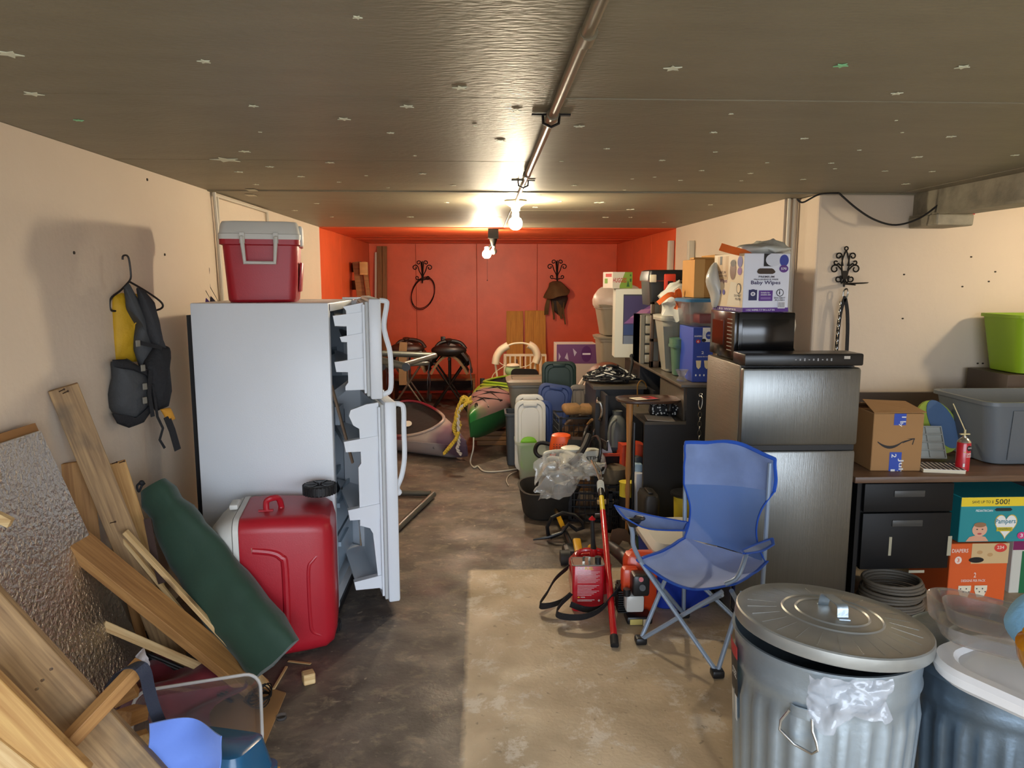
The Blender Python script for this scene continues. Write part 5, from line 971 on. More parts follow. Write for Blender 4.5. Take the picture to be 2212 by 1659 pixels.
# grey bin, green bin, bag with orange ties
t = thing('rubbish_bin', 'tall grey bin with a pale rim on the raised shelf, left of the diaper box', 'bin', (1.52, 5.42, ZS)); gbn = mat('grey_bin', (140, 138, 126), .42)
b = B(); b.bin(.38, .30, .40, .05, .74, M=T(1.50, 5.42, ZS)); part('body', b, gbn, t, True); b = B(); b.loft([rr(.40, .32, .05, 0), rr(.41, .33, .05, .03), rr(.37, .3, .05, .034)], T(1.50, 5.42, ZS + .385)); part('rim', b, mat('bin_rim', (186, 182, 166), .35), t, True)
for dx in (-.13, -.02): b = B(); b.hexa([(1.5 + dx - .03, 5.285, ZS + .03), (1.5 + dx + .03, 5.285, ZS + .03), (1.5 + dx + .03, 5.32, ZS + .03), (1.5 + dx - .03, 5.32, ZS + .03), (1.5 + dx * 1.2 - .035, 5.262, ZS + .34), (1.5 + dx * 1.2 + .035, 5.262, ZS + .34), (1.5 + dx * 1.2 + .035, 5.3, ZS + .34), (1.5 + dx * 1.2 - .035, 5.3, ZS + .34)]); part('ridge', b, gbn, t, True)
x0, x1, z0, z1 = rng(1470, 815, 1500, 727, 5.2); t = thing('green_container', 'green lidded container with a white label beside the blue diaper box', 'container', (1.43, 5.1, ZS)); gc = mat('sage_plastic', (70, 104, 84), .45)
b = B(); b.bin(.14, .14, z1 - ZS - .05, .03, .8, M=T(1.42, 5.16, ZS)); part('body', b, gc, t, True); b = B(); b.loft([rr(.16, .16, .04, 0), rr(.16, .16, .04, .04), rr(.13, .13, .04, .045)], T(1.42, 5.16, z1 - .05)); part('lid', b, gc, t, True); b = B(); b.box((1.42, 5.16 - .064, ZS + .13), (.04, .003, .07), bev=.001, seg=1); part('sticker', b, wpl, t, True)
def bag(c, r, m, label, seed, amp=.05, name='plastic_bag', n=18):
    b = B(); b.ball(c, r, n)
    for v in b.bm.verts:
        q = v.co * 9 + V((seed, 0, 0)); v.co += mnoise.noise_vector(q) * amp + mnoise.noise_vector(q * 2.7) * amp * .4
        v.co.z = max(v.co.z, c[2] - r[2] * .8)
    return solo(name, b, m, label, 'bag', smooth=50)
filmw = mat('white_film', (214, 216, 208), .25, alpha=.88, var=.15, vs=9, bump=.5, bs=18, spec=.7)
P = at(1462, 655, 5.35)
bg_ = bag((P.x + .04, 5.32, P.z - .01), (.17, .15, .155), filmw, 'stuffed white bag with orange ties on the grey bin', 2)
b = B(); c_ = at(1460, 640, 5.14); b.ribbon(bez([c_ + V((-.12, .02, -.05)), c_ + V((-.05, 0, .01)), c_, c_ + V((.01, 0, -.05)), c_ + V((.0, 0, -.09))], 14), .035, .003, (.2, .2, 1)); b.ribbon(bez([c_, c_ + V((.01, -.01, .05)), c_ + V((.03, 0, .0)), c_ + V((.02, -.01, -.08))], 10), .03, .003, (1, .2, .2)); org = mat('orange_tie', (226, 104, 34), .45); part('orange_tie', b, org, bg_, True)
# glass jars
t = thing('glass_dish', 'small cut-glass dish on the raised shelf beside the green container', 'dish', (at(1478, 828, 4.9).x - .03, 4.86, ZS))
P = at(1478, 828, 4.9); b = B(); b.lathe([(.03, 0), (.035, .01), (.02, .03), (.04, .07), (.045, .075), (.036, .072), (.015, .03), (.01, .02)], T(P.x - .03, 4.86, ZS), 14); part('dish', b, mat('cut_glass', (220, 215, 200), .08, trans=.8, alpha=.6), t, True)
# frames leaning, drawers
frw = mat('dark_frame_wood', (78, 60, 44), .5, var=.2)
t = thing('window_frame_panel', 'dark wooden frame of three stacked panes leaning behind the grey bin', 'frame', (1.4, 5.72, ZS))
x0, x1, z0, z1 = rng(1404, 800, 1432, 652, 5.62); z0 = ZS
for (a_, c_, e_, g_) in ((x0, x0 + .025, z0, z1), (x1 - .02, x1 + .01, z0, z1), (x0, x1, z0, z0 + .05), (x0, x1, z1 - .02, z1), (x0, x1, z0 + .2, z0 + .225), (x0, x1, z0 + .40, z0 + .42)):
    b = B(); b.span(a_, c_, 5.62, 5.66, e_, g_, bev=.002); part('frame_member', b, frw, t, True)
b = B(); b.span(x0 + .02, x1 - .01, 5.64, 5.645, z0 + .03, z1 - .01); part('pane', b, mat('frosted_pane', (120, 120, 112), .3), t, True)
t = thing('drawer_unit', 'grey unit of small clear drawers left of the dark wooden frame', 'drawers', (1.35, 6.0, ZS)); x0, x1, z0, z1 = rng(1380, 790, 1404, 680, 5.95)
b = B(); b.span(x0 - .0, x0 + .03, 5.9, 6.2, ZS, z1).span(x0, x1 + .1, 5.95, 6.2, ZS, z1); part('case', b, mat('grey_case', (120, 116, 104), .5), t, True)
for k in range(5): b = B(); h_ = (z1 - ZS) / 5; b.span(x0 + .035, x1 + .08, 5.9, 5.95, ZS + h_ * k + .008, ZS + h_ * (k + 1) - .006, bev=.004); part('drawer', b, mat('smoke_drawer', (158, 152, 136), .2, alpha=.9), t, True)
# computer box
x0, x1, z0, z1 = rng(1330, 770, 1412, 624, 6.35)
t = carton('computer_box', 'tall white computer box printed with a flat screen, below the tilted diaper box', ((x0 + x1) / 2, 6.47, ZS), x1 - x0, .2, z1 - ZS, -4, mat('white_carton', (208, 206, 192), .6),
       [((52, 54, 66), 'p', [(.22, .2), (1, .2), (1, .92), (.22, .92)]), ((112, 122, 140), 'r', .24, .2, 1, .32), ((60, 52, 96), 'r', .24, .33, 1, .9), ((130, 84, 140), 'p', [(.24, .5), (.5, .62), (1, .78), (1, .6), (.6, .5)]), ((46, 66, 116), 'p', [(.24, .33), (.24, .48), (1, .5), (1, .33)]), ((176, 120, 160), 'p', [(.4, .58), (.7, .7), (1, .72), (.8, .62)])], cat='box')
x0, x1, z0, z2 = rng(1316, 622, 1378, 588, 6.4)
ds = mat('white_diaper_box', (222, 206, 192), .6)
t = thing('diaper_box', 'small white, green and red diaper box tilted on the computer box', 'box', (x0 + .02, 6.35, z1 + .004), rot=RZ(22)); w_, d_, h_ = .2, .16, .14
b = B(); b.box((w_ / 2, d_ / 2, h_ / 2), (w_, d_, h_), bev=.003, seg=1); part('body', b, ds, t)
decal(t, (0, 0, 0), (1, 0, 0), (0, 0, 1), w_, h_, [((136, 170, 70), 'r', .35, 0, 1, 1), ((222, 214, 196), 'p', [(0, 0), (.3, 0), (.62, 1), (0, 1)]), ((190, 30, 50), 't', 'HUGGIES', .02, .36, .7, .64), ((60, 110, 60), 'p', [(.7, .1), (.78, .5), (.86, .1)]), ((60, 110, 60), 'r', .86, .4, .95, .6), ((60, 110, 60), 'e', .9, .8, .04, .07)])
decal(t, (0, d_, 0), (0, -1, 0), (0, 0, 1), d_, h_, [((200, 60, 60), 'r', .3, .7, .9, .9), ((120, 160, 60), 'r', .2, .3, .5, .6)])
# toolbox on top of the frame and drawers
x0, x1, z0, z1 = rng(1402, 660, 1500, 582, 5.75); t = thing('tool_box', 'black plastic tool box with a red latch, above the wooden frame', 'tool box', ((x0 + x1) / 2, 5.85, z0))
b = B(); b.loft([rr(x1 - x0 - .03, .3, .02, 0), rr(x1 - x0, .33, .03, z1 - z0 - .09)], T((x0 + x1) / 2, 5.92, z0)); part('body', b, blkp, t, True); b = B(); b.loft([rr(x1 - x0 + .02, .35, .03, 0), rr(x1 - x0 + .02, .35, .03, .03), rr(x1 - x0, .33, .03, .075), rr(x1 - x0 - .04, .3, .03, .085)], T((x0 + x1) / 2, 5.92, z1 - .088)); part('lid', b, blkp, t, True)
xm = (x0 + x1) / 2 - .02; b = B(); b.span(xm - .045, xm + .045, 5.72, 5.745, z1 - .17, z1 - .035, bev=.008); part('latch', b, mat('red_latch', (206, 62, 40), .4), t, True, label='red latch'); b = B(); b.span(xm - .02, xm + .02, 5.712, 5.722, z1 - .14, z1 - .09); part('latch_recess', b, blkp, t, True)
b = B(); b.span(x0 - .0, x0 + .05, 5.73, 5.755, z1 - .1, z1 - .04, bev=.006); part('side_clip', b, wpl, t, True)
b = B(); b.span(x0 + .12, x1 + .05, 5.76, 6.08, ZS, z0 - .002, bev=.01); solo('storage_crate', b, mat('dark_crate2', (70, 66, 58), .6), 'dark grey crate behind the wooden frame, carrying the tool box', 'crate')  # crate in one even dark grey
# ================================================================== second refrigerator, microwave and the box of wipes
brs = mat('brushed_warm_steel', (126, 120, 108), .4, .6, bump=.15, bs=8, stretch=(1, 1, 60), var=.12, vs=3); 
t = thing('microwave_oven', 'black microwave oven standing on the black-topped stainless refrigerator', 'microwave', (1.447, 3.91, 1.315)); mw = mat('glossy_black', (16, 15, 15), .15, spec=.6)
x0, x1, y0, y1, z0, z1 = 1.29, 1.604, 3.71, 4.107, 1.318, 1.568
b = B(); b.span(x0 + .02, x1, y0, y1, z0 + .012, z1, bev=.008); part('case', b, mw, t, True)
b = B(); b.span(x0, x0 + .02, y0, y1, z0 + .012, z1, bev=.003); dr = part('door', b, mw, t, True)
b = B(); b.span(x0 - .0015, x0 + .001, y0 + .17, y1 - .04, z0 + .07, z1 - .05); part('window', b, mat('brown_glass', (70, 34, 24), .1), dr, True)
b = B()
for r_ in range(9): b.span(x0 - .0015, x0, y0 + .035, y0 + .11, z0 + .05 + .02 * r_, z0 + .055 + .02 * r_)
part('keypad', b, mat('keypad_print', (120, 112, 100), .5), dr, True, stuff=True)
b = B(); b.span(x0 + .04, x0 + .28, y0 - .003, y0 + .001, z0 + .04, z1 - .035, bev=.001); part('side_panel', b, mw, t, True)
for (xx, yy) in ((x0 + .04, y0 + .05), (x1 - .04, y0 + .05), (x0 + .04, y1 - .05), (x1 - .04, y1 - .05)): b = B(); b.cyl((xx, yy, z0 - .003), (xx, yy, z0 + .014), .012, n=10); part('foot', b, blkp, t, True)
b = B(); b.tube(bez([(x1 - .05, y1 - .1, z1 - .01), (x1 - .01, y1 - .12, z1 + .012), (x1 + .02, y0 + .2, z1 - .01), (x1 + .035, y0 + .15, z0 + .1), (x1 + .06, y0 + .1, z0 + .012)], 24), .006, 6); part('power_cord', b, blkp, t, True)
# wipes box
pu = (86, 44, 132); tw = (224, 222, 226)
w_, d_, h_ = .25, .345, .295
t = thing('wipes_box', 'white and purple box of baby wipes standing on the microwave oven', 'box', (1.325, 3.708, 1.570), rotz=7)
b = B(); b.box((w_ / 2, d_ / 2, h_ / 2), (w_, d_, h_), bev=.003, seg=1); part('body', b, mat('wipes_carton', (218, 220, 230), .5), t)
decal(t, (0, 0, 0), (1, 0, 0), (0, 0, 1), w_, h_, [(pu, 'r', 0, 0, 1, .075), (tw, 't', '1152 WIPES 7.7 IN x 6.7 IN', .08, .02, .7, .05), ((20, 20, 22), 'r', .42, .78, .62, .995), ((205, 208, 218), 'e', .63, .89, .17, .11), ((52, 64, 150), 'e', .86, .88, .1, .1), ((90, 50, 130), 'e', .86, .74, .1, .065), (tw, 't', '570', .8, .72, .92, .76), ((60, 44, 30), 'p', [(.28, .69), (.3, .66), (.34, .65), (.62, .65), (.67, .67), (.68, .69), (.64, .73), (.6, .745), (.34, .745), (.3, .73)]),
       ((50, 44, 60), 't', 'PREMIUM', .32, .585, .66, .62), ((50, 44, 60), 't', 'FRAGRANCE FREE', .22, .545, .75, .57), ((48, 36, 84), 't', 'Baby Wipes', .16, .455, .8, .535), ((34, 38, 84), 'r', .12, .2, .3, .38), ((34, 38, 84), 'e', .21, .33, .09, .06), (tw, 'e', .21, .31, .05, .035), ((34, 38, 84), 't', 'e', .185, .29, .235, .33), (pu, 'r', .34, .19, .64, .37), (tw, 't', 'Suitable for', .38, .32, .58, .345), (tw, 't', 'sensitive skin', .38, .285, .6, .31), ((150, 120, 180), 'r', .38, .22, .6, .23), ((150, 120, 180), 'r', .38, .24, .6, .25), ((40, 40, 44), 'e', .8, .33, .08, .065), ((218, 220, 230), 'e', .8, .33, .065, .052), ((40, 40, 44), 'r', .775, .3, .8, .35), ((40, 40, 44), 'e', .785, .365, .012, .01), ((50, 46, 50), 't', 'DO NOT', .68, .225, .92, .255), ((50, 46, 50), 't', 'FLUSH', .7, .19, .9, .215), (tw, 'r', .76, .06, .92, .18)] + [((40, 40, 44), 'r', .77 + .018 * k, .075, .777 + .018 * k, .165) for k in range(8)])
decal(t, (0, d_, 0), (0, -1, 0), (0, 0, 1), d_, h_, [((236, 214, 178), 'r', 0, 0, 1, 1), ((206, 168, 120), 'r', .12, .55, .5, .97), ((222, 190, 146), 'r', .3, .6, .4, .97), (pu, 'r', 0, 0, 1, .075), (tw, 't', '1152 WIPES', .1, .02, .8, .05), ((40, 34, 34), 'r', .2, .82, .28, .97), ((120, 84, 64), 't', 'PREMIUM', .1, .66, .42, .71), ((120, 84, 64), 't', 'FRAGRANCE FREE', .06, .6, .46, .64), ((110, 40, 90), 't', 'Baby Wipes', .02, .48, .48, .57), ((62, 52, 150), 'e', .88, .86, .08, .1), ((120, 50, 150), 'e', .88, .7, .07, .07), ((236, 224, 200), 'p', [(.5, .1), (.95, .1), (.8, .5), (.6, .52)]), ((120, 72, 50), 'e', .66, .72, .1, .17), ((60, 36, 26), 'e', .66, .84, .09, .06), ((62, 52, 150), 'e', .1, .33, .04, .05), ((62, 52, 150), 'e', .24, .33, .04, .05), ((62, 52, 150), 'e', .38, .33, .04, .05), ((40, 38, 38), 'e', .87, .4, .07, .09), ((236, 214, 178), 'e', .87, .4, .055, .075), ((40, 38, 38), 't', 'DO NOT', .74, .26, .96, .3), ((40, 38, 38), 't', 'FLUSH', .78, .2, .95, .24)])
WB = t
P = at(1640, 548, 4.1); bg2 = bag((1.494, 3.908, 1.887), (.145, .135, .045), filmw, 'crumpled white plastic bags lying on the box of wipes', 5, .035)
b = B(); b.ribbon(bez([at(1556, 533, 3.78), at(1580, 540, 3.76), at(1608, 547, 3.78), at(1625, 556, 3.80)], 10), .04, .004, (.1, .3, 1)); part('orange_tie', b, org, bg2, True, label='orange drawstring end')
b = B(); b.ball((1.285, 4.03, 1.70), (.037, .07, .115), 12); b.jig(.03, 9, 6); solo('plastic_bag', b, filmw, 'white plastic bag bulging behind the left side of the wipes box', 'bag')
b = B(); b.ball((1.67, 4.0, 1.45), (.06, .08, .13), 12); b.jig(.03, 9, 9); solo('plastic_bag', b, mat('grey_film', (170, 166, 156), .4), 'grey plastic bag tucked right of the microwave oven', 'bag')
# black-topped stainless refrigerator
ss = mat('brushed_steel', (128, 130, 128), .3, .9, bump=.12, bs=8, stretch=(60, 1, 1), var=.08, vs=2)
x0, x1, y0 = 1.272, 1.86, 3.5
t = thing('refrigerator', 'two-door stainless refrigerator with a black top behind the blue folding chair', 'refrigerator', ((x0 + x1) / 2, 3.6, 0))
b = B(); b.span(x0 + .006, x1 - .006, y0 + .075, y0 + .60, .03, 1.314, bev=.006); part('cabinet', b, brs, t, True, label='cabinet with worn warm grey side'); b = B(); b.span(x0 + .012, x1 - .012, y0 + .06, y0 + .078, .05, 1.31); part('gasket', b, blkp, t, True)
b = B(); b.span(x0 + .005, x1 - .005, y0 + .008, y0 + .063, .06, .894, bev=.012); part('lower_door', b, ss, t, True)
b = B(); b.span(x0, x1, y0 + .005, y0 + .063, .92, 1.307, bev=.014); part('freezer_door', b, ss, t, True)
b = B(); b.span(x0 + .01, x1 - .01, y0 + .02, y0 + .07, .894, .92); part('door_gap', b, blkp, t, True)
b = B(); b.span(x0, x1, y0 - .006, y0 + .17, 1.318, 1.377, bev=.008); part('top_cap', b, mat('top_black', (20, 20, 21), .3), t, True)
b = B()
for k in range(9): b.box((x0 + .25 + .022 * k, y0 - .0065, 1.349), (.007, .001, .005 + .004 * (k % 3)))
part('control_print', b, mat('print_grey', (150, 150, 150), .5), t, True, stuff=True)
b = B(); b.span(x1 - .10, x1 - .07, y0 - .0075, y0 - .0055, 1.352, 1.366); part('badge', b, steel, t, True)
b = B(); b.span(x0 + .02, x1 - .02, y0 + .04, y0 + .5, 0, .05); part('base', b, blkp, t, True)
# ================================================================== tools and crates on the floor between the desk and the path
def wcrate(name, label, x, y, z, w, d, h, rz=0):
    t = thing(name, label, 'crate', (x, y, z), rz); b = B(); bar = .007
    def post(px_, py_): b.span(px_ - .012, px_ + .012, py_ - .012, py_ + .012, 0, h)
    for a in (-1, 1):
        for c in (-1, 1): post(a * (w / 2 - .012), c * (d / 2 - .012))
    for z_ in (0.004, h * .2, h * .38, h * .56, h * .74, h - .02):
        hh = .014 if z_ in (.004,) or z_ > h * .9 else .006
        for a in (-1, 1): b.span(-w / 2, w / 2, a * (d / 2 - .004) - .004, a * (d / 2 - .004) + .004, z_, z_ + hh); b.span(a * (w / 2 - .004) - .004, a * (w / 2 - .004) + .004, -d / 2, d / 2, z_, z_ + hh)
    n_ = 9
    for k in range(1, n_):
        for a in (-1, 1):
            x_ = -w / 2 + w * k / n_; b.span(x_ - .003, x_ + .003, a * (d / 2 - .004) - .003, a * (d / 2 - .004) + .003, 0, h * .8)
            y_ = -d / 2 + d * k / n_; b.span(a * (w / 2 - .004) - .003, a * (w / 2 - .004) + .003, y_ - .003, y_ + .003, 0, h * .8)
    b.span(-w / 2, w / 2, -d / 2, d / 2, 0, .005); part('crate_shell', b, blkp, t); return t
wcrate('milk_crate', 'black plastic milk crate on the floor under the clear plastic bag', .82, 5.28, 0, .36, .33, .285, -6)
wcrate('milk_crate', 'black milk crate with tan gloves on it, before the open cabinet door', .80, 6.05, .34, .36, .33, .29, 4)
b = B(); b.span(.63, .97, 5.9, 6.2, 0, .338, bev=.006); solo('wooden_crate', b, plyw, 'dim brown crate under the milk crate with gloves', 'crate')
glv = mat('tan_glove', (140, 104, 60), .85, var=.3, vs=14, bump=.5, bs=30)
for k, (x, y, w_, r_, lab) in enumerate(((1237, 900, .15, 4, 'left'), (1275, 902, .17, -6, 'right'))):
    p = at(x, y, 5.95); b = B(); b.box((0, 0, 0), (w_, .2, .07), bev=.03, seg=3); b.jig(.015, 9, k); solo('leather_glove', b, glv, 'folded tan leather pad, %s of two on the milk crate' % lab, 'glove', M=T(p.x, 6.0, .672) @ RZ(r_))
b = B(); b.tube(bez([at(1268, 916, 5.88), at(1278, 908, 5.84), at(1290, 912, 5.84), at(1300, 918, 5.86)], 16), .012, 6); b.jig(.01, 12); solo('rawhide_strip', b, glv, 'curled tan strip over the rim of the milk crate with gloves', 'strip')
b = B(); b.ball((.80, 6.05, .5), (.14, .1, .1), 10); b.jig(.05, 9, 3); solo('boot', b, mat('brown_boot', (84, 58, 34), .8, bump=.4), 'brown leather work boot inside the milk crate with gloves', 'boot')
# grey jug
P = at(1335, 940, 5.45); t = thing('grey_jug', 'tall grey plastic jug with a narrow neck beside the open cabinet door', 'jug', (P.x, 5.5, 0)); b = B()
z1 = at(1335, 890, 5.45).z; b.lathe([(.08, .0), (.09, .02), (.09, z1 - .16), (.06, z1 - .06), (.035, z1 - .03), (.04, z1)], T(P.x, 5.5, 0), 20); part('body', b, mat('jug_grey', (104, 108, 104), .5, var=.1), t, True)
b = B(); b.tube(bez([(P.x - .02, 5.43, z1 - .05), (P.x - .07, 5.40, z1 - .1), (P.x - .07, 5.4, z1 - .25)], 10), .012, 8); part('handle', b, MATS['jug_grey'], t, True)
# orange tool tray, chainsaws
orp = mat('orange_plastic', (226, 86, 26), .4, bump=.1, bs=50); ord_ = mat('dull_orange', (190, 66, 30), .5); saww = mat('saw_white', (206, 206, 194), .4)
x0, x1, z0, z1 = rng(1284, 1012, 1345, 978, 5.3); b = B(); b.bin(x1 - x0, .14, z1 - .29, .02, .9, M=T((x0 + x1) / 2 - .02, 5.36, .289)); solo('orange_tray', b, ord_, 'open orange plastic bin standing behind the canvas roll', 'bin')
b = B(); P = at(1305, 966, 5.55); b.hexa([V((P.x + a, 5.38 + c, z1 - .1 + e)) for a, c, e in ((-.06, -.02, 0), (.06, -.02, 0), (.06, 0, 0), (-.06, 0, 0), (-.05, -.02, .12), (.0, -.02, .18), (.0, 0, .18), (-.05, 0, .12))]); solo('paper_card', b, mat('pale_card', (190, 204, 216), .6), 'pale blue card sticking up out of the orange bin', 'card')
def chainsaw(px, py, Y, rz, label, main, front, txt=None, sup=0):
    P = at(px, py, Y); t = thing('chainsaw', label, 'chainsaw', (P.x, Y, P.z - .1), rz)
    b = B(); b.loft([rr(.30, .16, .05, 0), rr(.32, .18, .06, .05), rr(.30, .16, .06, .12), rr(.22, .11, .05, .17)]); part('engine_housing', b, front, t)
    b = B(); b.loft([rr(.16, .15, .05, .02), rr(.17, .17, .05, .1), rr(.14, .14, .05, .19), rr(.1, .1, .04, .2)], T(-.1, 0, 0)); 
    part('top_cover', b, main, t)
    b = B(); [b.cyl((-.1 + .022 * i, -.086, .1 + .018 * j), (-.1 + .022 * i, -.088, .1 + .018 * j), .004, n=6) for i in range(-2, 3) for j in range(3)]; part('vent_holes', b, blkp, t, stuff=True)
    b = B(); b.tube(bez([(-.14, .02, .1), (-.26, .02, .12), (-.3, .02, .06), (-.26, .02, .01), (-.14, .02, .02)], 20), .016, 8); part('rear_handle', b, front if txt else blkp, t)
    b = B(); b.tube(bez([(.06, -.1, .04), (.08, -.11, .2), (.1, 0, .26), (.08, .1, .2), (.08, .1, .06)], 20), .012, 8); part('front_handle', b, blkp, t)
    b = B(); b.box((.15, 0, .2), (.012, .14, .07), RY(0), bev=.004); part('hand_guard', b, blkp, t)
    b = B(); b.prism([(0, -.03), (.34, -.035), (.39, -.01), (.39, .01), (.34, .035), (0, .03)], .008, T(.15, .03, .07) @ RX(90)); part('guide_bar', b, blkp, t)
    b = B(); b.cyl((.08, -.09, .06), (.08, -.11, .06), .035, n=14); part('fuel_cap', b, blkp, t)
    if txt: b = B(); b.text(txt, -.02, .115, .1, .14, basis((1, 0, 0), (0, 0, 1), (0, -1, 0), (0, -.086, 0))); part('printed_text', b, mat('print_dk', (40, 40, 40), .6), t, smooth=0)
    return t
chainsaw(1240, 966, 5.45, -12, 'orange-topped chainsaw lying behind the white one', orp, blkp)
chainsaw(1262, 992, 5.2, 14, 'white chainsaw with an orange tail in front of the orange one', saww, saww, 'STIHL')
b = B(); b.tube(bez([at(1222, 1010, 5.1), at(1245, 990, 5.05), at(1262, 965, 5.1), at(1272, 940, 5.2)], 14), .022, 8); solo('black_hose', b, rubber, 'black rubber hose slanting across the two chainsaws', 'hose')
# red-orange bag left and right of the black post
for k, (x0_, x1_, y0_, y1_, Y, lab) in enumerate(((1343, 1362, 962, 1008, 5.2, 'narrow orange jacket folded beside the dark post'), (1372, 1400, 962, 1010, 5.1, 'larger orange bag with dark lining in front of the desk'))):
    x0, x1, z0, z1 = rng(x0_, y1_, x1_, y0_, Y); b = B(); b.loft([rr(x1 - x0, .16, .04, 0), rr((x1 - x0) * 1.15, .2, .05, z1 * .5), rr((x1 - x0), .16, .05, z1)], T((x0 + x1) / 2, Y + .08, 0)); b.jig(.03, 8, k); solo('orange_bag', b, mat('orange_nylon', (204, 70, 38), .6, var=.2, bump=.4, bs=16), lab, 'bag')
b = B(); b.span(*(lambda r: (r[0], r[1]))(rng(1363, 1180, 1374, 900, 4.75)), 4.75, 4.79, 0, .80, bev=.003); solo('black_post', b, blkp, 'black upright post in front of the desk below the oval table', 'post')
for k, (x, y, Y, col, lab) in enumerate(((1396, 1000, 4.9, (170, 196, 214), 'pale blue bottle'), (1398, 1020, 4.85, (210, 210, 214), 'white packet'), (1394, 985, 4.95, (80, 86, 92), 'dark grey packet'))):
    p = at(x, y, Y); b = B(); b.box((0, 0, p.z / 2), (.06, .07, p.z), bev=.012); solo('packet', b, mat('packet_%d' % k, col, .5), lab + ' standing among clutter beside the desk end', 'packet', M=T(p.x - .06, Y, 0) @ RZ(12 * k))
# canvas roll, crate contents
b = B(); P = at(1322, 1036, 5.2); b.lathe([(.0, -.08), (.09, -.08), (.098, -.06), (.095, .07), (.085, .1), (.05, .12), (.0, .125)], T(P.x + .02, 5.2, P.z - .01), 18, caps=(False, False)); solo('canvas_roll', b, mat('olive_canvas', (104, 92, 72), .85, var=.2, bump=.4, bs=24), 'rounded olive canvas roll standing at the rear of the milk crate', 'canvas')
b = B(); b.cyl((P.x + .02, 5.2, .01), (P.x + .02, 5.2, P.z - .09), .085, n=16); solo('dark_can', b, blkp, 'dark can supporting the olive canvas roll', 'can')
plank(at(1290, 1085, 5.0), at(1327, 1083, 5.0), .028, .028, (0, 0, 1), pale, 'short wooden dowel lying across the crate behind the red pole', 'wooden_dowel', 'dowel')
b = B(); p = at(1304, 1113, 5.0); b.box((0, 0, 0), (.13, .012, .035), bev=.005); solo('chrome_handle', b, steel, 'chrome bar handle lying against the front of the milk crate', 'handle', M=T(*p) @ RX(10))
# black case, yellow tub, wire bin
x0, x1, z0, z1 = rng(1366, 1110, 1402, 1042, 4.72); t = thing('black_case', 'brownish black moulded plastic case standing before the desk end panel', 'case', ((x0 + x1) / 2, 4.6, 0)); b = B(); b.loft([rr(x1 - x0 - .02, .2, .03, 0), rr(x1 - x0, .22, .03, z1 - .03), rr(x1 - x0 - .02, .2, .03, z1)], T((x0 + x1) / 2, 4.5, 0)); part('body', b, mat('dusty_black', (44, 40, 34), .45, var=.2), t, True); b = B(); b.box(((x0 + x1) / 2, 4.5, z1 + .008), (.03, .12, .014), bev=.004); part('handle', b, MATS['dusty_black'], t, True)
x0, x1, z0, z1 = rng(1346, 1080, 1364, 1042, 4.85); b = B(); b.lathe([(.05, z1 - .1), (.05, z1 - .01), (.055, z1)], T((x0 + x1) / 2, 4.87, 0), 16); yt = solo('yellow_tub', b, mat('yellow_tub', (222, 200, 60), .5), 'yellow tub behind the brownish black case', 'tub')
b = B(); b.cyl(((x0 + x1) / 2, 4.87, 0), ((x0 + x1) / 2, 4.87, z1 - .102), .05); solo('dark_can', b, blkp, 'dark can under the yellow tub', 'can')
P = at(1340, 1095, 4.75); t = wcrate('wire_basket', 'small wire basket right of the milk crate', P.x, 4.95, 0, .11, .14, .3)
# clear plastic bag over the tools
film = mat('clear_film', (232, 228, 216), .1, alpha=.30, bump=.5, bs=16, spec=1, coat=1)
def bagfn(u, v):
    px = 1150 + 150 * u + 20 * v * (1 - u) ; top = 968 + 42 * u - 10 * math.sin(3 * u); bot = 1075 - 38 * u + 8 * math.sin(7 * u)
    if u < .25: top += (0.25 - u) * 200
    p = at(px, top + (bot - top) * v, 4.9); return p + V((.0, -.09 * math.sin(math.pi * v) * math.sin(math.pi * min(u * 1.2, 1)) + .1 * (u), 0)) + mnoise.noise_vector(V((u * 5, v * 4, 1))) * .07 + mnoise.noise_vector(V((u * 13, v * 9, 4))) * .03
b = B(); b.grid(bagfn, 40, 26, thick=.0012); solo('clear_plastic_bag', b, film, 'crumpled clear plastic bag draped over the tools and milk crate', 'bag', smooth=70)
b = B(); b.tube(bez([at(1178, 1000, 5.0), at(1176, 985, 5.0), at(1182, 978, 5.0), at(1215, 975, 5.05), at(1240, 985, 5.05)], 20), .014, 8); b.tube(bez([at(1178, 1000, 5.0), at(1190, 1002, 5.0), at(1200, 1000, 5.0)], 8), .014, 8); solo('white_loop_handle', b, saww, 'white looped plastic handle left of the white chainsaw', 'handle')
# rubber tub on the floor
t = thing('rubber_tub', 'dark worn rubber tub standing on the floor left of the milk crate', 'tub', (.46, 5.3, 0)); b = B(); P = at(1185, 1088, 5.25)
b.lathe([(.17, 0), (.19, .02), (.215, .2), (.225, .22), (.21, .22), (.195, .19), (.17, .03), (.05, .02)], T(P.x, 5.30, .012) @ RX(5) @ RZ(10), 26); b.jig(.03, 4, 2); part('shell', b, mat('worn_rubber', (50, 45, 38), .75, var=.3, bump=.3, bs=14), t, True, smooth=60)
for v in (0,): pass
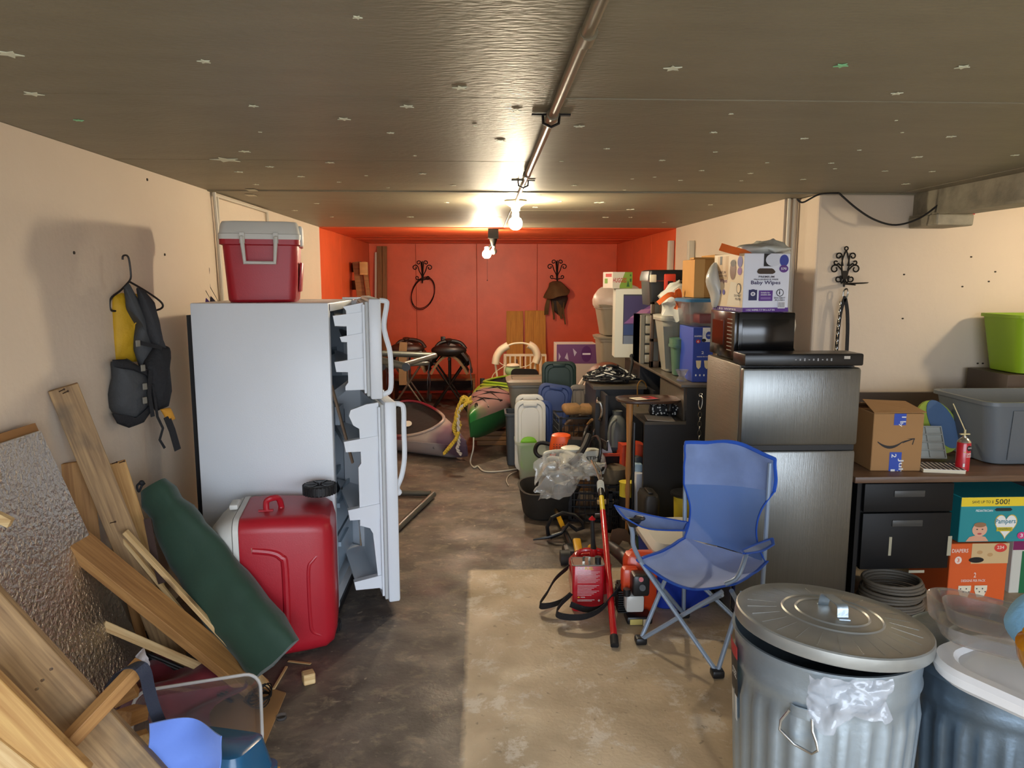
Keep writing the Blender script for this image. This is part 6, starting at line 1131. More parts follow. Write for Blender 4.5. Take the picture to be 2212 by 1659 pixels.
# string trimmer
t = thing('string_trimmer', 'string trimmer with yellow and black parts lying on the floor, handle loop towards the path', 'trimmer', (.5, 4.5, 0))
A = at(1183, 1062, 5.45); C = at(1243, 1200, 4.42); brz = mat('bronze_tube', (120, 96, 66), .35, .6)
mid = A + (C - A) * .45; mid2 = A + (C - A) * .62
b = B(); b.cyl(A, mid, .014, n=10); part('shaft', b, brz, t, True); b = B(); b.cyl(mid, mid2, .017, n=10); part('shaft_sleeve', b, mat('trimmer_yellow', (224, 170, 30), .4), t, True); b = B(); b.cyl(mid2, C, .018, n=10); part('lower_shaft', b, blkp, t, True)
b = B(); b.tube([at(x, y, Y) for x, y, Y in ((1185, 1160, 4.75), (1182, 1138, 4.72), (1192, 1118, 4.7), (1215, 1108, 4.72), (1240, 1112, 4.75), (1258, 1128, 4.75), (1260, 1140, 4.75), (1245, 1145, 4.75), (1228, 1132, 4.75), (1212, 1152, 4.72), (1188, 1162, 4.72))], .013, 8, False); part('loop_handle', b, blkp, t, True)
b = B(); b.tube([at(1215, 1150, 4.72), at(1185, 1160, 4.7), at(1152, 1166, 4.72)], [.01, .012, .006], 8); part('guard_arm', b, blkp, t, True)
P = at(1240, 1208, 4.38)
b = B(); b.box(P + V((.0, .06, -.01)), (.13, .16, .15), bev=.03); part('engine', b, blkp, t, True); b = B(); b.box(P + V((.02, -.0, .09)), (.05, .16, .03), T(*P) @ RX(20) @ T(*-P), bev=.01); b.ball(P + V((.12, .04, .06)), (.03, .03, .02), 8); part('yellow_cover', b, MATS['trimmer_yellow'], t, True)
b = B(); b.cyl(P + V((-.09, -.03, .02)), P + V((-.03, -.03, .02)), .05, n=14); part('air_filter', b, mat('dark_grey_plastic', (52, 54, 56), .5), t, True)
b = B(); b.cyl(P + V((-.09, -.035, -.12)), P + V((.0, -.035, -.12)), .03, n=12); part('fuel_cap', b, blkp, t, True)
b = B(); b.box(P + V((.04, .02, -.11)), (.14, .12, .08), bev=.02); part('fuel_tank', b, mat('tank_grey', (70, 70, 66), .4), t, True)
# red pole (pruner)
t = thing('pruning_pole', 'long red telescopic pole with a yellow band and white cord, leaning on the milk crate', 'pole', fl(1328, 1400))
F0 = fl(1328, 1395, .012); F0.z = .012; F1 = at(1297, 1046, 4.45); dv = F1 - F0; redg = mat('glossy_red', (196, 22, 30), .25, coat=.5)
b = B(); b.cyl(F0 + dv * .04, F0 + dv * .79, .0175, n=14); part('red_tube', b, redg, t, True); b = B(); b.cyl(F0 + dv * .79, F0 + dv * .9, .0155, n=14); part('yellow_band', b, mat('label_yellow', (226, 196, 40), .4), t, True)
b = B(); b.cyl(F0 + dv * .9, F0 + dv * .955, .019, n=14); part('collar', b, blkp, t, True); b = B(); b.cyl(F0, F0 + dv * .045, .02, n=14); part('foot_cap', b, rubber, t, True)
b = B(); [b.tube([F0 + dv * (.95 + .008 * k) + V((.02 * math.cos(a), .004 * math.sin(a), .02 * math.sin(a))) for a in [2 * math.pi * q / 14 for q in range(14)]], .0035, 6, True) for k in range(8)]; part('wound_cord', b, saww, t, True, stuff=True)
b = B(); b.tube(bez([F1, at(1290, 1020, 4.6), at(1278, 995, 4.75)], 12), .007, 6); b.tube(bez([F1, at(1298, 1020, 4.6), at(1284, 998, 4.75)], 12), .004, 6); part('pull_wire', b, steel, t, True)
# fuel cans
redc = mat('can_red', (190, 22, 38), .3, coat=.4, var=.08); tin = mat('tin_plate', (200, 198, 190), .25, .9)
x0, x1, z0, z1 = rng(1236, 1325, 1306, 1222, 3.66); w_ = x1 - x0; h_ = z1
t = thing('fuel_can', 'rectangular red tin fuel can with a silver top and black cap, on the light concrete', 'can', ((x0 + x1) / 2, 3.66, 0), -2)
b = B(); b.loft([rr(w_ - .01, .10, .015, 0), rr(w_, .11, .015, .008), rr(w_, .11, .015, h_ - .008), rr(w_ - .01, .1, .015, h_)], T(0, .06, 0)); part('body', b, redc, t)
b = B(); b.tube(rr(w_, .11, .015, h_, cy=.06), .004, 6, True); b.box((0, .06, h_ + .001), (w_ - .01, .1, .002)); part('top', b, tin, t)
b = B(); b.cyl((w_ * .32, .04, h_), (w_ * .32, .04, h_ + .035), .017, n=16); part('cap', b, blkp, t); b = B(); b.ribbon(bez([(-.02, .06, h_), (-.02, .05, h_ + .03), (.0, .04, h_ + .035), (.01, .05, h_ + .03), (.01, .07, h_)], 14), .012, .002, (1, 0, 0)); part('handle', b, steel, t)
rws = [((240, 232, 228), 't', 'TRU', .16, .91, .38, .97), ((236, 208, 60), 't', 'FUEL', .39, .91, .66, .97)]
for k in range(9): rws.append(((226, 200, 200), 'r', .16, .86 - .028 * k, .86 - .06 * (k % 3), .868 - .028 * k))
for k in range(8): rws.append(((226, 200, 200), 'r', .16, .57 - .03 * k, .84 - .08 * (k % 4), .579 - .03 * k))
rws += [((236, 208, 60), 'p', [(.16, .31), (.2, .34), (.24, .31)]), ((240, 232, 228), 't', 'WARNING', .26, .31, .4, .335), ((240, 232, 228), 'r', .16, .26, .7, .27), ((240, 232, 228), 'r', .16, .235, .62, .245), ((240, 232, 228), 'p', [(.8, .25), (.84, .28), (.88, .25), (.84, .22)])]
decal(t, (-w_ / 2, .005, 0), (1, 0, 0), (0, 0, 1), w_, h_, rws)
P = at(1285, 1260, 3.9); t = thing('gas_can', 'red plastic petrol can with a tall black spout, behind the tin fuel can', 'can', (P.x, 3.95, 0)); zt = at(1285, 1200, 3.9).z
b = B(); b.loft([rr(.2, .17, .04, 0), rr(.23, .19, .05, .03), rr(.23, .19, .05, zt - .06), rr(.17, .13, .05, zt - .01), rr(.1, .08, .03, zt)], T(P.x - .02, 3.96, 0)); part('body', b, redg, t, True)
Q0, Q1 = at(1283, 1215, 3.88), at(1279, 1122, 3.98); b = B(); b.tube([V((Q0.x, 3.9, zt - .02)), V((Q0.x, 3.9, zt + .04))], [.028, .018], 14); part('nozzle_collar', b, redg, t, True); b = B(); b.tube([V((Q0.x, 3.9, zt + .03)), (Q0 + Q1) / 2, Q1], [.018, .013, .012], 12); part('spout', b, blkp, t, True); b = B(); b.lathe([(.02, 0), (.018, .006), (.008, .014), (.004, .02)], T(*Q1), 12); part('spout_cap', b, redg, t, True)
b = B(); b.tube(bez([(P.x - .09, 3.94, zt - .06), (P.x - .08, 3.93, zt + .015), (P.x + .04, 3.93, zt + .015), (P.x + .06, 3.94, zt - .04)], 14), .013, 8); part('handle', b, redg, t, True)
# black sling strap
def sp(x, y, Y): return at(x, y, Y)
b = B(); A_ = bez([sp(1228, 1225, 3.98), sp(1200, 1250, 3.85), sp(1182, 1280, 3.75), sp(1166, 1306, 3.66), sp(1185, 1308, 3.62), sp(1215, 1298, 3.62), sp(1234, 1282, 3.62)], 40); b.ribbon(A_, .04, .003, (.1, -.5, 1)); 
C_2 = bez([sp(1232, 1285, 3.6), sp(1212, 1305, 3.56), sp(1202, 1325, 3.5), sp(1225, 1333, 3.47), sp(1262, 1332, 3.46), sp(1295, 1318, 3.5), sp(1322, 1290, 3.55), sp(1345, 1262, 3.6), sp(1366, 1243, 3.62)], 48)
b2 = B(); b2.ribbon(C_2, .042, .003, (.1, -.4, 1)); b3 = B(); b3.ribbon(bez([sp(1232, 1305, 3.57), sp(1262, 1316, 3.55), sp(1290, 1316, 3.55), sp(1305, 1308, 3.58)], 14), .035, .003, (0, -.2, 1))
t = thing('shoulder_strap', 'black webbing shoulder strap looped around the tin fuel can', 'strap', (.5, 3.5, 0)); part('left_loop', b, blkf, t, True); part('right_loop', b2, blkf, t, True); part('front_loop', b3, blkf, t, True)
# leaf blower
t = thing('leaf_blower', 'orange leaf blower with a white fuel tank standing on the light concrete', 'blower', (.8, 3.6, 0)); bl_o = mat('blower_orange', (226, 74, 30), .35, coat=.3)
def bx(x0_, y0_, x1_, y1_, Ya, Yb, m, nm, bev=.012, parent=t):
    a, c, z0, z1 = rng(x0_, y0_, x1_, y1_, Ya); b = B(); b.span(a, c, Ya, Yb, max(z0, .002), z1, bev=bev); return part(nm, b, m, parent, True)
bx(1352, 1200, 1422, 1345, 3.62, 3.74, bl_o, 'housing', .04); bx(1345, 1230, 1380, 1290, 3.55, 3.62, bl_o, 'front_housing', .02)
bx(1368, 1245, 1404, 1290, 3.47, 3.56, mat('filter_black', (30, 32, 34), .35), 'air_filter', .015)
b = B(); b.cyl(at(1385, 1252, 3.468), at(1385, 1252, 3.455), .012, n=14); part('primer', b, redg, t, True); b = B(); b.cyl(at(1388, 1270, 3.468), at(1388, 1270, 3.46), .016, n=14); part('filter_knob', b, blkp, t, True)
bx(1353, 1288, 1392, 1324, 3.48, 3.56, mat('milky_tank', (206, 208, 204), .3, alpha=.95), 'fuel_tank', .014); b = B(); b.cyl(at(1354, 1286, 3.5), at(1354, 1272, 3.5), .019, n=14); part('tank_cap', b, blkp, t, True)
bx(1355, 1334, 1410, 1353, 3.5, 3.6, blkp, 'base', .01); a, c, z0, z1 = rng(1361, 1350, 1388, 1338, 3.495); b = B(); b.span(a, c, 3.494, 3.4985, z0, z1); part('sticker', b, mat('warning_yellow', (206, 190, 110), .5), t, True); a, c, z0, z1 = rng(1389, 1352, 1400, 1338, 3.495); b = B(); b.span(a, c, 3.494, 3.4985, z0, z1); part('barcode_sticker', b, wpl, t, True)
b = B(); b.tube(bez([at(1362, 1225, 3.64), at(1360, 1205, 3.68), at(1368, 1190, 3.7), at(1376, 1205, 3.7), at(1385, 1225, 3.7)], 18), .018, 8); part('handle', b, bl_o, t, True)
b = B(); b.tube([at(1366, 1222, 3.72), at(1338, 1195, 3.95), at(1318, 1180, 4.15)], [.04, .036, .032], 14); part('blower_tube', b, mat('tube_black', (40, 40, 40), .4), t, True)
b = B(); [b.box(at(1338, 1290, 3.6) + V((.01, 0, .012 * k - .06)), (.05, .1, .006)) for k in range(10)]; b.box(at(1340, 1290, 3.62) + V((.012, .02, 0)), (.04, .1, .13)); part('fan_grille', b, blkp, t, True, stuff=True)
# handsaw, green can, yellow bucket
b = B(); P = at(1338, 1150, 4.5); out = [(-.05, -.06), (-.02, -.07), (-.01, -.02), (.02, .02), (.06, .01), (.07, -.01), (.075, .04), (.05, .09), (.0, .1), (-.04, .09), (-.06, .04)]
b.prism(out, .022, T(P.x, P.y, .06) @ RX(70) @ T(0, 0, -.01)); t = solo('saw_handle', b, mat('brown_grip', (110, 78, 44), .55, var=.25), 'brown wooden saw handle standing on the floor behind the red pole', 'saw')
x0, x1, z0, z1 = rng(1379, 1195, 1420, 1158, 4.35); t = thing('green_can', 'rectangular dark green tin can with a silver rim under the chair arm', 'can', ((x0 + x1) / 2, 4.35, 0)); w_ = x1 - x0; h_ = z1
b = B(); b.loft([rr(w_, .08, .012, 0), rr(w_, .08, .012, h_)], T(0, .04, 0)); part('body', b, mat('can_green', (24, 74, 50), .35), t); b = B(); b.tube(rr(w_, .08, .012, h_, cy=.04), .004, 6, True); b.box((0, .04, h_ - .004), (w_ - .008, .072, .002)); part('rim', b, tin, t)
decal(t, (-w_ / 2, 0, 0), (1, 0, 0), (0, 0, 1), w_, h_, [((226, 220, 90), 't', 'TRU', .25, .62, .75, .74), ((226, 220, 90), 'r', .25, .55, .75, .58), ((226, 220, 90), 't', 'FL', .3, .38, .65, .5)])
x0, x1, z0, z1 = rng(1463, 1112, 1492, 1068, 4.35); t = thing('yellow_bucket', 'yellow bucket with a black rim behind the chair back', 'bucket', ((x0 + x1) / 2, 4.4, 0)); b = B(); b.lathe([(.06, 0), (.075, z1 - .03), (.02, z1 - .028)], T((x0 + x1) / 2 + .03, 4.42, 0), 20); part('body', b, MATS['yellow_tub'], t, True); b = B(); b.lathe([(.08, z1 - .03), (.095, z1 - .02), (.095, z1 - .005), (.07, z1)], T((x0 + x1) / 2 + .03, 4.42, 0), 20); part('rim', b, blkp, t, True)  # a tapered yellow bucket with a black rim
# blue cooler
t = thing('cooler', 'blue cooler with a white lid on the floor under the blue folding chair', 'cooler', (1.065, 3.88, 0), 91); bc = mat('cooler_blue', (22, 56, 168), .4)
b = B(); b.loft([rr(.40, .28, .05, 0), rr(.42, .30, .05, .01), rr(.46, .33, .05, .30)]); part('body', b, bc, t); b = B(); b.loft([rr(.48, .35, .05, .30), rr(.485, .355, .05, .33), rr(.44, .31, .07, .365), rr(.3, .2, .06, .37)]); part('lid', b, offw, t); b = B(); b.tube([(-.24, -.1, .28), (-.262, -.1, .26), (-.262, .1, .26), (-.24, .1, .28)], .01, 8); part('handle', b, offw, t)
# ================================================================== blue folding chair
t = CH = thing('folding_chair', 'blue folding camp chair with grey-blue seat and mesh back, on the light concrete', 'chair', (1.03, 3.29, 0))
tube_ = mat('grey_blue_tube', (150, 168, 190), .4, .3); seatf = mat('chair_fabric', (164, 182, 226), .8, var=.12, vs=5, bump=.15, bs=220); trim = mat('royal_blue_trim', (32, 86, 190), .7, bump=.2, bs=200); fad = mat('faded_blue_fabric', (138, 160, 208), .8, var=.35, vs=4, bump=.1, bs=200)
# woven mesh: see-through holes between threads
mm = bpy.data.materials.new('chair_mesh'); mm.use_nodes = True; nt = mm.node_tree; bs_ = nt.nodes['Principled BSDF']; bs_.inputs['Base Color'].default_value = lin((112, 146, 206)); bs_.inputs['Roughness'].default_value = .8; bs_.inputs['Alpha'].default_value = .68
FLf, FRf, RLf, RRf = V((.757, 3.31, .02)), V((1.03, 3.0, .02)), V((1.04, 3.58, .02)), V((1.32, 3.27, .02))
SL, SR = at(1380, 1208, 3.27), at(1592, 1262, 2.97)      # seat front corners
BLt, BRt = at(1481, 962, 3.58), at(1664, 1000, 3.28)    # tops of the back posts
SRL, SRR = at(1482, 1172, 3.6), at(1650, 1212, 3.3)     # rear seat corners
def leg(a, c, nm='leg', r=.0105): b = B(); b.cyl(a, c, r, n=10); return part(nm, b, tube_, CH, True)
leg(FLf, at(1560, 1278, 3.03)); leg(FRf, at(1384, 1214, 3.25)); leg(FLf, at(1436, 1255, 3.42)); leg(FRf, at(1604, 1278, 3.02)) 
leg(RLf, at(1560, 1285, 3.3)); leg(RRf, at(1500, 1250, 3.5)); leg(RLf, BLt, 'back_post'); leg(RRf, BRt, 'back_post')
leg(RLf, at(1400, 1235, 3.35)); leg(RRf, at(1580, 1276, 3.05))
for p in (FLf, FRf, RLf, RRf): b = B(); b.box(p, (.055, .055, .036), bev=.01); part('foot', b, blkp, CH, True)
b = B(); b.tube(bez([at(1384, 1212, 3.25), at(1368, 1178, 3.22), at(1366, 1150, 3.2), at(1358, 1122, 3.18)], 14), .0105, 10); part('arm_tube', b, tube_, CH, True)
b = B(); b.tube(bez([at(1566, 1262, 2.98), at(1590, 1250, 2.98), at(1604, 1222, 3.0), at(1612, 1196, 3.04)], 14), .0105, 10); part('arm_tube', b, tube_, CH, True)
def cyl_grid(L, Rr, sag, n=22, m_=16, thick=.003):
    """cloth between a left edge and a right edge curve (lists of points), sagging along a vector"""
    Lc, Rc = bez(L, m_ * 2), bez(Rr, m_ * 2)
    def f(u, v):
        i = v * (len(Lc) - 1); k = min(int(i), len(Lc) - 2); fr = i - k; a = Lc[k].lerp(Lc[k + 1], fr); i2 = v * (len(Rc) - 1); k2 = min(int(i2), len(Rc) - 2); c = Rc[k2].lerp(Rc[k2 + 1], i2 - k2)
        return a.lerp(c, u) + sag(u, v)
    b = B(); b.grid(f, n, m_, thick=thick); return b, f
bk = V((.035, .04, 0))
Lt = [at(1481, 958, 3.57), at(1478, 1000, 3.56), at(1477, 1046, 3.56)]; Rt = [at(1672, 990, 3.26), at(1676, 1030, 3.26), at(1672, 1062, 3.27)]
b, f_ = cyl_grid(Lt, Rt, lambda u, v: bk * (.9 * math.sin(math.pi * u)) + V((0, 0, .03 * math.sin(math.pi * u) * (1 - v))) + mnoise.noise_vector(V((u * 4, v * 3, 2))) * .012 * (1 - v)); part('top_back_panel', b, fad, CH, True, smooth=60)
Lm = [at(1477, 1046, 3.56), at(1490, 1090, 3.56), at(1488, 1130, 3.56), at(1478, 1162, 3.55)]; Rm = [at(1672, 1062, 3.27), at(1645, 1100, 3.28), at(1634, 1140, 3.28), at(1638, 1180, 3.28), at(1654, 1215, 3.27)]
b, fm = cyl_grid(Lm, Rm, lambda u, v: bk * (.9 + .35 * v) * math.sin(math.pi * u) + V((0, 0, -.015 * math.sin(math.pi * u) * v))); part('back_mesh', b, mm, CH, True, smooth=60)
def seat_s(u, v): return V((0, 0, -.05 * math.sin(math.pi * u) * math.sin(math.pi * min(v * .7 + .15, 1)))) + bk * 1.25 * math.sin(math.pi * u) * max(0, 1 - v * 1.6) + mnoise.noise_vector(V((u * 4, v * 4, 6))) * .008 + V((0, 0, -.05 * math.sin(math.pi * u) * v))
Ls = [at(1478, 1162, 3.55), at(1440, 1186, 3.42), at(1378, 1208, 3.26)]; Rs = [at(1654, 1215, 3.27), at(1632, 1236, 3.12), at(1585, 1262, 2.97)]
b, fs = cyl_grid(Ls, Rs, seat_s); part('seat', b, seatf, CH, True, smooth=60)
def edge(fn, us, nm='trim', r=.009): b = B(); b.tube([fn(*q) for q in us], r, 8, flat=.5); part(nm, b, trim, CH, True)
n_ = 20
edge(f_, [(0, 1 - i / n_) for i in range(n_ + 1)] + [(i / n_, 0) for i in range(n_ + 1)] + [(1, i / n_) for i in range(n_ + 1)]); edge(fm, [(0, i / n_) for i in range(n_ + 1)]); edge(fm, [(1, i / n_) for i in range(n_ + 1)])
edge(fs, [(0, i / n_) for i in range(n_ + 1)] + [(i / n_, 1) for i in range(n_ + 1)] + [(1, 1 - i / n_) for i in range(n_ + 1)], r=.011)
La = [at(1328, 1092, 3.14), at(1400, 1112, 3.32), at(1486, 1128, 3.56)]; Ra = [at(1352, 1120, 3.05), at(1400, 1142, 3.2), at(1480, 1146, 3.44)]
b, fa = cyl_grid(La, Ra, lambda u, v: V((0, 0, -.01 * math.sin(math.pi * u)))); part('left_arm', b, fad, CH, True, smooth=60); edge(fa, [(0, i / 10) for i in range(11)] + [(1, 1 - i / 10) for i in range(11)] + [(0, 0)], r=.007)
b = B(); c_ = fa(.5, .28); b.tube([c_ + V((.045 * math.cos(a), .05 * math.sin(a), .005)) + V((0, 0, -.01 * math.sin(a))) for a in [2 * math.pi * q / 20 for q in range(20)]], .008, 8, True); b.loft([[c_ + V((k * math.cos(a), k * 1.1 * math.sin(a), z)) for a in [2 * math.pi * q / 16 for q in range(16)]] for k, z in ((.04, .003), (.02, -.03))]); part('cup_holder', b, blkp, CH, True)
La = [at(1602, 1190, 3.05), at(1632, 1176, 3.15), at(1668, 1163, 3.28)]; Ra = [at(1608, 1196, 2.95), at(1645, 1190, 3.05), at(1670, 1176, 3.18)]
b, fb = cyl_grid(La, Ra, lambda u, v: V((0, 0, 0))); part('right_arm', b, fad, CH, True); edge(fb, [(0, i / 10) for i in range(11)] + [(1, 1 - i / 10) for i in range(11)] + [(0, 0)], r=.008)
# ================================================================== galvanised cans
galv = mat('galvanised', (176, 190, 200), .34, .75, var=.2, vs=7, bump=.12, bs=40); galvd = mat('galvanised_dark', (112, 128, 142), .36, .8, var=.3, vs=7, bump=.12, bs=40); glid = mat('galvanised_lid', (170, 172, 168), .36, .6, var=.25, vs=6, bump=.15, bs=14)
def can(cx, cy, r, h, m, name, label, rz=0):
    t = thing(name, label, 'bin', (cx, cy, 0), rz); b = B(); NF = 26; n = NF * 8; rings = []
    def ring_(rad, z, fl_):
        o = []
        for i in range(n):
            ph = (i / 8) % 1; a = 2 * math.pi * i / n; k = .5 - .5 * math.cos(2 * math.pi * ph); k = max(0, min(1, (k - .25) * 2.2)); o.append(V(((rad + fl_ * k) * math.cos(a), (rad + fl_ * k) * math.sin(a), z)))
        return o
    rb = r * .86
    P_ = [(.0, rb, 0), (.02, rb, 0), (.06, rb * 1.005, 0), (.09, rb * 1.01, .010), (h * .4, rb * 1.06, .010), (h * .74, rb * 1.11, .010), (h * .80, rb * 1.12, .0), (h * .84, rb * 1.125, 0), (h * .865, rb * 1.125 + .006, 0), (h * .89, rb * 1.13, 0), (h - .012, r - .003, 0), (h - .008, r + .004, 0), (h, r + .004, 0), (h, r - .004, 0), (h * .5, rb * 1.05, 0), (.02, rb - .004, 0)]
    b.loft([ring_(rd, z, f) for z, rd, f in P_], caps=(True, True)); part('body', b, m, t, smooth=40); return t
C1 = V((1.015, 2.02, 0)); t = T1 = can(C1.x, C1.y, .262, .705, galv, 'trash_can', 'large galvanised trash can with a handled lid slightly ajar, in the foreground')
b = B(); Ml = T(.012, .0, .715) @ Matrix.Scale(.955, 4) @ RY(4.5) @ RX(-2.5)
b.lathe([(.276, -.004), (.284, -.004), (.286, .0), (.284, .03), (.280, .034), (.272, .032), (.262, .028), (.20, .036), (.15, .043), (.146, .047), (.142, .043), (.11, .047), (.106, .051), (.102, .047), (.07, .05), (.001, .052)], Ml, 64, caps=(False, False)); ld = part('lid', b, glid, t)
for k in range(26):
    a = 2 * math.pi * k / 26; b = B(); b.ribbon([(.165 * math.cos(a), .165 * math.sin(a), .0402), (.215 * math.cos(a), .215 * math.sin(a), .0338), (.25 * math.cos(a), .25 * math.sin(a), .0296)], .003, .002, (-math.sin(a), math.cos(a), 0), Ml); part('pressed_rib', b, glid, ld)
b = B(); b.ribbon(bez([(-.005, .055, .052), (-.005, .05, .055), (-.003, .045, .085), (0, .02, .09), (0, -.03, .09), (.003, -.05, .085), (.005, -.055, .054), (.005, -.07, .052)], 24), .034, .0035, (1, 0, 0), Ml); part('lid_handle', b, galv, ld)
# bail handle and bracket on the side towards the camera
ah = math.atan2(at(1705, 1490, 1.75).y - C1.y, at(1705, 1490, 1.75).x - C1.x)
def onc(a, z, off=0, r=.262): return V(((r + off) * math.cos(a), (r + off) * math.sin(a), z))
a0 = R(-128)
b = B(); b.tube([onc(a0 - .1, .575, .004), onc(a0 - .17, .54, .012), onc(a0 - .17, .515, .016), onc(a0 - .02, .492, .02), onc(a0 + .14, .48, .02), onc(a0 + .19, .492, .018), onc(a0 + .17, .515, .016), onc(a0 + .13, .54, .012), onc(a0 + .12, .57, .004)], .004, 8); part('bail_handle', b, steel, T1)
b = B(); b.ribbon([onc(a0 - .1 + .04 * k, .575, .004 if k in (0, 6) else .009, .254) for k in range(7)], .03, .004, (0, 0, 1)); part('bracket', b, galv, T1)
# wide sticker on the left
sa = R(-191)
for col, z0, z1, nm, wd_ in (((176, 30, 40), .62, .66, 'sticker_top', .16), ((24, 24, 26), .50, .62, 'sticker', .16), ((206, 208, 204), .42, .50, 'sticker_base', .14)):
    b = B(); b.grid(lambda u, v: onc(sa - .1 + wd_ * 2 * u, z0 + (z1 - z0) * v, .002, .251 + .012 * ((z0 + (z1 - z0) * v) - .4) / .2), 6, 2, thick=.0008); part(nm, b, mat('st_%d' % col[0], col, .5), T1)
b = B(); b.grid(lambda u, v: onc(sa - .0 + .16 * (.5 + (u - .5) * math.sqrt(max(0, 1 - (2 * v - 1) ** 2))), .53 + .08 * v, .0035, .257), 8, 8, thick=.0006); part('round_mark', b, mat('st_green', (60, 120, 70), .5), T1)
b = B(); b.text('STEEL', 0, 0, .05, .022, face(onc(sa + .04, .56, .0055, .259), (-math.sin(sa + .1), math.cos(sa + .1), 0), (0, 0, 1))); part('printed_text', b, mat('print_wh', (225, 225, 220), .5), T1, smooth=0)
# plastic liner hanging out
pf = mat('liner_film', (200, 204, 212), .15, alpha=.3, bump=.6, bs=30, spec=1, coat=1)
def lf(u, v):
    a = R(-124) + u * R(44); z = .70 - v * (.135 + .02 * math.sin(9 * u) - .06 * abs(u - .3)) ; p = onc(a, z, .012 + .012 * math.sin(6 * v + 7 * u), .262) + V((C1.x, C1.y, 0)); return p + mnoise.noise_vector(p * 26) * .012 + mnoise.noise_vector(p * 60) * .006
b = B(); b.grid(lf, 34, 20, thick=.002); solo('bin_liner', b, pf, 'crinkled clear liner bag hanging out under the lid of the large trash can', 'liner', smooth=70)
C2 = V((1.56, 2.03, 0)); T2 = can(C2.x, C2.y, .255, .60, galvd, 'trash_can', 'second, darker galvanised can at the right edge, half covered by plastic lids')
b = B(); b.lathe([(.262, -.004), (.27, -.004), (.27, .022), (.262, .026), (.25, .022), (.15, .034), (.142, .04), (.13, .036), (.001, .044)], T(0, 0, .602) @ RX(1), 56, caps=(False, False)); part('lid', b, galvd, T2)
# pile on the second can
wlid = mat('glossy_white_plastic', (226, 224, 222), .3)
O2 = V((1.49, 1.67, .665))
t = thing('plastic_lid', 'thick white plastic lid lying across the second can', 'lid', O2, rot=RZ(-62) @ RX(-3)); b = B(); b.loft([rr(.58, .33, .12, -.012, 8), rr(.62, .37, .14, .004, 8), rr(.63, .38, .14, .028, 8), rr(.61, .36, .13, .042, 8), rr(.54, .29, .11, .040, 8), rr(.52, .27, .11, .026, 8)]); part('shell', b, wlid, t)  # a thick plastic lid with rounded corners
smk = mat('smoky_clear', (190, 186, 184), .08, trans=.75, alpha=.5, spec=.8)
t = thing('clear_scoop_tray', 'clear smoky plastic tray lying on the thick white lid', 'tray', V((1.50, 1.84, .735)), rot=RZ(-30) @ RY(5)); b = B(); b.loft([rr(.44, .24, .07, 0, 6), rr(.5, .3, .08, .05, 6), rr(.52, .32, .09, .055, 6), rr(.495, .295, .08, .05, 6), rr(.43, .235, .07, .004, 6)]); part('shell', b, smk, t)
b = B(); b.loft([rr(.16, .12, .05, .01, 6, -.12, .04), rr(.2, .15, .06, .055, 6, -.12, .04), rr(.19, .14, .06, .055, 6, -.12, .04), rr(.15, .11, .05, .012, 6, -.12, .04)]); part('inner_cup', b, smk, t)
P = at(2212, 1338, 1.75); b = B(); b.ball(P + V((.055, 0, -.01)), (.08, .08, .075), 14); b.jig(.03, 8, 2); solo('light_blue_cloth', b, mat('sky_cloth', (130, 186, 226), .8, bump=.3), 'light blue cloth bundle at the right edge above the clear tray', 'cloth', smooth=60)
P = at(2222, 1405, 1.6); b = B(); b.lathe([(.02, -.06), (.035, -.05), (.04, 0), (.035, .05), (.014, .07), (.014, .09)], T(*(P + V((.02, 0, -.01)))) @ RX(20) @ RY(-30), 16); solo('amber_bottle', b, mat('amber_liquid', (190, 130, 30), .1, trans=.5, spec=.8), 'amber bottle at the right edge beside the light blue cloth', 'bottle')
# ================================================================== office desk at the right
dk = thing('office_desk', 'black desk with a brown wood top against the right hand wall', 'desk', (2.5, 3.9, 0)); db = mat('desk_black', (17, 17, 18), .5, spec=.3); brown = wood('walnut_laminate', (112, 84, 62), (84, 60, 42), knots=0, rough=.4)
X0, YF = 1.875, 3.53
b = B(); b.span(X0, 3.6, YF, 4.28, .718, .75, bev=.003); part('desk_top', b, brown, dk, True)
b = B(); b.span(X0 + .03, X0 + .05, YF + .03, 4.25, 0, .718); part('side_panel', b, db, dk, True); b = B(); b.span(X0 + .05, 3.6, 4.15, 4.17, .2, .718); part('modesty_panel', b, db, dk, True); b = B(); b.span(3.5, 3.54, YF + .03, 4.25, 0, .718); part('side_panel', b, db, dk, True)
x0, x1, zl, zh = rng(1905, 1240, 2062, 1052, YF + .02)
b = B(); b.span(X0 + .05, x1 + .005, YF + .05, 4.1, .26, .716); part('pedestal', b, db, dk, True)
zm = at(1900, 1108, YF + .02).z
hnd = mat('handle_grey', (64, 64, 62), .4); scr = mat('scratched_white', (170, 164, 140), .7)
for k, (a, c) in enumerate(((zm + .004, .708), (.255, zm - .004))):
    b = B(); b.span(X0 + .065, x1, YF + .022, YF + .048, a, c, bev=.003); d = part('drawer', b, db, dk, True); xm = (X0 + .065 + x1) / 2
    b = B(); b.span(xm - .08, xm + .08, YF + .016, YF + .024, c - .07, c - .035, bev=.004); hh = part('handle', b, hnd, d, True)
    if k: 
        for q in ((1921, 1160, 1924, 1200), (2048, 1158, 2053, 1200), (1963, 1232, 1996, 1237)):
            a_, c_, e_, g_ = rng(*q, YF + .021); b = B(); b.span(a_, c_, YF + .0195, YF + .0225, e_, g_); part('paint_scrape', b, scr, d, True)
b = B(); b.span(1.9, 3.0, 4.55, 4.58, .75 - .6, 1.02); solo('wall_board', b, mat('dark_brown_panel', (66, 52, 40), .5), 'dark brown panel standing against the cream wall behind the desk', 'panel')
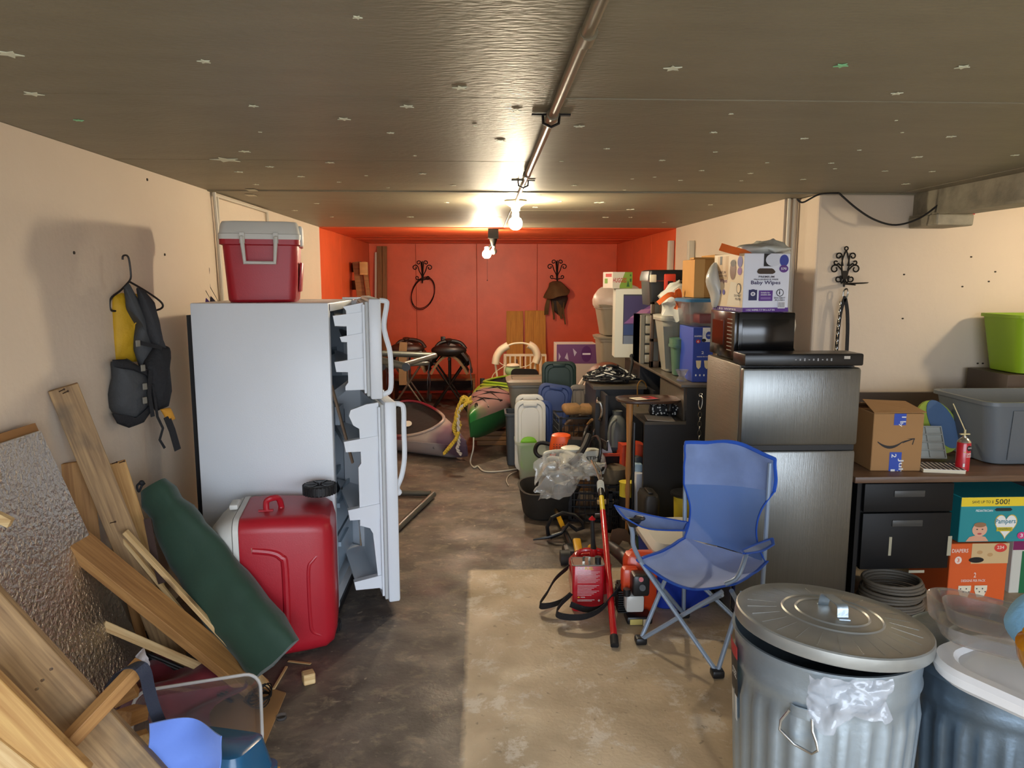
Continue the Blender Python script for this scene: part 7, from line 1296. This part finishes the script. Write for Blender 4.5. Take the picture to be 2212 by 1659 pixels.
# arrow-marked carton
kraft = mat('kraft', (166, 124, 78), .85, var=.06, vs=4); x0, x1, zl, zh = rng(1884, 1026, 1999, 893, 3.64); w_ = x1 - x0; h_ = zh - .751
t = carton('carton', 'brown cardboard box with a curved arrow and blue dated tape on the desk', (x0 + w_ / 2, 3.64 + .14, .751), w_, .28, h_, -3, kraft,
    [((30, 26, 24), 'p', [(.1 + .5 * i / 10, .56 - .12 * math.sin(math.pi * (.08 + .84 * i / 10)) ** .8 + .0) for i in range(11)] + [(.1 + .5 * (10 - i) / 10 + 0, .545 - .155 * math.sin(math.pi * (.08 + .84 * (10 - i) / 10)) ** .9) for i in range(11)]), ((30, 26, 24), 'p', [(.6, .485), (.8, .55), (.8, .565), (.64, .53), (.6, .515)]), ((30, 26, 24), 'p', [(.68, .565), (.84, .575), (.84, .55)]), ((30, 26, 24), 'p', [(.84, .575), (.81, .46), (.79, .465), (.82, .565)]),
     ((44, 74, 168), 'r', .36, .0, .6, .33), ((44, 74, 168), 'r', .4, .8, .64, 1.0)])
Mf = basis((0, -1, 0), (0, 0, 1), (-1, 0, 0))
for s_, cx_, cz, wd_, hg in (('July', .53, .22, .09, .03), ('2', .40, .30, .02, .025), ('1', .40, .03, .015, .022), ('11', .55, .95, .03, .022), ('ily', .5, .87, .03, .022)):
    b = B(); b.text(s_, 0, 0, wd_, hg, face((-w_ / 2 + cx_ * w_, -.1419, cz * h_), (0, 0, -1), (1, 0, 0))); part('printed_text', b, mat('print_wh', (225, 225, 220), .5), t, smooth=0)
b = B(); b.hexa([(-w_ / 2, -.14, h_ + .001), (w_ / 2 + .01, -.14, h_ + .004), (w_ / 2 - .03, -.0, h_ + .04), (-w_ / 2, 0, h_ + .05)] + [(-w_ / 2, -.14, h_ + .004), (w_ / 2 + .01, -.14, h_ + .007), (w_ / 2 - .03, -.0, h_ + .043), (-w_ / 2, 0, h_ + .053)]); part('flap', b, kraft, t); b = B(); b.hexa([(-w_ / 2, .02, h_ + .03), (w_ / 2 + .02, .02, h_ + .01), (w_ / 2 + .0, .14, h_ + .002), (-w_ / 2, .14, h_ + .002)] + [(-w_ / 2, .02, h_ + .033), (w_ / 2 + .02, .02, h_ + .013), (w_ / 2, .14, h_ + .005), (-w_ / 2, .14, h_ + .005)]); part('flap', b, kraft, t)
# tray, foot file, striped book, can
t = thing('ice_tray', 'grey plastic compartment tray leaning beside the carton', 'tray', at(2028, 1000, 3.75)); gp = mat('tray_grey', (160, 164, 158), .5)
P = at(2028, 965, 3.82); Mt = T(P.x - .02, 3.86, .76) @ RZ(-6) @ RX(62); b = B(); b.box((0, .09, 0), (.17, .18, .008), Mt); 
for k in range(5): b.box((0, .0 + .045 * k, .008), (.17, .005, .014), Mt)
for k in (-1, 0, 1): b.box((k * .083, .09, .008), (.005, .18, .014), Mt)
part('grid', b, gp, t, True)
P = at(2030, 912, 4.0); t = thing('foam_float', 'blue and lime oval foam paddle behind the grey tray', 'toy', (P.x, 4.02, .76)); o = [(.11 * math.cos(a), .16 * math.sin(a)) for a in [2 * math.pi * q / 28 for q in range(28)]]; Mx = T(P.x + .0, 4.02, P.z - .03) @ RX(80) @ RZ(28)
b = B(); b.prism(o, .02, Mx @ T(0, 0, -.01)); part('pad', b, mat('lime_foam', (140, 158, 56), .8), t, True); b = B(); b.prism([(x * .62 + .03, y * .95) for x, y in o], .02, Mx @ T(0, 0, -.006)); part('blue_inlay', b, mat('slate_blue_foam', (70, 96, 130), .8), t, True)
P = at(2028, 1006, 3.66); t = thing('striped_book', 'book with a black and white striped cover lying on the desk', 'book', (P.x, 3.66, .751), -12); b = B(); b.box((0, .0, .008), (.20, .15, .016)); part('pages', b, wpl, t); b = B(); b.box((0, 0, .0175), (.205, .155, .003)); part('cover', b, mat('cover_white', (216, 210, 200), .5), t)
for k in range(9): b = B(); b.box((-.09 + .0225 * k, 0, .0195), (.011, .15, .001), T(0, 0, 0)); part('stripe', b, mat('stripe_dark', (46, 34, 34), .5), t)
P = at(2083, 1016, 3.62); t = thing('spray_can', 'red spray can with a long straw nozzle standing on the desk', 'can', (P.x, 3.64, .751)); Pz = T(P.x, 3.64, .751)
b = B(); b.lathe([(.031, 0), (.033, .004), (.033, .005), (.033, .145), (.031, .15)], Pz, 24); part('body', b, redc, t, True); b = B(); b.lathe([(.033, .15), (.03, .158), (.018, .172), (.012, .175), (.012, .182)], Pz, 20); part('dome', b, tin, t, True)
b = B(); b.box((P.x, 3.64, .751 + .192), (.05, .012, .006)).cyl((P.x, 3.64, .751 + .18), (P.x, 3.64, .751 + .215), .005, n=8); part('nozzle', b, mat('ivory_plastic', (206, 190, 140), .5), t, True); b = B(); b.cyl((P.x, 3.64, .751 + .21), at(2059, 872, 3.66), .0028, n=8); part('straw', b, MATS['ivory_plastic'], t, True)
decal(t, (-.02, -.0325, .02), (1, 0, 0), (0, 0, 1), .04, .12, [((22, 20, 22), 'e', .68, .86, .3, .12), ((230, 226, 216), 't', 'GAPS', .5, .84, .95, .9), ((230, 226, 216), 't', 'GAPS', .35, .55, .95, .66), ((230, 226, 216), 't', 'CRACKS', .35, .46, .95, .53), ((214, 190, 90), 'r', .0, .68, .3, .71), ((226, 224, 220), 'r', 0, .05, .25, .2)], lift=.0016)
# grey tote on the desk, lime tote behind
t = thing('storage_tote', 'large open grey tote standing on the desk top at the right edge', 'tote', (2.86, 3.95, .751)); gt = mat('grey_tote_near', (100, 106, 110), .4, bump=.06, bs=60)
b = B(); b.bin(.72, .50, .345, .07, .84, .005, .016, M=T(3.02, 3.95, .751)); part('body', b, gt, t, True)
for dx in (-.16, .12): b = B(); b.hexa([(3.02 + dx - .06, 3.728, .78), (3.02 + dx + .06, 3.728, .78), (3.02 + dx + .06, 3.76, .78), (3.02 + dx - .06, 3.76, .78), (3.02 + dx - .07, 3.697, 1.05), (3.02 + dx + .07, 3.697, 1.05), (3.02 + dx + .07, 3.73, 1.05), (3.02 + dx - .07, 3.73, 1.05)]); part('rib', b, gt, t, True)
t = thing('side_cabinet', 'dark brown cabinet behind the grey tote at the right edge', 'cabinet', (3.35, 4.5, 0)); b = B(); b.span(3.2, 3.85, 4.32, 4.7, 0, 1.16, bev=.004); part('body', b, mat('dark_brown_panel', (66, 52, 40), .5), t, True)
t = thing('storage_tote', 'lime green tote on the dark brown cabinet at the right edge', 'tote', (3.3, 4.45, 1.161)); b = B(); b.bin(.60, .38, .36, .06, .84, M=T(3.53, 4.48, 1.162)); part('body', b, mat('lime_plastic', (140, 176, 30), .45), t, True)
# diaper boxes under the desk
teal, yel_ = (34, 140, 146), (236, 206, 44)
x0, x1, zl, zh = rng(2068, 1187, 2268, 1088, 3.66)
t = carton('diaper_box', 'teal box of diapers with a white heart and yellow band, stacked on the orange one', ((x0 + x1) / 2, 3.66 + .2, .352), x1 - x0, .40, zh - zl, 0, mat('teal_carton', teal, .5),
 [(yel_, 'r', 0, .8, 1, 1), ((60, 60, 40), 't', 'SAVE UP TO $', .12, .86, .36, .93), ((60, 60, 40), 't', '500!', .38, .84, .54, .96), ((226, 236, 236), 't', 'PEDIATRICIAN', .17, .68, .36, .73), ((22, 30, 34), 'p', [(.38, .72), (.4, .69), (.56, .69), (.58, .72), (.56, .76), (.4, .76)]),
  ((214, 176, 60), 'p', [(.52 + .0 + .27 * 16 * math.sin(a) ** 3 / 34, .38 + .62 * (13 * math.cos(a) - 5 * math.cos(2 * a) - 2 * math.cos(3 * a) - math.cos(4 * a)) / 32) for a in [2 * math.pi * q / 36 for q in range(36)]]), ((232, 232, 226), 'p', [(.52 + .25 * 16 * math.sin(a) ** 3 / 34, .38 + .57 * (13 * math.cos(a) - 5 * math.cos(2 * a) - 2 * math.cos(3 * a) - math.cos(4 * a)) / 32) for a in [2 * math.pi * q / 36 for q in range(36)]]),
  ((24, 120, 140), 't', 'Pampers', .40, .38, .63, .52), ((196, 176, 40), 'p', [(.42, .24), (.6, .24), (.6, .33), (.42, .33)]), ((60, 90, 40), 't', 'swaddlers', .44, .275, .58, .315), ((216, 160, 130), 'p', [(.08, .02), (.34, .02), (.3, .12), (.2, .16), (.12, .12)]), ((222, 168, 138), 'e', .23, .28, .085, .15), ((150, 110, 76), 'e', .23, .39, .07, .055), ((40, 36, 40), 'e', .2, .29, .01, .012), ((40, 36, 40), 'e', .26, .29, .01, .012), ((186, 80, 80), 'e', .23, .19, .025, .02), ((206, 60, 120), 'e', .71, .14, .05, .08), ((235, 235, 235), 't', '3', .695, .1, .725, .18), ((235, 235, 235), 't', '164', .77, .1, .9, .2), ((230, 236, 236), 'e', .87, .66, .09, .12), (yel_, 'r', .82, .25, .93, .55)])
x0, x1, zl, zh = rng(2046, 1310, 2182, 1190, 3.64); zt_ = .348
og = (216, 92, 34)
t = carton('diaper_box', 'orange box of diapers standing on the floor under the teal one', ((x0 + x1) / 2, 3.63 + .2, 0), x1 - x0, .36, zt_, 0, mat('orange_carton', og, .5),
 [((206, 176, 128), 'r', .36, .68, 1, 1), ((190, 150, 100), 'e', .5, .86, .05, .03), ((190, 150, 100), 'e', .68, .82, .05, .03), (og, 'p', [(0, .68), (.36, .68), (.3, .62), (.08, .62)]), ((236, 214, 200), 't', 'DIAPERS', .02, .86, .3, .92), ((236, 214, 200), 'e', .14, .74, .06, .06), (og, 't', '3', .12, .71, .16, .77), ((14, 10, 10), 'e', .45, .74, .13, .045), ((210, 60, 50), 'e', .85, .93, .11, .07), ((236, 214, 200), 't', '234', .79, .91, .91, .96), ((236, 214, 200), 't', '2', .43, .46, .47, .54), ((236, 214, 200), 't', 'DESIGNS PER PACK', .22, .39, .64, .43)] +
 [((226, 216, 190), 'p', [(a, .33), (a + .22, .33), (a + .22, .26), (a + .17, .14), (a + .05, .14), (a, .26)]) for a in (.18, .46)] + [((70, 60, 60), 'e', .22 + .28 * a + .05 * k, .28 - .05 * (k % 2), .012, .012) for a in (0, 1) for k in range(4)])
x0, x1, zl, zh = rng(2184, 1320, 2230, 1187, 3.75); t = carton('carton', 'white box with a purple top edge between the orange box and the right edge', ((x0 + x1) / 2 + .04, 3.95, 0), x1 - x0 + .05, .3, .348, 0, mat('white_carton', (208, 206, 192), .6), [((126, 30, 84), 'r', 0, .72, 1, 1), ((30, 110, 66), 'r', .4, 0, 1, .7)])
# hose coil on a cardboard box
t = thing('hose_coil', 'flat coil of grey ribbed hose on a cardboard piece under the black drawers', 'hose', (2.02, 3.45, .03)); hz = mat('grey_hose', (96, 90, 80), .6, bump=.2, bs=90)
cc = at(1950, 1290, 3.42)
for k in range(11):
    b = B(); r_ = .15 + .006 * math.sin(k * 2.1) - .005 * max(0, k - 7); b.tube([V((cc.x + .01 * math.sin(k) + r_ * math.cos(a), 3.52 + r_ * .85 * math.sin(a), .05 + .0165 * k)) for a in [2 * math.pi * q / 32 for q in range(32)]], .0082, 8, True); part('coil', b, hz, t, True)
b = B(); b.span(1.86, 2.3, 3.36, 3.72, 0, .038, bev=.004); solo('cardboard_box', b, kraft, 'flat cardboard box under the coil of hose', 'box')
# iron sconce with straps on the cream wall
P = at(1825, 612, YJ - .02); t = thing('candle_sconce', 'black iron scroll sconce with a round plate on the cream wall', 'sconce', P); k_ = .23; Yw = YJ - .012
S2 = lambda x, z: V((P.x + x * k_, Yw, P.z + z * k_))
def cu(pts, r=.0045, nm='scroll'): b = B(); b.tube(bez(pts, 40), r, 6); part(nm, b, blk, t, True)
cu([S2(0, .05), S2(-.1, .45), S2(-.08, .7), S2(0, .92)]); cu([S2(0, .05), S2(.1, .45), S2(.08, .7), S2(0, .92)])
b = B(); b.tube([S2(.05 * math.cos(a), .97 + .05 * math.sin(a)) for a in [2 * math.pi * q / 14 for q in range(14)]], .004, 6, True); part('finial', b, blk, t, True)
for sg in (-1, 1):
    def sw(cx, cz, r0, a0, a1, lead): cu([S2(*q) for q in lead] + [S2(sg * (cx + (r0 * (1 - .5 * i / 9)) * math.cos(R(a0 + (a1 - a0) * i / 9))), cz + (r0 * (1 - .5 * i / 9)) * math.sin(R(a0 + (a1 - a0) * i / 9))) for i in range(10)])
    sw(.30, .40, .11, 110, -230, [(0, .05), (sg * .06, .3), (sg * .18, .46)]); sw(.2, .76, .09, 170, -190, [(sg * .07, .5), (sg * .1, .65)]); sw(.27, .58, .07, 200, 520, [(sg * .06, .5), (sg * .14, .5)]); sw(.18, .12, .1, 120, 480, [(0, .14), (sg * .08, .0)])
b = B(); b.hexa([S2(-.06, .12) + V((0, -.006, 0)), S2(.06, .12) + V((0, -.006, 0)), S2(.06, .12) + V((0, .006, 0)), S2(-.06, .12) + V((0, .006, 0)), S2(-.1, .35) + V((0, -.006, 0)), S2(.1, .35) + V((0, -.006, 0)), S2(.1, .35) + V((0, .006, 0)), S2(-.1, .35) + V((0, .006, 0))]); b.tube([S2(0, .15), S2(0, -.1)], .005, 6); part('collar', b, blk, t, True)
b = B(); b.lathe([(.001, 0), (.07, .002), (.078, .008), (.07, .004), (.001, .004)], T(P.x + .03, YJ - .1, P.z - .005) @ RY(-3), 28, caps=(False, False)); b.tube([S2(0, -.02), V((P.x + .03, YJ - .1, P.z - .01))], .004, 6); part('plate', b, blk, t, True)
t = thing('hanging_straps', 'black strap and metal chain hanging from the iron sconce behind the refrigerator', 'strap', at(1825, 700, YJ - .05)); Ys = YJ - .06
b = B(); b.tube(bez([at(1821, 640, Ys), at(1823, 628, Ys), at(1829, 624, Ys), at(1832, 632, Ys), at(1828, 644, Ys)], 16), .005, 6); part('snap_hook', b, steel, t, True)
b = B(); b.ribbon(bez([at(1826, 640, Ys), at(1818, 665, Ys), at(1812, 700, Ys), at(1806, 765, Ys), at(1804, 800, Ys)], 16), .022, .006, (1, 0, 0)); part('strap', b, blkf, t, True); b = B(); b.ribbon(bez([at(1826, 645, Ys), at(1830, 670, Ys), at(1831, 710, Ys), at(1829, 765, Ys), at(1829, 800, Ys)], 16), .022, .006, (1, 0, 0)); part('strap', b, blkf, t, True)
for k in range(16):
    p = at(1815 - .7 * k, 655 + 8 * k, Ys - .012); b = B(); b.tube([(.006 * math.cos(a), .011 * math.sin(a), 0) for a in [2 * math.pi * q / 10 for q in range(10)]], .002, 5, True, M=T(*p) @ RZ(70 * (k % 2)) @ RX(90)); part('chain_link', b, steel, t, True)
